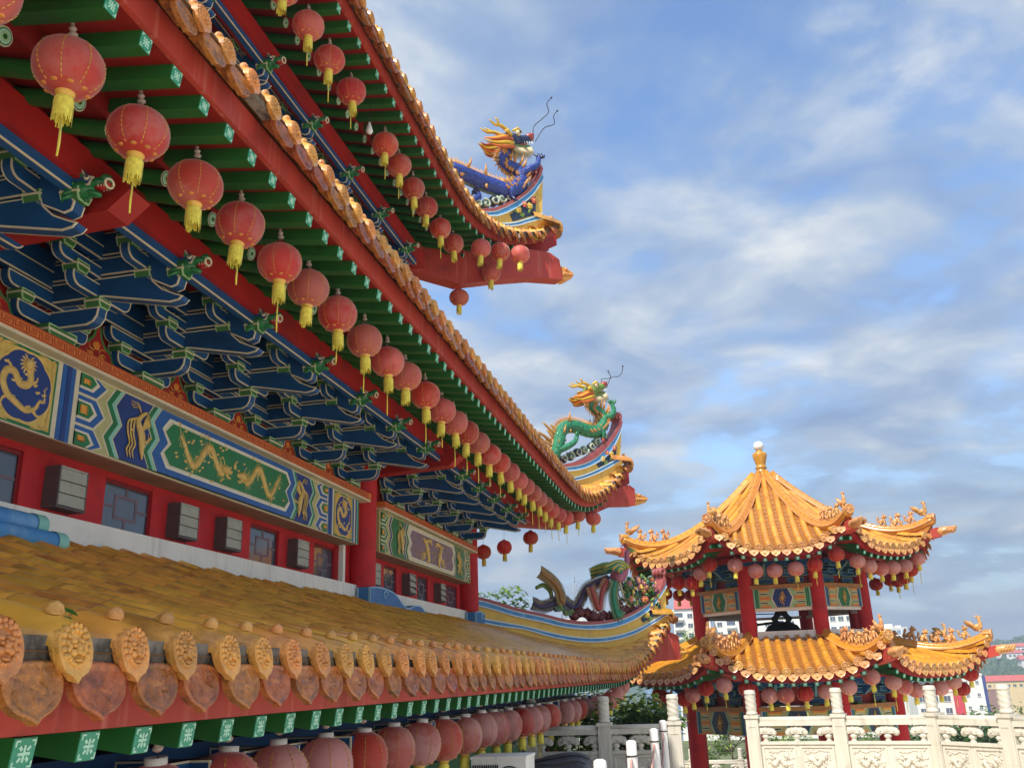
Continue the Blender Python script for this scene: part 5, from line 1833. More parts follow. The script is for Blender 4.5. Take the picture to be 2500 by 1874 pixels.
def p_end(name, r):
    b = MB()
    b.lathe([(0.0, 0.016), (r * 0.35, 0.018), (r * 0.45, 0.008), (r * 0.75, 0.008), (r * 0.85, 0.020), (r, 0.018), (r * 1.02, 0.0), (r, -0.02)], 14, 'pcap', Matrix.Rotation(R(90), 4, 'Y'))
    for k in range(6):
        a = k * 1.047
        b.ball((0.012, r * 0.58 * math.cos(a), r * 0.58 * math.sin(a)), (0.012, r * 0.16, r * 0.16), 'pcap', 6, 4)
    vs = []; fs = []; seg = 7
    for x, rr in ((-0.16, r * 0.8), (0, r * 0.86)):
        for j in range(seg + 1):
            a = math.pi * j / seg
            vs.append((x, rr * math.cos(a), rr * math.sin(a)))
    for j in range(seg):
        fs.append((j, j + 1, seg + 2 + j, seg + 1 + j))
    b.add(vs, fs, 'ptile', True)
    b.ball((-0.1, 0, r * 0.9), 0.018, 'pcap', 6, 4)
    return b.mesh(name)


def p_drip(name, w, h):
    b = MB()
    half = [(0.0, 1.0), (0.45, 0.97), (0.5, 0.7), (0.44, 0.45), (0.30, 0.25), (0.12, 0.12), (0.0, 0.0)]
    out = [(y * w, (z - 1) * h) for y, z in half] + [(-y * w, (z - 1) * h) for y, z in half[-2:0:-1]]
    n = len(out)
    F = [(0.02 - z * 0.25, y, z) for y, z in out]; B = [(-z * 0.25, y, z) for y, z in out]
    I = [(0.012 - z * 0.25, y * 0.8, (z + h * 0.5) * 0.8 - h * 0.5) for y, z in out]
    b.add(F + B + I, [(i, (i + 1) % n, n + (i + 1) % n, n + i) for i in range(n)] + [(i, 2 * n + i, 2 * n + (i + 1) % n, (i + 1) % n) for i in range(n)] + [tuple(range(2 * n, 3 * n))[::-1]], 'pcap')
    b.ball((0.02 + h * 0.12, 0, -h * 0.5), (0.014, w * 0.14, h * 0.16), 'pcap', 6, 4)
    return b.mesh(name)


PS = 0.268
ME_PT = p_barrel('roof_tile', 0.30, 0.086)
ME_PE = p_end('end_tile', 0.102)
ME_PD = p_drip('drip_tile', 0.245, 0.185)
ME_PR = MB(); ME_PR.box(-0.75, 0, -0.052, 0.052, -0.052, 0.052, 'green'); ME_PR.box(0, 0.004, -0.050, 0.050, -0.050, 0.050, 'teal'); ME_PR.box(0.004, 0.007, -0.03, 0.03, -0.03, 0.03, 'mint'); ME_PR = ME_PR.mesh('rafter')


def lion_mesh():
    b = MB()
    b.ball((0, 0, 0.09), (0.075, 0.045, 0.06), 'pcap', 8, 6, rot=Matrix.Rotation(-0.6, 4, 'Y'))
    b.ball((0.05, 0, 0.13), (0.045, 0.045, 0.065), 'pcap', 8, 6)
    b.ball((0.075, 0, 0.215), (0.05, 0.045, 0.05), 'pcap', 8, 6)
    b.ball((0.12, 0, 0.20), (0.028, 0.028, 0.022), 'pcap', 7, 5)
    for s in (-1, 1):
        b.tube([(0.07, s * 0.03, 0.12), (0.085, s * 0.035, 0.05), (0.10, s * 0.035, 0.0)], [0.022, 0.017, 0.020], 6, 'pcap')
        b.tube([(-0.03, s * 0.04, 0.07), (0.0, s * 0.055, 0.03), (0.0, s * 0.05, 0.0)], [0.030, 0.022, 0.020], 6, 'pcap')
        b.tube([(0.06, s * 0.03, 0.25), (0.05, s * 0.045, 0.285)], [0.016, 0.005], 5, 'pcap')
    for k in range(6):
        a = 0.6 + k * 0.45
        b.ball((0.06 - 0.035 * math.sin(a), 0.035 * math.cos(a), 0.21 + 0.02 * math.sin(2 * a)), 0.024, 'pcap', 6, 4)
    b.tube(catmull([(-0.06, 0, 0.06), (-0.10, 0, 0.11), (-0.075, 0, 0.18), (-0.10, 0, 0.22)], 4), [0.02] * 6 + [0.026] * 4 + [0.022, 0.014, 0.006], 6, 'pcap')
    b.box(-0.08, 0.11, -0.055, 0.055, -0.03, 0.006, 'pcap')
    return b.mesh('ridge_figure')


def rooster_mesh():
    b = MB()
    b.ball((0, 0, 0.13), (0.11, 0.06, 0.08), 'pcap', 9, 6)
    b.tube(catmull([(0.06, 0, 0.15), (0.10, 0, 0.22), (0.105, 0, 0.29)], 4), [0.045, 0.042, 0.04, 0.038, 0.034, 0.032, 0.03, 0.03, 0.03], 7, 'pcap')
    b.ball((0.115, 0, 0.30), (0.04, 0.03, 0.032), 'pcap', 7, 5); b.tube([(0.14, 0, 0.30), (0.19, 0, 0.285)], [0.018, 0.003], 5, 'pcap')
    for k in range(3):
        b.tube([(0.12 - 0.02 * k, 0, 0.32), (0.125 - 0.035 * k, 0, 0.37)], [0.014, 0.004], 5, 'pcap')
    for k in range(5):
        a = 1.0 + 0.32 * k
        b.tube([(-0.06, 0, 0.14), (-0.06 + 0.09 * math.cos(a + 0.7), 0.014 * (k - 2), 0.16 + 0.11 * math.sin(a * 0.8)), (-0.06 + 0.13 * math.cos(a + 0.8), 0.024 * (k - 2), 0.17 + 0.19 * math.sin(a * 0.8))], [0.04, 0.036, 0.014], 6, 'pcap')
    for s in (-1, 1):
        b.ball((-0.01, s * 0.05, 0.15), (0.075, 0.018, 0.045), 'pcap', 7, 5)
        b.tube([(0.01, s * 0.025, 0.08), (0.02, s * 0.03, 0.0)], [0.02, 0.012], 5, 'pcap')
    b.box(-0.06, 0.10, -0.05, 0.05, -0.03, 0.006, 'pcap')
    return b.mesh('ridge_figure')


ME_LION, ME_ROOST = lion_mesh(), rooster_mesh()
ME_HORN = MB()
ME_HORN.tube(catmull([(-0.05, 0, 0.0), (0.10, 0, 0.02), (0.24, 0, 0.035), (0.36, 0, 0.08)], 4), [0.10, 0.10, 0.10, 0.10, 0.098, 0.09, 0.085, 0.08, 0.07, 0.06, 0.045, 0.03, 0.015], 9, 'pcap', flat=((0, 0, 1), 0.8))
for _s in (-1, 1):
    for _k in range(4):
        ME_HORN.tube([(0.05 + 0.06 * _k, _s * 0.085, -0.02), (0.12 + 0.06 * _k, _s * 0.10, 0.02), (0.20 + 0.05 * _k, _s * 0.06, 0.07)], [0.018, 0.022, 0.006], 5, 'pcap')
ME_HORN = ME_HORN.mesh('beam_end_head')


def oct_roof(o, name, nfig, col_ap, zb):
    # underlay with stepped pan courses
    b = MB()
    for phi in FACES:
        nt, nr = 16, 10
        vs = [o.P(phi, o.half(o.R * j / nr) * (-1 + 2 * i / nt), o.R * j / nr, -0.015) for j in range(nr + 1) for i in range(nt + 1)]
        b.add(vs, [(j * (nt + 1) + i, j * (nt + 1) + i + 1, (j + 1) * (nt + 1) + i + 1, (j + 1) * (nt + 1) + i) for j in range(nr) for i in range(nt)], 'ppan', True)
    roof = b.obj(name, pav)
    ttt = 0
    for fi, phi in enumerate(FACES[:5]):
        n = Vector((math.cos(phi), math.sin(phi), 0)); tv = Vector((-math.sin(phi), math.cos(phi), 0))
        cnt = int((o.half(0) - 0.1) / PS)
        # curved pan courses between the rows
        b = MB()
        for i in range(-cnt - 1, cnt + 1):
            t = (i + 0.5) * PS
            if fi > 2:
                continue
            rm = min(o.R, o.ap - abs(t) / TAN) - 0.15
            r = 0.0
            while r + 0.2 < rm:
                row = []
                for rr, dz in ((r, 0.016), (r + 0.20, -0.010)):
                    for q in (-1, -0.5, 0, 0.5, 1):
                        row.append(o.P(phi, t + q * (PS / 2 - 0.03), rr, dz + 0.018 * q * q - 0.006))
                low = [p - Vector((0, 0, 0.02)) for p in row[:5]]
                b.add(row + low, [(k, k + 1, 6 + k, 5 + k) for k in range(4)] + [(10 + k, 11 + k, k + 1, k) for k in range(4)], 'ppan', False)
                r += 0.185
        if b.v:
            b.obj('pan_tiles', roof, kind='stuff')
        for i in range(-cnt, cnt + 1):
            t = i * PS
            rm = min(o.R, o.ap - abs(t) / TAN) - 0.10
            if rm < 0.15:
                continue
            p0, p1 = o.P(phi, t, 0), o.P(phi, t, 0.1)
            d = (p0 - p1).normalized(); s = tv; u = d.cross(s).normalized(); s = u.cross(d)
            inst('end_tile', ME_PE, roof, frame(p0 + u * 0.012, d, s, u))
            r = 0.15
            while r < rm - 0.08:
                l = min(0.30, rm - r)
                a, q = o.P(phi, t, r + l), o.P(phi, t, r)
                d = (q - a); L = d.length; d.normalize(); s = tv; u = d.cross(s).normalized(); s = u.cross(d)
                if fi < 3 and ttt < 298:
                    inst('roof_tile', ME_PT, roof, frame(a, d, s, u) @ Matrix.Diagonal((L / 0.30 * 1.01, 1, 1, 1))); ttt += 1
                else:
                    X = frame(a, d, s, u) @ Matrix.Diagonal((L / 0.30 * 1.01, 1, 1, 1))
                    REST.add([X @ v.co for v in ME_PT.vertices], [tuple(p.vertices) for p in ME_PT.polygons], 'ptile', True)
                r += l
        for i in range(-cnt - 1, cnt + 1):
            t = (i + 0.5) * PS
            if abs(t) > o.half(0) - 0.05:
                continue
            p0 = o.P(phi, t, 0.02, -0.03)
            inst('drip_tile', ME_PD, roof, frame(p0, n, tv, (0, 0, 1)))
            p0 = o.P(phi, t, 0.20, -0.315)
            pin = o.P(phi, t, 0.9, -0.315)
            d = (p0 - pin).normalized(); s = tv; u = d.cross(s).normalized(); s = u.cross(d)
            inst('rafter', ME_PR, roof, frame(p0, d, s, u))
    if REST.v:
        REST.obj('roof_tiles', roof, kind='stuff'); REST.__init__()
    # fascia and soffit
    b = MB()
    for phi in FACES:
        nt = 20
        A = [o.P(phi, o.half(0.12) * (-1 + 2 * i / nt), 0.12, dz) for dz in (-0.05, -0.26) for i in range(nt + 1)]
        b.add(A, [(i, i + 1, nt + 2 + i, nt + 1 + i) for i in range(nt)], 'red')
    b.obj('fascia_board', roof)
    b = MB()
    for phi in FACES:
        nt, nr = 16, 5
        Rm = o.ap - col_ap + 0.05
        vs = []
        for j in range(nr + 1):
            r = 0.12 + (Rm - 0.12) * j / nr
            for i in range(nt + 1):
                p = o.P(phi, o.half(r) * (-1 + 2 * i / nt), r, -0.26)
                p.z = p.z * (1 - j / nr) + (zb + 0.03 * j) * (j / nr) if j else p.z
                vs.append(p)
        b.add(vs, [(j * (nt + 1) + i, (j + 1) * (nt + 1) + i, (j + 1) * (nt + 1) + i + 1, j * (nt + 1) + i + 1) for j in range(nr) for i in range(nt)], 'redsoffit')
    b.obj('soffit_board', roof)
    # hips
    for k, phi in enumerate(FACES):
        a = phi + R(22.5)
        if math.sin(a) > 0.75:
            continue
        pts = [o.P(phi, o.half(r), r, 0.06) for r in [o.R * (j / 26) ** 1.25 for j in range(27)]]
        pts = pts[:-1] if o.R > 3.5 else pts
        b = MB()
        b.tube([p + Vector((0, 0, 0.075)) for p in pts], 0.088, 9, 'ptile')
        b.tube([p + Vector((0, 0, -0.01)) for p in pts], 0.125, 8, 'ptile')
        cc = Vector((math.cos(a), math.sin(a), 0)); sd = Vector((-cc.y, cc.x, 0))
        for q in (-1, 1):
            b.tube([p + sd * (0.12 * q) + Vector((0, 0, 0.0)) for p in pts], 0.022, 6, 'pcap')
        hip = b.obj('hip_ridge', roof)
        # joints
        b = MB()
        for j in range(2, len(pts) - 1):
            d = (pts[j] - pts[j - 1]).normalized()
            u = sd.cross(d); u = u if u.z > 0 else -u
            c = pts[j] + Vector((0, 0, 0.075))
            b.tube([c + sd * (0.092 * math.cos(q)) + u * (0.092 * math.sin(q)) for q in [math.pi * m / 8 for m in range(9)]], 0.007, 4, 'pcap')
        b.obj('ridge_joint', hip)
        inst('ridge_end', ME_PE, hip, frame(pts[0] + cc * 0.04 + Vector((0, 0, 0.05)), cc, sd, (0, 0, 1)) @ Matrix.Diagonal((1.2, 1.25, 1.25, 1)))
        ang = math.atan2(cc.y, cc.x)
        for j in range(nfig):
            r = 0.14 + j * (0.30 if nfig > 4 else 0.33)
            p = o.P(phi, o.half(r), r, 0.225)
            q = o.P(phi, o.half(r + 0.1), r + 0.1, 0.21)
            tilt = math.atan2(p.z - q.z, 0.11)
            sc = 1.2 if j == 0 else (1.12 + 0.08 * ((j * 7) % 3))
            inst('ridge_figure', ME_ROOST if j == 0 else ME_LION, hip, T(*p) @ RZ(ang) @ Matrix.Rotation(-tilt * 0.7, 4, 'Y') @ Matrix.Diagonal((sc, sc, sc, 1)))
        # red corner beam and gilt head
        tip = o.P(phi, o.half(0.0), 0.0, -0.30)
        inn = o.P(phi, o.half(1.6), 1.6, -0.55)
        b = MB()
        b.bar(inn, tip + cc * 0.12, 0.22, 0.25, 'fascia')
        b.obj('hip_beam', roof)
        inst('beam_end_head', ME_HORN, roof, T(*(tip + cc * 0.14)) @ RZ(ang) @ Matrix.Diagonal((1.15, 1.35, 1.5, 1)))
    return roof


REST = MB()
lo_roof = oct_roof(LO, 'lower_roof', 6, 2.55, -0.15)
up_roof = oct_roof(UP, 'upper_roof', 4, 2.15, 2.85)

# finial
b = MB()
b.lathe([(0.16, 5.70), (0.20, 5.82), (0.15, 5.86), (0.15, 5.90), (0.19, 5.93), (0.14, 5.97), (0.15, 6.05), (0.20, 6.22), (0.225, 6.34), (0.20, 6.40), (0.10, 6.44), (0.10, 6.48)], 20, 'ptile', T(PC.x, PC.y, 0))
fin = b.obj('finial', up_roof)
b = MB(); b.ball((PC.x, PC.y, 6.62), 0.155, 'white', 18, 12); b.obj('finial_ball', up_roof)


def beam_face(phi, ap, hw, z0, z1, scheme):
    """painted beam between two columns of one face, in the face's own frame"""
    n = Vector((math.cos(phi), math.sin(phi), 0)); tv = Vector((-math.sin(phi), math.cos(phi), 0))
    X = frame(PC + n * ap, tv, (0, 0, 1), n)      # (t, z, out)
    b = MB()
    b.box(-hw, hw, z0, z1, -0.18, 0.0, 'line', X)
    o = b.obj('painted_beam', pav)
    q = MB()
    e1, e2, f1, f2, core, edge = scheme
    q.prism([X @ Vector((t, z, -0.002)) for t, z in ((-hw + 0.02, z0 + 0.012), (hw - 0.02, z0 + 0.012), (hw - 0.02, z1 - 0.012), (-hw + 0.02, z1 - 0.012))], X.to_3x3() @ Vector((0, 0, 0.004)), 'lgreen' if f1 == 'pgreen' else 'oliveg')
    H = z1 - z0; zc = (z0 + z1) / 2
    def fl(pts, mt, lay):
        q.prism([X @ Vector((t, z, -0.002)) for t, z in pts], X.to_3x3() @ Vector((0, 0, 0.002 + 0.005 * lay)), mt)
    e1, e2, f1, f2, core, edge = scheme
    e = hw * 0.20
    for s in (-1, 1):
        for i, (a, c, mt) in enumerate(((0.0, 0.25, 'pteal'), (0.28, 0.60, e1), (0.64, 0.9, e2))):
            t0, t1 = sorted((s * (hw - e * a), s * (hw - e * c)))
            fl([(t0, z0 + 0.01), (t1, z0 + 0.01), (t1, z1 - 0.01), (t0, z1 - 0.01)], mt, 1)
        for zc2 in (z0 + 0.02, zc, z1 - 0.02):
            for lay, (k, mt) in enumerate(((1.0, f1), (0.80, 'pwhite'), (0.68, f2), (0.46, 'pgold'), (0.24, 'porange'))):
                hh = H * 0.25 * k; w0, w1 = hw - e - 0.02, hw * 0.36
                pts = [(s * w0, zc2 - hh), (s * (w1 + hh), zc2 - hh), (s * (w1 + (1 - k) * 0.1), zc2), (s * (w1 + hh), zc2 + hh), (s * w0, zc2 + hh)]
                pts = [(a, min(max(z, z0 + 0.01), z1 - 0.01)) for a, z in pts]
                fl(pts if s > 0 else pts[::-1], mt, 1 + lay)
    c = hw * 0.40
    for lay, (k, mt) in enumerate(((1.0, edge), (0.86, core))):
        hh = H / 2 - 0.015
        fl([(-c * k * 0.62, zc - hh), (c * k * 0.62, zc - hh), (c * k, zc), (c * k * 0.62, zc + hh), (-c * k * 0.62, zc + hh), (-c * k, zc)], mt, 4 + lay)
    for k in range(8):
        a = k * math.pi / 4
        q.tube([X @ Vector((0.03 * math.cos(a), zc + 0.04 * math.sin(a), 0.03)), X @ Vector((c * 0.28 * math.cos(a), zc + H * 0.22 * math.sin(a), 0.034)), X @ Vector((c * 0.20 * math.cos(a + 0.5), zc + H * 0.34 * math.sin(a + 0.5), 0.03))], [0.012, 0.014, 0.004], 5, 'lgold')
    q.ball((0, zc, 0.03), (0.04, 0.05, 0.02), 'gold', 8, 5, X)
    for s in (-1, 1):
        q.tube([X @ Vector((0, zc + s * H * 0.2, 0.03)), X @ Vector((0.03, zc + s * H * 0.32, 0.03)), X @ Vector((0, zc + s * H * 0.42, 0.03))], [0.014, 0.012, 0.004], 5, 'lgold')
    q.obj('beam_painting', o)
    b = MB()
    b.box(-hw - 0.12, hw + 0.12, z1 + 0.004, z1 + 0.10, -0.2, 0.06, 'pcornice', X); b.obj('cornice_band', o)


def small_brackets(phi, ap, hw, z0, z1):
    n = Vector((math.cos(phi), math.sin(phi), 0)); tv = Vector((-math.sin(phi), math.cos(phi), 0))
    X0 = frame(PC + n * ap, tv, (0, 0, 1), n)
    b = MB(); b.box(-hw, hw, z0, z1, -0.2, -0.12, 'red', X0); b.obj('bracket_wall', pav)
    H = z1 - z0
    for t in (-hw * 0.5, hw * 0.5):
        b = MB()
        X = X0 @ T(t, 0, 0)
        for (w, za, zb, y) in ((0.22, 0.05, 0.28, -0.05), (0.36, 0.33, 0.52, 0.02), (0.28, 0.42, 0.62, 0.22), (0.42, 0.62, 0.80, 0.08), (0.34, 0.70, 0.88, 0.34)):
            b.outlined(arc_end(-w, w, z0 + H * za, z0 + H * zb, 0.05), X @ T(0, 0, y), 0.06, 'blue', 'bline', 0.016)
        b.outlined([(-0.1, z0 + H * .3), (-0.1, z0 + H * .95), (0.62, z0 + H * .95), (0.70, z0 + H * .82), (0.45, z0 + H * .55), (0.3, z0 + H * .35)], X @ Matrix.Rotation(R(-90), 4, 'Y'), 0.05, 'blue', 'bline', 0.016)
        b.box(-0.08, 0.08, z0 - 0.01, z0 + H * 0.08, -0.08, 0.08, 'bgreen', X)
        b.obj('bracket_set', pav)
    b = MB()
    b.box(-hw * 1.2, hw * 1.2, z1 - 0.10, z1, 0.30, 0.38, 'blue', X0); b.box(-hw * 1.35, hw * 1.35, z1 - 0.02, z1 + 0.10, 0.62, 0.72, 'red', X0)
    b.obj('bracket_beam', pav)


M['pcornice'] = mk('brown_gold_cornice', srgb(170, 118, 62), 0.55, 0.15, 6)
M['bline'] = mk('teal_outline', srgb(104, 152, 148), 0.55, 0.1, 6)
S_BLUE = ('pgreen', 'pgreen', 'pgreen', 'oliveg', 'navy', 'pwhite')
S_GREEN = ('pblue', 'navy', 'bgreen', 'oliveg', 'pgreen', 'pwhite')
S_LOW = ('pblue', 'pgreen', 'bgreen', 'oliveg', 'rnavy', 'pteal')
UW, LW = 1.86, 2.2
UA, LA = UW / 2 / TAN, LW / 2 / TAN
for k, phi in enumerate(FACES):
    n = Vector((math.cos(phi + R(22.5)), math.sin(phi + R(22.5)), 0))
    cu = PC + n * (UW / 2 / math.sin(R(22.5))); cl = PC + n * (LW / 2 / math.sin(R(22.5)))
    b = MB(); b.lathe([(0.205, 0.60), (0.20, 0.8), (0.195, 2.95)], 20, 'redcol', T(cu.x, cu.y, 0)) if 'redcol' in M else b.lathe([(0.205, 0.60), (0.20, 0.8), (0.195, 2.95)], 20, 'redwall', T(cu.x, cu.y, 0))
    b.obj('column', pav)
    b = MB(); b.lathe([(0.26, -4.5), (0.26, -4.3), (0.225, -4.2), (0.215, 0.3)], 20, 'redwall', T(cl.x, cl.y, 0)); b.obj('column', pav)
    if k < 7:
        beam_face(phi, UA + 0.10, UW / 2 - 0.18, 1.60, 2.11, S_BLUE if k in (0, 5, 6) else S_GREEN)
        beam_face(phi, LA + 0.10, LW / 2 - 0.19, -1.58, -0.99, S_LOW)
        small_brackets(phi, UA + 0.02, UW / 2 - 0.12, 2.22, 2.82)
        small_brackets(phi, LA + 0.02, LW / 2 - 0.12, -0.88, -0.22)
    b = MB()
    nn = Vector((math.cos(phi), math.sin(phi), 0)); tv = Vector((-math.sin(phi), math.cos(phi), 0))
    X = frame(PC + nn * UA, tv, (0, 0, 1), nn)
    b.box(-UW / 2 + 0.15, UW / 2 - 0.15, 0.62, 1.0, -0.08, 0.08, 'plinth', X); b.obj('parapet', pav)
    b = MB(); b.box(-UW / 2 + 0.15, UW / 2 - 0.15, 1.52, 1.596, -0.15, 0.05, 'plinth', X); b.obj('lintel', pav)
for nm, ap, z0, z1, mt in (('upper_floor', UA + 0.12, 0.5, 0.72, 'plinth'), ('ceiling', UA + 0.1, 2.86, 2.92, 'redsoffit'), ('ceiling', LA + 0.1, -0.22, -0.16, 'redsoffit'), ('base', LA + 0.9, -4.52, -4.3, 'paving')):
    b = MB()
    rr = ap / math.cos(R(22.5))
    b.prism([(PC.x + rr * math.cos(R(22.5 + 45 * i)), PC.y + rr * math.sin(R(22.5 + 45 * i)), z0) for i in range(8)], (0, 0, z1 - z0), mt)
    b.obj(nm, pav)

# bell
M['bronze'] = mk('dark_bronze', srgb(44, 48, 44), 0.4, 0.25, 5, bump=0.3, bscale=20, metallic=0.5, dirt=srgb(60, 84, 72), dirt_amt=0.4)
t_ = thing('bronze_bell', 'dark bronze temple bell with dragon crown hanging in the upper pavilion', 'bell', (PC.x + 0.05, PC.y - 0.2, 0.74))
BX = T(PC.x + 0.05, PC.y - 0.2, 0)
b = MB(); b.lathe([(0.60, 0.78), (0.56, 0.85), (0.53, 0.98), (0.50, 1.10), (0.42, 1.22), (0.28, 1.30), (0.10, 1.335), (0.0, 1.34)], 28, 'bronze', BX); b.obj('bell_body', t_)
b = MB()
b.tube(catmull([(-0.17, 0, 1.30), (-0.16, 0, 1.46), (0, 0, 1.60), (0.16, 0, 1.46), (0.17, 0, 1.30)], 5), 0.065, 8, 'bronze', X if False else True) if False else None
b.tube([BX @ p for p in catmull([(-0.17, 0, 1.30), (-0.17, 0, 1.46), (0, 0, 1.58), (0.17, 0, 1.46), (0.17, 0, 1.30)], 5)], 0.075, 8, 'bronze')
for s in (-1, 1):
    b.ball((PC.x + 0.05 + s * 0.21, PC.y - 0.2, 1.42), (0.09, 0.08, 0.08), 'bronze', 8, 6); b.ball((PC.x + 0.05 + s * 0.12, PC.y - 0.22, 1.56), (0.07, 0.07, 0.08), 'bronze', 8, 6)
b.tube([(PC.x + 0.05, PC.y - 0.2, 1.56), (PC.x + 0.05, PC.y - 0.2, 2.86)], 0.04, 8, 'bronze')
b.obj('bell_crown', t_)
b = MB()
b.tube([(PC.x - 0.95, PC.y - 0.6, 1.56), (PC.x + 0.0, PC.y - 0.3, 1.56)], 0.016, 6, 'bronze'); b.tube([(PC.x - 0.9, PC.y - 0.6, 1.24), (PC.x - 0.05, PC.y - 0.3, 1.33)], 0.035, 8, 'bronze')
b.tube(catmull([(PC.x - 0.95, PC.y - 0.6, 1.40), (PC.x - 0.7, PC.y - 0.5, 1.38), (PC.x - 0.9, PC.y - 0.55, 1.22), (PC.x - 0.5, PC.y - 0.45, 1.28)], 5), 0.022, 6, 'bronze')
b.obj('striker', t_)

# lanterns round the pavilion
GU = 'lanterns round the upper pavilion roof'; GL = 'lanterns round the lower pavilion roof'
def ring(lst, kinds, z_up, txts, grp):
    for (x, y, z), k, tx in zip(lst, kinds, txts):
        red = k == 'pagred'
        lantern(k, x, y, z, z + z_up, ('red' if red else 'faded pink') + ' lantern ' + tx, grp, pull=(int(x * 100) % 2 == 0))
NUM6 = ['first', 'second', 'third', 'fourth', 'fifth', 'sixth', 'seventh']
ring([(0.49, 24.7, 2.66), (0.99, 24.7, 2.48), (1.47, 24.7, 2.46), (2.0, 24.7, 2.48), (2.48, 24.7, 2.56), (3.04, 24.7, 2.78)], ['pag', 'pag', 'pag', 'pag', 'pagred', 'pagred'], 0.36,
     [f'under the front of the upper pavilion roof, {n_} counting from the left' for n_ in NUM6], GU)
ring([(-0.18, 25.06, 2.75), (-0.43, 25.31, 2.55), (-0.69, 25.57, 2.34), (-1.07, 25.95, 2.40), (-1.43, 26.31, 2.45)], ['pagred', 'pag', 'pagred', 'pagred', 'pagred'], 0.40,
     [f'under the upper pavilion roof, temple side, {n_} from its front corner' for n_ in NUM6], GU)
ring([(3.6, 25.18, 2.63), (3.93, 25.51, 2.52), (4.25, 25.82, 2.47), (4.61, 26.19, 2.52), (5.0, 26.58, 2.58), (5.44, 27.01, 2.80)], ['pag'] * 6, 0.36,
     [f'under the upper pavilion roof, outer side, {n_} from its front corner' for n_ in NUM6], GU)
ring([(5.3, 27.5, 2.55), (5.25, 28.3, 2.42), (5.2, 29.1, 2.40), (5.11, 29.81, 2.50), (4.75, 30.17, 2.42)], ['pagred'] * 5, 0.40,
     [f'behind the right corner of the upper pavilion roof, {n_} going back' for n_ in NUM6], GU)
ring([(-1.65, 29.97, 2.45), (-1.27, 30.35, 2.41), (-0.92, 30.7, 2.42)], ['pagred'] * 3, 0.40,
     [f'behind the left column of the upper pavilion roof, {n_} from the left' for n_ in NUM6], GU)
ring([(0.42, 23.9, -0.40), (0.95, 23.9, -0.57), (1.33, 23.9, -0.58), (1.78, 23.9, -0.55), (2.27, 23.9, -0.51), (2.79, 23.9, -0.43), (3.34, 23.9, -0.22)],
     ['pagred', 'pag', 'pag', 'pagred', 'pag', 'pag', 'pag'], 0.36, [f'under the front of the lower pavilion roof, {n_} counting from the left' for n_ in NUM6], GL)
ring([(-0.1, 23.85, -0.30), (-0.57, 24.32, -0.37), (-0.91, 24.65, -0.53), (-1.15, 24.9, -0.62), (-1.56, 25.31, -0.65), (-1.82, 25.57, -0.52)],
     ['pag', 'pagred', 'pag', 'pagred', 'pagred', 'pagred'], 0.40, [f'under the lower pavilion roof, temple side, {n_} from its front corner' for n_ in NUM6], GL)
ring([(3.88, 24.33, -0.36), (4.16, 24.61, -0.48), (4.47, 24.92, -0.57), (4.82, 25.27, -0.61), (5.17, 25.62, -0.55), (5.6, 26.05, -0.41), (6.15, 26.6, -0.25)],
     ['pag', 'pag', 'pag', 'pagred', 'pag', 'pag', 'pagred'], 0.38, [f'under the lower pavilion roof, outer side, {n_} from its front corner' for n_ in NUM6], GL)
ring([(6.0, 27.1, -0.62)], ['pagred'], 0.4, ['behind the right corner of the lower pavilion roof'], GL)

# the pavilion is laid out at 28 m and stands a fifth farther off and larger
for o in [o for o in bpy.data.objects if o.parent is None and o.name not in BEFORE_PAV]:
    o.matrix_basis = Matrix.Diagonal((1.2, 1.2, 1.2, 1)) @ o.matrix_basis

# ------------------------------------------------------------------ ridge sculptures
def scale_mat(name, c1, c2, c3):
    m = bpy.data.materials.new(name); m.use_nodes = True
    nt = m.node_tree; L = nt.links.new; b = nt.nodes['Principled BSDF']
    tc = N(nt, 'ShaderNodeTexCoord')
    v = N(nt, 'ShaderNodeTexVoronoi'); v.inputs['Scale'].default_value = 26
    L(tc.outputs['Object'], v.inputs['Vector'])
    r = ramp(nt, [(0.0, c1), (0.45, c2), (0.8, c3)])
    L(v.outputs['Distance'], r.inputs[0])
    hs = N(nt, 'ShaderNodeTexNoise'); hs.inputs['Scale'].default_value = 3.0
    L(tc.outputs['Object'], hs.inputs['Vector'])
    L(mixc(nt, mathn(nt, 'MULTIPLY', hs.outputs[0], 0.5), r.outputs[0], c2), b.inputs['Base Color'])
    bp = N(nt, 'ShaderNodeBump'); bp.inputs['Strength'].default_value = 0.8; bp.inputs['Distance'].default_value = 0.03; bp.invert = True
    L(v.outputs['Distance'], bp.inputs['Height']); L(bp.outputs[0], b.inputs['Normal'])
    b.inputs['Roughness'].default_value = 0.35; b.inputs['Coat Weight'].default_value = 0.3
    M[name] = m


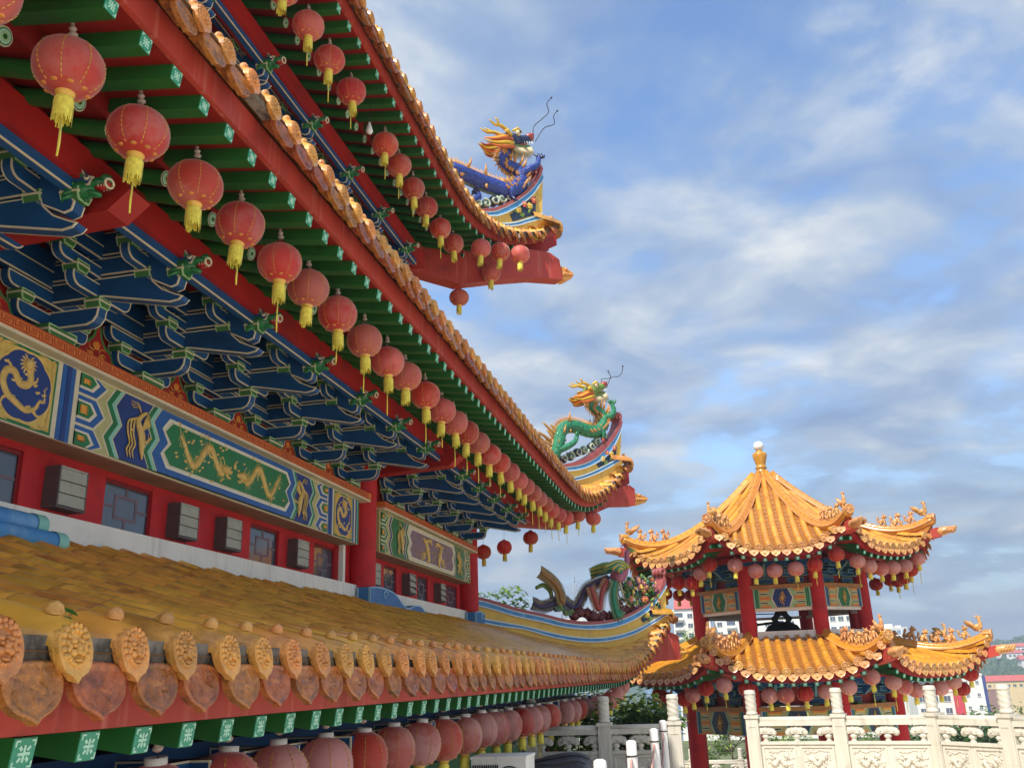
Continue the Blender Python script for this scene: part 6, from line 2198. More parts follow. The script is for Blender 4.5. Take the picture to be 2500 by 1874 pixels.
scale_mat('blue_scales', srgb(40, 60, 150), srgb(40, 70, 160), srgb(24, 30, 84))
scale_mat('green_scales', srgb(46, 160, 108), srgb(34, 136, 90), srgb(16, 72, 54))
M.update({
    'belly': mk('belly_teal_gold', srgb(120, 150, 84), 0.4, 0.2, 18, coat=0.3),
    'spine': mk('spine_ochre', srgb(196, 140, 74), 0.45, 0.2, 12),
    'mane1': mk('mane_yellow', srgb(222, 182, 60), 0.4, 0.12, 10),
    'mane2': mk('mane_orange', srgb(196, 96, 40), 0.4, 0.12, 10),
    'beard': mk('pale_beard', srgb(206, 190, 150), 0.5, 0.1, 12),
    'dred': mk('ceramic_red', srgb(160, 60, 44), 0.35, 0.15, 10, coat=0.3),
    'dnavy': mk('ceramic_navy', srgb(26, 34, 80), 0.3, 0.2, 10, coat=0.4),
    'cloudg': mk('cloud_grey_green', srgb(92, 116, 100), 0.5, 0.15, 8),
    'cloudw': mk('cloud_pale_line', srgb(176, 190, 164), 0.5, 0.1, 8),
    'cloudd': mk('cloud_dark', srgb(54, 58, 72), 0.5, 0.15, 8),
    'horn': mk('horn_ochre', srgb(170, 130, 70), 0.45, 0.2, 8),
    'rock': mk('ceramic_rock_maroon', srgb(98, 42, 44), 0.55, 0.25, 6, bump=0.5, bscale=10),
    'fpurple': mk('feather_purple', srgb(66, 52, 92), 0.5, 0.2, 10),
    'fbrown': mk('feather_brown', srgb(150, 104, 50), 0.5, 0.2, 10),
    'fred': mk('feather_red', srgb(160, 64, 60), 0.5, 0.2, 10),
    'fgreen': mk('feather_green', srgb(34, 130, 96), 0.5, 0.2, 10),
    'barb': mk('feather_barb', srgb(150, 140, 100), 0.6, 0.2, 12),
    'ppink': mk('phoenix_mauve', srgb(168, 96, 116), 0.45, 0.12, 14, bump=0.4, bscale=40),
})


def dragon(name, label, XH, path, rad, scales, head, hdir, skull, legs, tailfins, whisk, cloudpts, cloudmats, off=0.0):
    """path etc. are (s, z) in the hip plane; s decreases outwards, so the head looks towards -s"""
    G = lambda s, z, d=0.0: XH @ Vector((s, z, d + off))
    base = G(path[0][0], path[0][1])
    t_ = thing(name, label, 'dragon sculpture', base)
    nz = XH.to_3x3() @ Vector((0, 0, 1))
    c = catmull([G(s, z, 0.05 * math.sin(i * 1.1)) for i, (s, z) in enumerate(path)], 7)
    n = len(c)
    rr = []
    for i in range(n):
        f = i / (n - 1) * (len(rad) - 1); j = min(int(f), len(rad) - 2); f -= j
        rr.append(rad[j] * (1 - f) + rad[j + 1] * f)
    b = MB(); b.tube(c, rr, 14, scales); b.obj('body', t_)
    # belly plates and dorsal spines follow the body; side chosen by turning direction
    bs = MB(); bb = MB()
    for i in range(1, n - 1):
        tn = (c[i + 1] - c[i - 1]).normalized()
        up = nz.cross(tn).normalized()
        if SPINE_UP and up.z < 0 and i < n * 0.62:
            up = -up
        elif i >= n * 0.62 and (XH.inverted() @ (c[i] + up) - XH.inverted() @ c[i]).x < 0:
            up = -up
        p = c[i] + up * rr[i] * 0.95
        bs.tube([p - tn * 0.02, p + up * 0.05 - tn * 0.03, p + up * (0.13 + 0.05 * (i % 2)) - tn * 0.10], [0.03, 0.022, 0.003], 5, 'spine')
        q = c[i] - up * rr[i] * 0.90
        bb.tube([q - nz * rr[i] * 0.55 + up * rr[i] * 0.2, q - up * 0.012, q + nz * rr[i] * 0.55 + up * rr[i] * 0.2], 0.022, 5, 'belly')
    bs.tube([c[i] + (nz.cross((c[min(i + 1, n - 1)] - c[max(i - 1, 0)]).normalized()) * (1 if (nz.cross((c[min(i + 1, n - 1)] - c[max(i - 1, 0)]).normalized())).z > 0 or i > n * .62 else -1)) * rr[i] * 0.9 for i in range(int(n * 0.6))], 0.04, 6, 'spine')
    bs.obj('dorsal_spines', t_); bb.obj('belly_plates', t_)
    # head, built in a frame looking along -s
    (hs, hz), S, pit = head, hdir[0], hdir[1]
    ex = XH.to_3x3() @ Vector((-math.cos(pit), math.sin(pit), 0)); ez = XH.to_3x3() @ Vector((math.sin(pit), math.cos(pit), 0))
    H = frame(G(hs, hz), ex * S, nz * S, ez * S)
    b = MB()
    b.ball((-0.05, 0, 0.10), (0.26, 0.19, 0.17), skull, 12, 8, H)                         # cranium
    b.tube([H @ Vector(p) for p in ((0.0, 0, 0.10), (0.25, 0, 0.13), (0.42, 0, 0.17), (0.52, 0, 0.20))], [0.17, 0.13, 0.11, 0.10], 12, skull)   # muzzle
    b.ball((0.52, 0, 0.22), (0.12, 0.13, 0.10), 'dred', 10, 7, H)                          # nose
    for s in (-1, 1):
        b.ball((0.57, s * 0.08, 0.25), 0.045, 'dred', 8, 5, H)
        b.ball((0.12, s * 0.15, 0.22), (0.075, 0.06, 0.075), 'beard', 9, 6, H); b.ball((0.15, s * 0.185, 0.225), 0.038, 'wire', 8, 5, H)
        b.tube([H @ Vector(p) for p in ((0.0, s * 0.13, 0.27), (0.12, s * 0.17, 0.315), (0.24, s * 0.14, 0.26))], [0.03, 0.045, 0.02], 7, 'mane1')
        for k in range(4):
            b.tube([H @ Vector((0.30 + 0.07 * k, s * 0.075, 0.07)), H @ Vector((0.31 + 0.07 * k, s * 0.075, -0.01))], [0.018, 0.003], 5, 'white')
    b.tube([H @ Vector(p) for p in ((-0.08, 0, -0.02), (0.15, 0, -0.08), (0.34, 0, -0.06), (0.46, 0, -0.01))], [0.13, 0.095, 0.08, 0.05], 10, 'leafpaint' if skull == 'dnavy' else skull)   # lower jaw
    b.tube([H @ Vector(p) for p in ((0.05, 0, 0.02), (0.30, 0, 0.02), (0.42, 0, 0.06))], [0.07, 0.055, 0.02], 8, 'dred')       # tongue
    b.obj('head', t_)
    b = MB()
    for s in (-1, 1):
        b.tube([H @ Vector(p) for p in catmull([(-0.10, s * 0.10, 0.26), (-0.30, s * 0.15, 0.36), (-0.48, s * 0.17, 0.36), (-0.62, s * 0.19, 0.46)], 4)], [0.055, 0.052, 0.05, 0.048, 0.046, 0.042, 0.04, 0.038, 0.034, 0.03, 0.025, 0.018, 0.006], 7, 'mane1')
        b.tube([H @ Vector(p) for p in ((-0.36, s * 0.15, 0.37), (-0.42, s * 0.22, 0.46), (-0.50, s * 0.22, 0.50))], [0.035, 0.025, 0.005], 6, 'mane1')
        b.tube([H @ Vector(p) for p in ((-0.12, s * 0.20, 0.12), (-0.26, s * 0.28, 0.18), (-0.34, s * 0.26, 0.16))], [0.05, 0.05, 0.01], 6, 'mane1')
    b.obj('horns', t_)
    b = MB()
    for k in range(9):
        z0 = 0.14 - 0.045 * k
        for s in (-1, 1):
            sp = 0.13 + 0.025 * (k % 3)
            pts = catmull([(-0.10, s * sp, z0 * 0.7), (-0.34, s * (sp + 0.05), z0 * 0.8 - 0.02), (-0.60, s * (sp + 0.03), z0 * 0.6 - 0.05), (-0.86 + 0.03 * abs(k - 3), s * sp * 0.7, z0 * 0.35 + 0.02)], 4)
            m_ = len(pts)
            b.tube([H @ p for p in pts], [0.045 * (1 - (i / (m_ - 1)) ** 2) + 0.004 for i in range(m_)], 6, 'mane1' if k % 2 else 'mane2')
    for k in range(16):
        a = k / 15
        for s in (-1, 1):
            x = -0.12 + 0.58 * a; z = -0.10 - 0.05 * math.sin(a * 3.1)
            b.tube([H @ Vector((x, s * 0.12 * (1 - 0.5 * a), z + 0.05)), H @ Vector((x + 0.02, s * 0.15 * (1 - 0.5 * a), z - 0.06)), H @ Vector((x + 0.05, s * 0.13 * (1 - 0.5 * a), z - 0.17))], [0.02, 0.018, 0.003], 5, 'beard')
    b.obj('mane_and_beard', t_)
    b = MB()
    for pl in whisk:
        cc = catmull([G(s, z, 0.06 * k) for k, (s, z) in enumerate(pl)], 6)
        b.tube(cc, 0.011, 5, 'wire'); b.ball(tuple(cc[-1]), 0.028, 'wire', 7, 5)
    b.obj('whisker', t_)
    for pl, (foot, a0) in legs:
        b = MB()
        cc = catmull([G(s, z, d) for s, z, d in pl], 5); m_ = len(cc)
        b.tube(cc, [0.115 - 0.055 * i / (m_ - 1) for i in range(m_)], 9, scales)
        e = pl[-1]
        for k in range(4):
            a = a0 + (k - 1.5) * 0.55
            b.tube([G(e[0], e[1], e[2] + 0.02 * (k - 1.5)), G(e[0] + 0.10 * math.cos(a), e[1] + 0.10 * math.sin(a), e[2] + 0.05 * (k - 1.5)), G(e[0] + 0.15 * math.cos(a - 0.5), e[1] + 0.15 * math.sin(a - 0.5), e[2] + 0.06 * (k - 1.5))], [0.05, 0.035, 0.006], 6, foot)
        b.obj('leg', t_)
    b = MB()
    for i in list(range(int(n * 0.55), n - 2, 3)) + [int(n * 0.2), int(n * 0.35)]:
        for q in range(4):
            a = 0.9 + 1.5 * q + i
            d_ = (XH.to_3x3() @ Vector((math.cos(a), math.sin(a), 0.35 * (-1) ** q))).normalized()
            p = c[i] + nz * rr[i] * 0.5 + d_ * rr[i] * 0.6
            b.tube([p, p + d_ * 0.13 + Vector((0, 0, 0.03)), p + d_ * 0.20 + Vector((0, 0, 0.12))], [0.045, 0.035, 0.006], 6, 'horn' if q % 2 else 'spine')
    b.obj('flame_tuft', t_, kind='stuff')
    if tailfins:
        b = MB()
        for (s0, z0, s1, z1) in tailfins:
            b.tube(catmull([G(s0, z0), G((s0 + s1) / 2 - 0.04, (z0 + z1) / 2 - 0.02, 0.05), G(s1, z1)], 4), [0.06, 0.06, 0.058, 0.055, 0.05, 0.045, 0.04, 0.03, 0.008], 6, 'horn')
        b.obj('tail_fin', t_)
    b = MB()
    for i, (s, z, r_) in enumerate(cloudpts):
        for q in (0, 1):
            sp = [(s + (r_ * (1 - k / 12)) * math.cos(k * 0.65 + i), z + (r_ * (1 - k / 12)) * math.sin(k * 0.65 + i)) for k in range(11)]
            b.tube([G(a, d, 0.09 * (1 if q else -1)) for a, d in sp], [0.03] * 11, 6, cloudmats[1])
        b.ball(tuple(G(s, z)), (r_, r_, r_), cloudmats[0] if i % 2 else cloudmats[2], 9, 6)
    b.obj('cloud_base', t_)
    return t_


SPINE_UP = True
dragon('dragon_sculpture', 'ceramic dragon with purple-blue scales rearing on the top roof corner', XT,
       [(3.3, 11.30), (3.07, 11.43), (2.83, 11.40), (2.53, 11.38), (2.16, 11.36), (1.82, 11.33), (1.51, 11.28), (1.25, 11.38), (1.08, 11.68), (1.15, 11.95), (1.40, 12.04), (1.56, 12.14), (1.42, 12.42)],
       [0.13, 0.15, 0.19, 0.205, 0.21, 0.21, 0.205, 0.21, 0.205, 0.19, 0.17, 0.15, 0.12], 'blue_scales',
       (1.26, 12.66), (1.12, 0.22), 'dnavy',
       [([(1.10, 11.80, 0.12), (0.90, 11.98, 0.2), (0.70, 12.12, 0.22), (0.60, 12.38, 0.2)], ('dnavy', 2.2)),
        ([(1.30, 11.45, 0.12), (1.46, 11.22, 0.18), (1.42, 11.05, 0.16)], ('dnavy', 3.6)),
        ([(2.62, 10.66, 0.0), (2.46, 10.74, 0.05), (2.30, 10.88, 0.05), (2.33, 11.0, 0.05)], ('dnavy', 0.6))],
       [(3.0, 11.4, 3.35, 11.75), (3.1, 11.35, 3.5, 11.5), (3.0, 11.3, 3.3, 11.1)],
       [[(0.62, 12.98), (0.62, 13.35), (0.40, 13.62), (0.22, 13.85), (0.30, 14.05), (0.19, 14.23)], [(0.55, 12.98), (0.3, 13.42), (0.02, 13.60), (0.06, 13.80), (-0.02, 13.94)]],
       [(2.31, 10.68, 0.10), (2.1, 10.74, 0.12), (1.87, 10.90, 0.13), (1.66, 11.0, 0.12), (1.42, 11.12, 0.12), (1.2, 11.28, 0.10), (1.05, 11.40, 0.10)], ('cloudg', 'cloudw', 'cloudd'))
dragon('dragon_sculpture', 'ceramic dragon with emerald green scales rearing on the middle roof corner', XM,
       [(3.1, 5.95), (2.85, 6.11), (2.66, 6.52), (2.52, 6.88), (2.27, 7.08), (1.9, 7.12), (1.49, 7.03), (1.18, 7.06), (0.94, 7.32), (0.86, 7.56), (1.02, 7.74), (1.28, 7.82), (1.36, 8.0)],
       [0.13, 0.17, 0.20, 0.205, 0.20, 0.20, 0.20, 0.195, 0.19, 0.17, 0.15, 0.14, 0.12], 'green_scales',
       (1.24, 8.22), (1.05, 0.30), 'leafpaint',
       [([(0.88, 7.5, 0.12), (0.70, 7.58, 0.2), (0.62, 7.75, 0.22), (0.66, 7.95, 0.2)], ('dgreen', 1.8)),
        ([(1.15, 7.10, 0.12), (1.06, 6.95, 0.18), (1.08, 6.80, 0.15)], ('dred', 4.2)),
        ([(2.70, 6.30, 0.12), (2.45, 6.40, 0.2), (2.15, 6.60, 0.2), (2.03, 6.88, 0.18)], ('dgreen', 5.0))],
       [(2.75, 6.7, 3.15, 7.12), (2.7, 6.8, 2.88, 7.10), (2.85, 6.5, 3.35, 6.82), (2.85, 6.35, 3.15, 6.60), (2.8, 6.6, 3.02, 6.90)],
       [[(0.72, 8.50), (0.9, 8.74), (0.58, 8.82), (0.70, 9.0)], [(0.68, 8.5), (0.50, 8.86), (0.25, 8.92), (0.14, 9.08), (0.15, 9.24)]],
       [(2.46, 6.06, 0.12), (2.21, 6.17, 0.13), (1.96, 6.32, 0.13), (1.70, 6.42, 0.13), (1.42, 6.56, 0.12), (1.20, 6.72, 0.13), (0.92, 6.92, 0.10)], ('cloudg', 'cloudw', 'cloudd'))


def phoenix():
    G = lambda s, z, d=0.0: XL @ Vector((s, z, d))
    t_ = thing('phoenix_sculpture', 'ceramic phoenix with long spiny tail feathers on the lower roof corner', 'phoenix sculpture', G(1.9, 1.5))
    b = MB()
    b.tube(catmull([G(2.05, 2.68), G(1.78, 2.78), G(1.58, 2.98), G(1.46, 3.2), G(1.44, 3.42), G(1.36, 3.50)], 5), [0.10, 0.16, 0.2, 0.22, 0.22, 0.21, 0.2, 0.19, 0.18, 0.16, 0.14, 0.12, 0.11, 0.10, 0.09, 0.085, 0.08, 0.08, 0.08, 0.08, 0.08, 0.085, 0.09, 0.09, 0.08, 0.05], 12, 'ppink')
    b.obj('body', t_)
    b = MB(); b.ball(tuple(G(1.32, 3.52)), (0.11, 0.10, 0.09), 'leafpaint', 9, 6); b.tube([G(1.26, 3.53), G(1.10, 3.52), G(1.02, 3.46)], [0.05, 0.03, 0.004], 6, 'mane1')
    for k in range(3):
        b.tube([G(1.36, 3.58), G(1.46 + 0.04 * k, 3.72 - 0.03 * k), G(1.58 + 0.06 * k, 3.74 - 0.06 * k)], [0.025, 0.02, 0.004], 5, 'fred')
    b.obj('head', t_)
    for sg in (-1, 1):
        b = MB()
        for k in range(9):
            a = 0.03 * k
            p0 = G(1.55 + 0.03 * k, 3.02 - 0.008 * k, sg * 0.16)
            p1 = G(2.0 + 0.02 * k, 3.14 - 0.035 * k, sg * (0.30 + 0.03 * k)); p2 = G(2.62 - 0.045 * k, 2.98 - 0.03 * k, sg * (0.34 + 0.05 * k))
            b.tube(catmull([p0, p1, p2], 4), [0.06, 0.065, 0.07, 0.07, 0.065, 0.06, 0.05, 0.035, 0.008], 6, ('leafpaint', 'mane1', 'fgreen')[k % 3])
        b.obj('wing', t_)
    FE = [([(4.54, 2.78), (4.3, 2.65), (4.09, 2.49), (3.95, 2.3), (3.90, 2.05), (3.8, 1.95)], 'fbrown', 0.05), ([(4.76, 1.95), (4.47, 1.87), (4.12, 1.96), (3.81, 2.06), (3.57, 1.92), (3.37, 1.84), (3.15, 2.09), (2.97, 2.36), (2.59, 2.55), (2.1, 2.72)], 'fpurple', -0.05),
          ([(2.30, 2.62), (2.52, 2.33), (2.68, 1.81), (2.82, 2.09), (2.94, 2.42)], 'fred', 0.14), ([(2.1, 2.60), (2.21, 2.27), (2.19, 1.92), (2.10, 1.62), (1.98, 1.78)], 'fgreen', 0.22), ([(4.60, 2.38), (4.35, 2.46), (4.14, 2.31), (4.09, 2.05)], 'leafpaint', -0.12)]
    for pts, mt, d in FE:
        c = catmull([G(s, z, d) for s, z in pts], 8); n = len(c)
        b = MB()
        b.tube(c, [0.075 * (1 - 0.35 * abs(2 * i / (n - 1) - 1)) for i in range(n)], 8, mt)
        if mt != 'leafpaint':
            nz = XL.to_3x3() @ Vector((0, 0, 1))
            for i in range(n - 1):
                tn = (c[i + 1] - c[i]).normalized(); sd = tn.cross(nz).normalized()
                for h in (0, 0.5):
                    p = c[i].lerp(c[i + 1], h)
                    for s in (-1, 1):
                        b.tube([p + sd * s * 0.05, p + sd * s * 0.19 - tn * 0.06 * (1 if pts[0][0] > 3 else -1)], [0.018, 0.005], 4, 'barb' if h else mt)
        b.obj('tail_feather', t_)
    b = MB()
    for sg in (-1, 1):
        b.tube([G(1.86, 2.62, sg * 0.08), G(1.78, 2.25, sg * 0.1), G(1.64, 1.93, sg * 0.1)], [0.05, 0.025, 0.022], 7, 'beard')
        for a in (-0.5, 0.1, 0.7, 2.8):
            b.tube([G(1.64, 1.93, sg * 0.1), G(1.64 - 0.17 * math.cos(a), 1.90 - 0.10 * math.sin(a) - 0.03, sg * 0.1)], [0.025, 0.006], 5, 'beard')
    b.obj('leg', t_)
    b = MB()
    r2 = random.Random(4)
    for (s, z, r_) in ((3.45, 1.62, 0.17), (3.3, 1.72, 0.19), (3.05, 1.70, 0.16), (2.85, 1.62, 0.16), (2.6, 1.58, 0.15), (2.5, 1.66, 0.12), (2.3, 1.62, 0.15), (2.05, 1.64, 0.15), (1.85, 1.72, 0.17), (1.68, 1.8, 0.14), (1.45, 1.82, 0.12), (1.95, 1.95, 0.13)):
        b.ball(tuple(G(s, z)), (r_ * r2.uniform(0.8, 1.3), r_, r_ * r2.uniform(0.7, 1.1)), 'rock', 9, 6, rot=None)
        b.tube([G(s + 0.1, z - 0.1, 0.12), G(s, z + r_ * 0.9, 0.1), G(s - 0.12, z + 0.02, 0.14)], 0.035, 6, 'rock')
    b.obj('rock_base', t_)
    b = MB()
    for i in range(7):
        s, z = 4.05 - 0.10 * i, 1.80 + 0.04 * (i % 3) - 0.03 * i
        b.tube([G(s + (0.08 * (1 - k / 12)) * math.cos(k * 0.65 + i), z + (0.08 * (1 - k / 12)) * math.sin(k * 0.65 + i), 0.06) for k in range(10)], 0.03, 6, 'leafpaint' if i % 2 else 'cloudg')
        b.ball(tuple(G(s, z)), 0.075, 'cloudg', 7, 5)
    b.obj('cloud_base', t_)
    b = MB()
    stem = [[(1.5, 1.85), (1.45, 2.2), (1.3, 2.5), (1.1, 2.75)], [(1.2, 1.95), (1.1, 2.3), (0.9, 2.6), (0.62, 2.78)], [(0.9, 2.1), (0.8, 2.35), (0.6, 2.5)], [(1.6, 2.0), (1.75, 2.35), (1.5, 2.6)]]
    for pl in stem:
        b.tube(catmull([G(s, z, 0.03) for s, z in pl], 5), 0.024, 6, 'rock')
    for k in range(330):
        s = r2.uniform(0.55, 1.75); z = r2.uniform(1.95, 2.78)
        if z > 2.9 - abs(s - 1.0) * 0.5:
            continue
        d = r2.uniform(-0.2, 0.24)
        m_ = ('leafpaint', 'flower2', 'leafpaint', 'cloudg', 'fgreen')[k % 5]
        Y = T(*G(s, z, d)) @ Euler((r2.uniform(0, 6), r2.uniform(0, 6), r2.uniform(0, 6))).to_matrix().to_4x4()
        b.ball((0, 0, 0), (0.095, 0.05, 0.014), m_, 6, 4, Y)
    b.obj('foliage', t_)
    b = MB()
    for k in range(13):
        s = r2.uniform(0.6, 1.6); z = r2.uniform(2.05, 2.7)
        Y = T(*G(s, z, 0.22)) @ XL.to_3x3().to_4x4()
        for j in range(7):
            a = j * 0.9
            b.ball((0.05 * math.cos(a), 0.05 * math.sin(a), 0), (0.04, 0.04, 0.022), 'ppink' if k % 3 else 'flower', 6, 4, Y)
        b.ball((0, 0, 0.02), 0.028, 'mane1', 6, 4, Y)
    b.obj('blossom', t_)


phoenix()

# ------------------------------------------------------------------ planting
def leaf_mat(name, col, tr=0.35):
    return mk(name, col, 0.55, 0.3, 1.2, bump=0.0, detail=3, transm=tr)


M['leaf1'] = leaf_mat('leaf_dark', srgb(62, 92, 38))
M['leaf2'] = leaf_mat('leaf_mid', srgb(96, 128, 48))
M['leaf3'] = leaf_mat('leaf_bright', srgb(150, 172, 62))
M['leaffar'] = leaf_mat('leaf_far', srgb(70, 100, 58), 0.2)
M['bark'] = mk('bark', srgb(92, 78, 62), 0.9, 0.25, 6, bump=0.5, bscale=20)


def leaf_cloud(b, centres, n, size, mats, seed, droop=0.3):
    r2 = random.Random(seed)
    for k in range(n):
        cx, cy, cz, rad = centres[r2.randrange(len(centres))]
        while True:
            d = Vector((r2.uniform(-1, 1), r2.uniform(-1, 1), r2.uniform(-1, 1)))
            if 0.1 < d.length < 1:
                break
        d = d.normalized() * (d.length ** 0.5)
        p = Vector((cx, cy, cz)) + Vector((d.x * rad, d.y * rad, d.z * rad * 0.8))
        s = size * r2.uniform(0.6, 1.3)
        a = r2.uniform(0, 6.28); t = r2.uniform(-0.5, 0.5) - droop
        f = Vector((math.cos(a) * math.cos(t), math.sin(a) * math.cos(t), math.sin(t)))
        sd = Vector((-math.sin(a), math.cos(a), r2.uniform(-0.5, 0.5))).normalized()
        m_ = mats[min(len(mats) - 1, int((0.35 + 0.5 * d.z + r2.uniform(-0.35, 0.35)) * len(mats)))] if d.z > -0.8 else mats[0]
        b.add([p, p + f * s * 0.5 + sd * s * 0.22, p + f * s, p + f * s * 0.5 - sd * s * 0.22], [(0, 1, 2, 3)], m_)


def tree(name, label, cat, x, y, z0, h, rad, n, leaf, mats, seed, group=None, nc=16, trunk=0.12):
    t_ = thing(name, label, cat, (x, y, z0), group)
    r2 = random.Random(seed)
    cs = []
    for k in range(nc):
        a = r2.uniform(0, 6.28); q = r2.uniform(0, 1) ** 0.6
        cs.append((x + rad * q * math.cos(a), y + rad * q * math.sin(a), z0 + h - rad * 0.5 - r2.uniform(0, 1) * min(h * 0.55, rad * 1.2), rad * r2.uniform(0.28, 0.5)))
    b = MB()
    top = Vector((x, y, z0 + h * 0.7))
    b.tube([(x, y, z0 - 0.2), (x + 0.05 * h * r2.uniform(-1, 1), y, z0 + h * 0.35), top], [trunk, trunk * 0.7, trunk * 0.3], 8, 'bark')
    for c in cs[:10]:
        s = Vector((x, y, z0 + h * r2.uniform(0.3, 0.6)))
        b.tube([s, s.lerp(Vector(c[:3]), 0.5) + Vector((0, 0, 0.05 * h)), Vector(c[:3])], [trunk * 0.45, trunk * 0.28, trunk * 0.1], 5, 'bark')
    b.obj('trunk', t_)
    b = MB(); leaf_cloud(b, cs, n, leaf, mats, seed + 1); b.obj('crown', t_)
    return t_


G3 = ['leaf1', 'leaf2', 'leaf3']
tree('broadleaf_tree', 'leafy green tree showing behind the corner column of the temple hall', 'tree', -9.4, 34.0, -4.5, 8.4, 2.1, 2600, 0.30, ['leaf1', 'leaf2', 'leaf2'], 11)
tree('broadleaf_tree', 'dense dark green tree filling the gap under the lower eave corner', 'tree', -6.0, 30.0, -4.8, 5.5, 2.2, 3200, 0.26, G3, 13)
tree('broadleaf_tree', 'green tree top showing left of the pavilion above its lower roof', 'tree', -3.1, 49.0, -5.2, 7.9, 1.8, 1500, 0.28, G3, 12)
for i, (x, y, h, rd, tx) in enumerate([(-3.3, 20.6, 4.35, 1.2, 'behind the shaded balustrade, middle of its row'), (-2.15, 20.4, 4.4, 0.95, 'behind the shaded balustrade, next to the left opening post'), (-4.6, 20.6, 4.1, 1.3, 'behind the lower lanterns, farthest left of its row'), (-0.2, 48.0, 3.9, 1.8, 'seen under the pavilion between its left columns'), (2.4, 49.0, 3.5, 2.0, 'seen under the pavilion behind the sunlit balustrade'), (5.8, 50.0, 3.4, 2.0, 'seen right of the pavilion through the balustrade gaps'), (-5.0, 48.0, 4.8, 2.0, 'far left beyond the shaded balustrade')]):
    z0 = -4.5 if y < 30 else -5.3
    tree('garden_bush', 'bright leafy bush ' + tx, 'bush', x, y, z0, h, rd, 2600, 0.20, G3, 30 + i, 'bushes round the terrace', 14, 0.06)
for i, (x, y, h, rd, tx) in enumerate([(13.0, 62, 5.2, 2.3, 'pale round tree below the red striped building'), (17.2, 62, 6.2, 2.6, 'dense dark tree right of the red striped building'), (21.5, 64, 4.9, 2.4, 'low dark tree at the right edge behind the balustrade'), (9.6, 60, 4.7, 2.2, 'small tree just right of the pavilion, behind the balustrade'), (15.2, 66, 5.0, 2.4, 'tree in the dip between the pale and dark round trees')]):
    tree('round_tree', tx, 'tree', x, y, -7.5, h, rd, 3000, 0.34, ['leaf1', 'leaffar', 'leaf2'], 50 + i, 'trees beyond the terrace', 20, 0.2)

# creeper sprig on the lower roof edge
t_ = thing('creeper_sprig', 'green leafy sprig growing out between the nearest lower roof tiles', 'plant', (-2.72, 3.3, 0.27))
M['sprigleaf'] = leaf_mat('sprig_leaf', srgb(84, 150, 62))
r2 = random.Random(9)
b = MB(); b.tube(catmull([(-2.78, 3.25, 0.24), (-2.70, 3.33, 0.31), (-2.66, 3.46, 0.30), (-2.72, 3.75, 0.30)], 5), 0.004, 5, 'sprigleaf'); b.obj('stem', t_)
for (x, y, z, s, a) in ((-2.66, 3.31, 0.34, 0.09, 0.4), (-2.62, 3.42, 0.28, 0.10, 1.2), (-2.70, 3.40, 0.31, 0.06, 2.0), (-2.74, 3.86, 0.35, 0.09, 0.9), (-2.70, 3.93, 0.30, 0.08, 1.7), (-2.80, 3.28, 0.33, 0.06, 3.4), (-2.85, 3.75, 0.35, 0.06, 2.4)):
    b = MB()
    X = T(x, y, z) @ RZ(a) @ Matrix.Rotation(r2.uniform(-0.5, 0.3), 4, 'X') @ Matrix.Rotation(0.3, 4, 'Y')
    out = [(0, 0), (0.18, 0.24), (0.42, 0.34), (0.7, 0.24), (1.0, 0)]
    vs = [(u * s, 0, -0.08 * s * u) for u, w in out] + [(u * s, w * s, 0.10 * s) for u, w in out[1:-1]] + [(u * s, -w * s, 0.10 * s) for u, w in out[1:-1]]
    b.add(vs, [(0, 1, 5), (1, 2, 6, 5), (2, 3, 7, 6), (3, 4, 7), (0, 8, 1), (1, 8, 9, 2), (2, 9, 10, 3), (3, 10, 4)], 'sprigleaf', True, X)
    b.obj('leaf', t_)

# ------------------------------------------------------------------ the city beyond
M.update({
    'cwhite': mk('render_white', srgb(232, 228, 218), 0.8, 0.04, 0.3, dirt=srgb(190, 186, 176), dirt_amt=0.5, dirt_scale=0.2),
    'cgrey': mk('render_pale_grey', srgb(206, 204, 198), 0.8, 0.05, 0.3),
    'cyel': mk('render_yellow', srgb(222, 196, 146), 0.8, 0.05, 0.3),
    'cbrown': mk('render_brown', srgb(150, 112, 100), 0.8, 0.05, 0.3),
    'croof': mk('red_tile_roof', srgb(190, 92, 84), 0.8, 0.1, 0.5),
    'cred': mk('red_stripe_render', srgb(206, 60, 76), 0.7, 0.06, 0.5),
    'cglass': mk('dark_far_windows', srgb(86, 96, 108), 0.3, 0.2, 0.3),
    'cbglass': mk('blue_curtain_glass', srgb(120, 150, 180), 0.25, 0.12, 0.2),
    'cnavy': mk('navy_render', srgb(60, 74, 130), 0.7, 0.06, 0.5),
    'cmast': mk('galvanised_mast', srgb(150, 156, 166), 0.6, 0.1, 0.5),
    'hillg': mk('wooded_hill', srgb(56, 84, 58), 0.95, 0.35, 0.03, dirt=srgb(84, 106, 66), dirt_amt=0.6, dirt_scale=0.05),
})


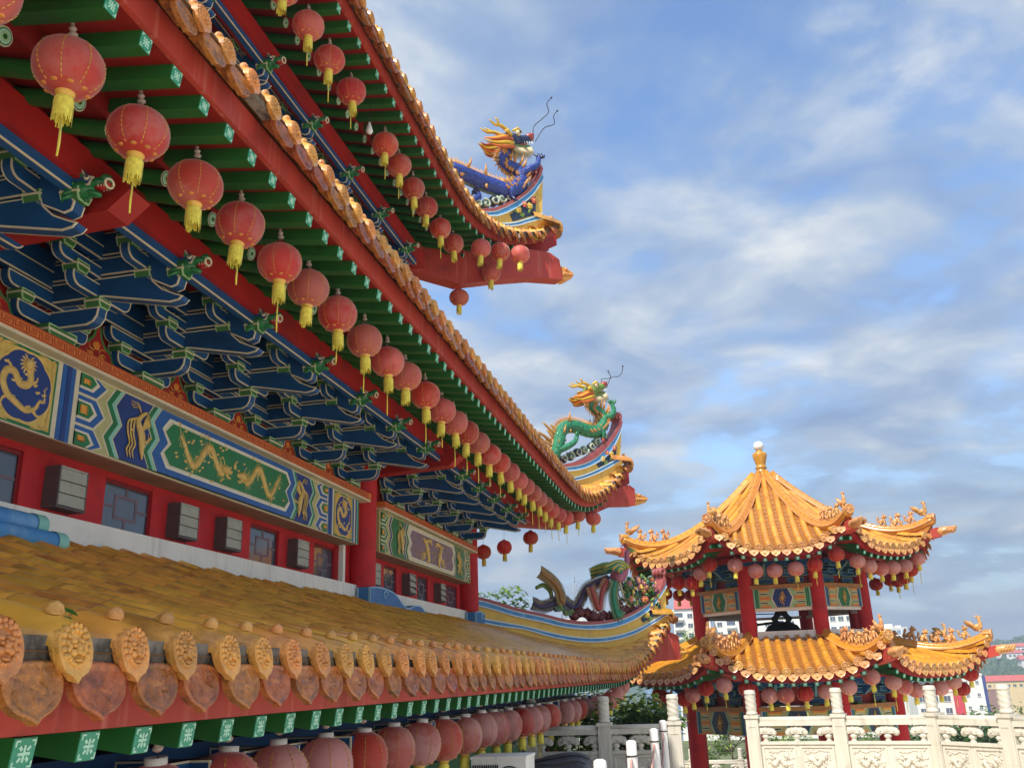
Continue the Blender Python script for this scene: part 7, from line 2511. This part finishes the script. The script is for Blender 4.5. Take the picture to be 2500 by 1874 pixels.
def block(t_, x0, x1, y, d, z0, z1, mat, wx=3.2, wz=3.0, ww=1.5, wh=1.3, frame_=True, wmat='cglass', balc=()):
    b = MB(); b.box(x0, x1, y, y + d, z0, z1, mat); b.box(x0 - 0.15, x1 + 0.15, y - 0.15, y + d, z1, z1 + 0.5, mat)
    wall = b.obj('wall', t_)
    nx = max(1, int((x1 - x0) / wx)); nz = max(1, int((z1 - z0) / wz))
    me = MB(); me.box(-ww / 2, ww / 2, -0.04, 0.02, -wh / 2, wh / 2, wmat); me.box(-ww / 2 - 0.1, ww / 2 + 0.1, -0.14, -0.0, -wh / 2 - 0.14, -wh / 2, 'cgrey'); me.box(-0.05, 0.05, -0.07, -0.03, -wh / 2, wh / 2, 'cgrey'); me = me.mesh('window')
    for i in range(nx):
        for k in range(nz):
            zc = z1 - 1.6 - k * wz
            if zc < max(z0, -14) + 1:
                continue
            x = x0 + (x1 - x0) * (i + 0.5) / nx
            if i in balc:
                bb = MB(); bb.box(x - 1.5, x + 1.5, y - 1.2, y, zc - 1.3, zc - 0.5, mat); bb.box(x - 1.3, x + 1.3, y - 0.05, y + 0.05, zc - 0.5, zc + 1.0, 'cglass'); bb.obj('balcony', t_)
            else:
                inst('window', me, t_, T(x, y, zc))
    return wall


def gable(t_, x0, x1, y0, y1, z, h, mat='croof'):
    b = MB(); m_ = (y0 + y1) / 2; e = 0.6
    b.prism([(x0 - e, y0 - e, z), (x0 - e, m_, z + h), (x0 - e, y1 + e, z)], (x1 - x0 + 2 * e, 0, 0), mat)
    b.obj('roof', t_)


t_ = thing('apartment_block', 'white apartment block with red gabled roofs left of the pavilion', 'apartment building', (-11, 305, -26))
block(t_, -15.0, -8.0, 300, 12, -26, 19.0, 'cwhite', balc=(0,)); gable(t_, -14.0, -8.0, 300, 312, 19.6, 3.4)
block(t_, -8.0, -3.5, 297, 12, -26, 15.5, 'cwhite'); gable(t_, -8.0, -3.5, 297, 309, 16.1, 2.6)
t_ = thing('apartment_block', 'cream apartment block with dark windows seen through the pavilion openings', 'apartment building', (18, 305, -26))
block(t_, -2.5, 8.0, 302, 12, -26, 16.0, 'cwhite', balc=(1,)); block(t_, 8.4, 27.0, 306, 12, -26, 15.6, 'cwhite', balc=(2,)); block(t_, 27.5, 42.0, 303, 12, -26, 16.2, 'cwhite', 2.4)
t_ = thing('office_tower', 'slim white and glass tower top peeping out right of the pavilion columns', 'tower', (82, 505, -26))
block(t_, 77, 90, 500, 14, -26, 18.0, 'cwhite', 2.2, 3.0, 1.8, 2.0, wmat='cbglass'); b = MB(); b.box(80, 84, 503, 510, 18.5, 20.5, 'cwhite'); b.box(85.5, 88, 503, 510, 18.5, 19.6, 'cwhite'); b.obj('rooftop_plant', t_)
t_ = thing('office_tower', 'pale blue glass building between the lower roof corner and the pavilion', 'tower', (-27, 405, -26))
block(t_, -34, -20, 400, 14, -26, 13.5, 'cbglass', 2.8, 3.2, 2.4, 1.6, wmat='cbglass')
t_ = thing('office_tower', 'far white gridded building half hidden behind the ceramic phoenix', 'tower', (-66, 405, -26))
block(t_, -67, -57, 400, 14, -26, 24.0, 'cwhite', 2.5, 3.2, 1.9, 1.8, wmat='cbglass')


def mast(label, x, y, z0, z1, w):
    t_ = thing('lattice_mast', label, 'mast', (x, y, z0))
    b = MB(); n = int((z1 - z0) / (w * 1.6)) + 1
    for sx in (-1, 1):
        for sy in (-1, 1):
            b.tube([(x + sx * w, y + sy * w, z0), (x + sx * w * 0.35, y + sy * w * 0.35, z1)], w * 0.16, 4, 'cmast')
    for k in range(n):
        f0, f1 = k / n, (k + 1) / n
        w0, w1 = w * (1 - 0.65 * f0), w * (1 - 0.65 * f1)
        za, zb = z0 + (z1 - z0) * f0, z0 + (z1 - z0) * f1
        b.tube([(x - w0, y - w0, za), (x + w1, y - w1, zb)], w * 0.09, 3, 'cmast'); b.tube([(x + w0, y - w0, za), (x - w1, y - w1, zb)], w * 0.09, 3, 'cmast')
    b.obj('lattice', t_)
    b = MB(); b.tube([(x, y, z1 - 0.5), (x, y, z1 + (z1 - z0) * 0.35)], w * 0.14, 5, 'cmast'); b.obj('spike', t_)


mast('tall thin lattice mast rising behind the phoenix tail', -62.0, 404, 24.0, 40.0, 1.2)
mast('short lattice mast left of the tall one behind the phoenix', -67.5, 404, 24.0, 33.0, 1.0)
t_ = thing('striped_building', 'pale building with a broad red vertical stripe beyond the right trees', 'building', (56, 262, -26))
block(t_, 46.5, 55.4, 261, 12, -26, -6.6, 'cwhite', 2.6, 2.9, 1.5, 1.3)
block(t_, 57.4, 62.6, 260, 14, -26, -2.9, 'cwhite', 2.2, 3.0, 0.7, 0.7)
b = MB(); b.box(55.4, 57.4, 259.6, 272, -26, -2.6, 'cred'); b.obj('red_stripe', t_)
b = MB(); b.box(62.6, 63.4, 260, 274, -26, -3.0, 'cnavy'); b.obj('navy_flank', t_)
t_ = thing('long_house', 'long yellow apartment row with a red tiled roof at right edge', 'apartment building', (130, 505, -26))
block(t_, 119, 150, 500, 14, -26, -9.0, 'cyel', 2.6, 2.6, 1.4, 1.1); block(t_, 122, 129, 498.5, 1.4, -26, -12.5, 'cbrown', 2.4, 2.6, 1.2, 1.0); gable(t_, 119, 150, 500, 514, -8.5, 2.6)

# wooded hill with houses
from mathutils import noise as mnoise
b = MB(); vs = []; nx, ny = 70, 26
def hill_z(x, y):
    f = min(1.0, max(0.0, (y - 560) / 520.0)); f = f * f * (3 - 2 * f)
    e = 0.42 + 0.58 * min(1.0, max(0.0, (x - 60) / 240.0))
    return -26 + f * e * 46 + 7 * mnoise.noise(Vector((x * 0.012, y * 0.012, 3))) * f + 3.2 * mnoise.noise(Vector((x * 0.05, y * 0.05, 9))) * f
for j in range(ny + 1):
    for i in range(nx + 1):
        x, y = -700 + 1700 * i / nx, 560 + 900 * j / ny
        vs.append((x, y, hill_z(x, y)))
b.add(vs, [(j * (nx + 1) + i, j * (nx + 1) + i + 1, (j + 1) * (nx + 1) + i + 1, (j + 1) * (nx + 1) + i) for j in range(ny) for i in range(nx)], 'hillg', True)
o = b.obj('hill'); o['kind'] = 'structure'
b = MB(); r2 = random.Random(21)
for k in range(5200):
    x, y = r2.uniform(120, 430), r2.uniform(620, 1080)
    z = hill_z(x, y); s = r2.uniform(2.0, 4.6)
    b.ball((x, y, z + s * 0.5), (s * 0.8, s * 0.8, s), ('leaffar', 'hillg', 'leaf1')[k % 3], 5, 4)
o = b.obj('hillside_woods'); o['kind'] = 'stuff'
def hh():
    b = MB(); b.box(-4, 4, -3, 3, 0, 5.6, 'cwhite'); w = b.mesh('wall')
    b = MB(); b.prism([(-4.6, -3.6, 5.6), (-4.6, 0, 7.8), (-4.6, 3.6, 5.6)], (9.2, 0, 0), 'croof'); rf = b.mesh('roof')
    b = MB(); b.box(-0.7, 0.7, -3.05, -2.95, -0.7, 0.7, 'cglass'); wn = b.mesh('window')
    return w, rf, wn
W_, RF_, WN_ = hh()
for i in range(20):
    x, y = r2.uniform(205, 320), r2.uniform(700, 1040); z = hill_z(x, y) + 1.2; s = r2.uniform(0.8, 1.5)
    X = T(x, y, z) @ RZ(r2.uniform(-0.5, 0.5)) @ Matrix.Diagonal((s * r2.uniform(0.8, 1.6), s, s, 1))
    t_ = thing('hillside_house', 'pale house with a reddish roof among trees on the far hillside', 'house', (x, y, z), 'houses on the far hillside')
    inst('wall', W_, t_, X); inst('roof', RF_, t_, X)
    for q in (-2.2, 0, 2.2):
        inst('window', WN_, t_, X @ T(q, 0, 3.6))

# black floodlight on the pavilion's right-hand column
t_ = thing('floodlight', 'small black floodlight on a bracket beside the pavilion right column', 'floodlight', (5.7, 32.3, -1.6))
b = MB(); b.tube([(5.3, 32.3, -1.56), (5.74, 32.2, -1.58)], 0.02, 6, 'wire'); b.obj('bracket', t_)
b = MB(); b.lathe([(0.0, -0.1), (0.06, -0.09), (0.08, 0.05), (0.11, 0.10), (0.09, 0.11), (0.0, 0.09)], 12, 'wire', T(5.82, 32.2, -1.6) @ Matrix.Rotation(1.2, 4, 'Y')); b.obj('lamp_head', t_)

# ------------------------------------------------------------------ haze over the city
def haze():
    m = bpy.data.materials.new('city_haze')
    m.use_nodes = True
    nt = m.node_tree
    nt.nodes.clear()
    out = N(nt, 'ShaderNodeOutputMaterial')
    v = N(nt, 'ShaderNodeVolumePrincipled')
    v.inputs['Color'].default_value = (0.80, 0.88, 1.0, 1)
    v.inputs['Density'].default_value = 0.0006
    v.inputs['Anisotropy'].default_value = 0.2
    nt.links.new(v.outputs[0], out.inputs['Volume'])
    MATS['haze'] = M['haze'] = m
    b = MB()
    b.box(-2600, 2600, -400, 4600, -27, 60, 'haze')
    o = b.obj('haze')
    o['kind'] = 'stuff'


haze()
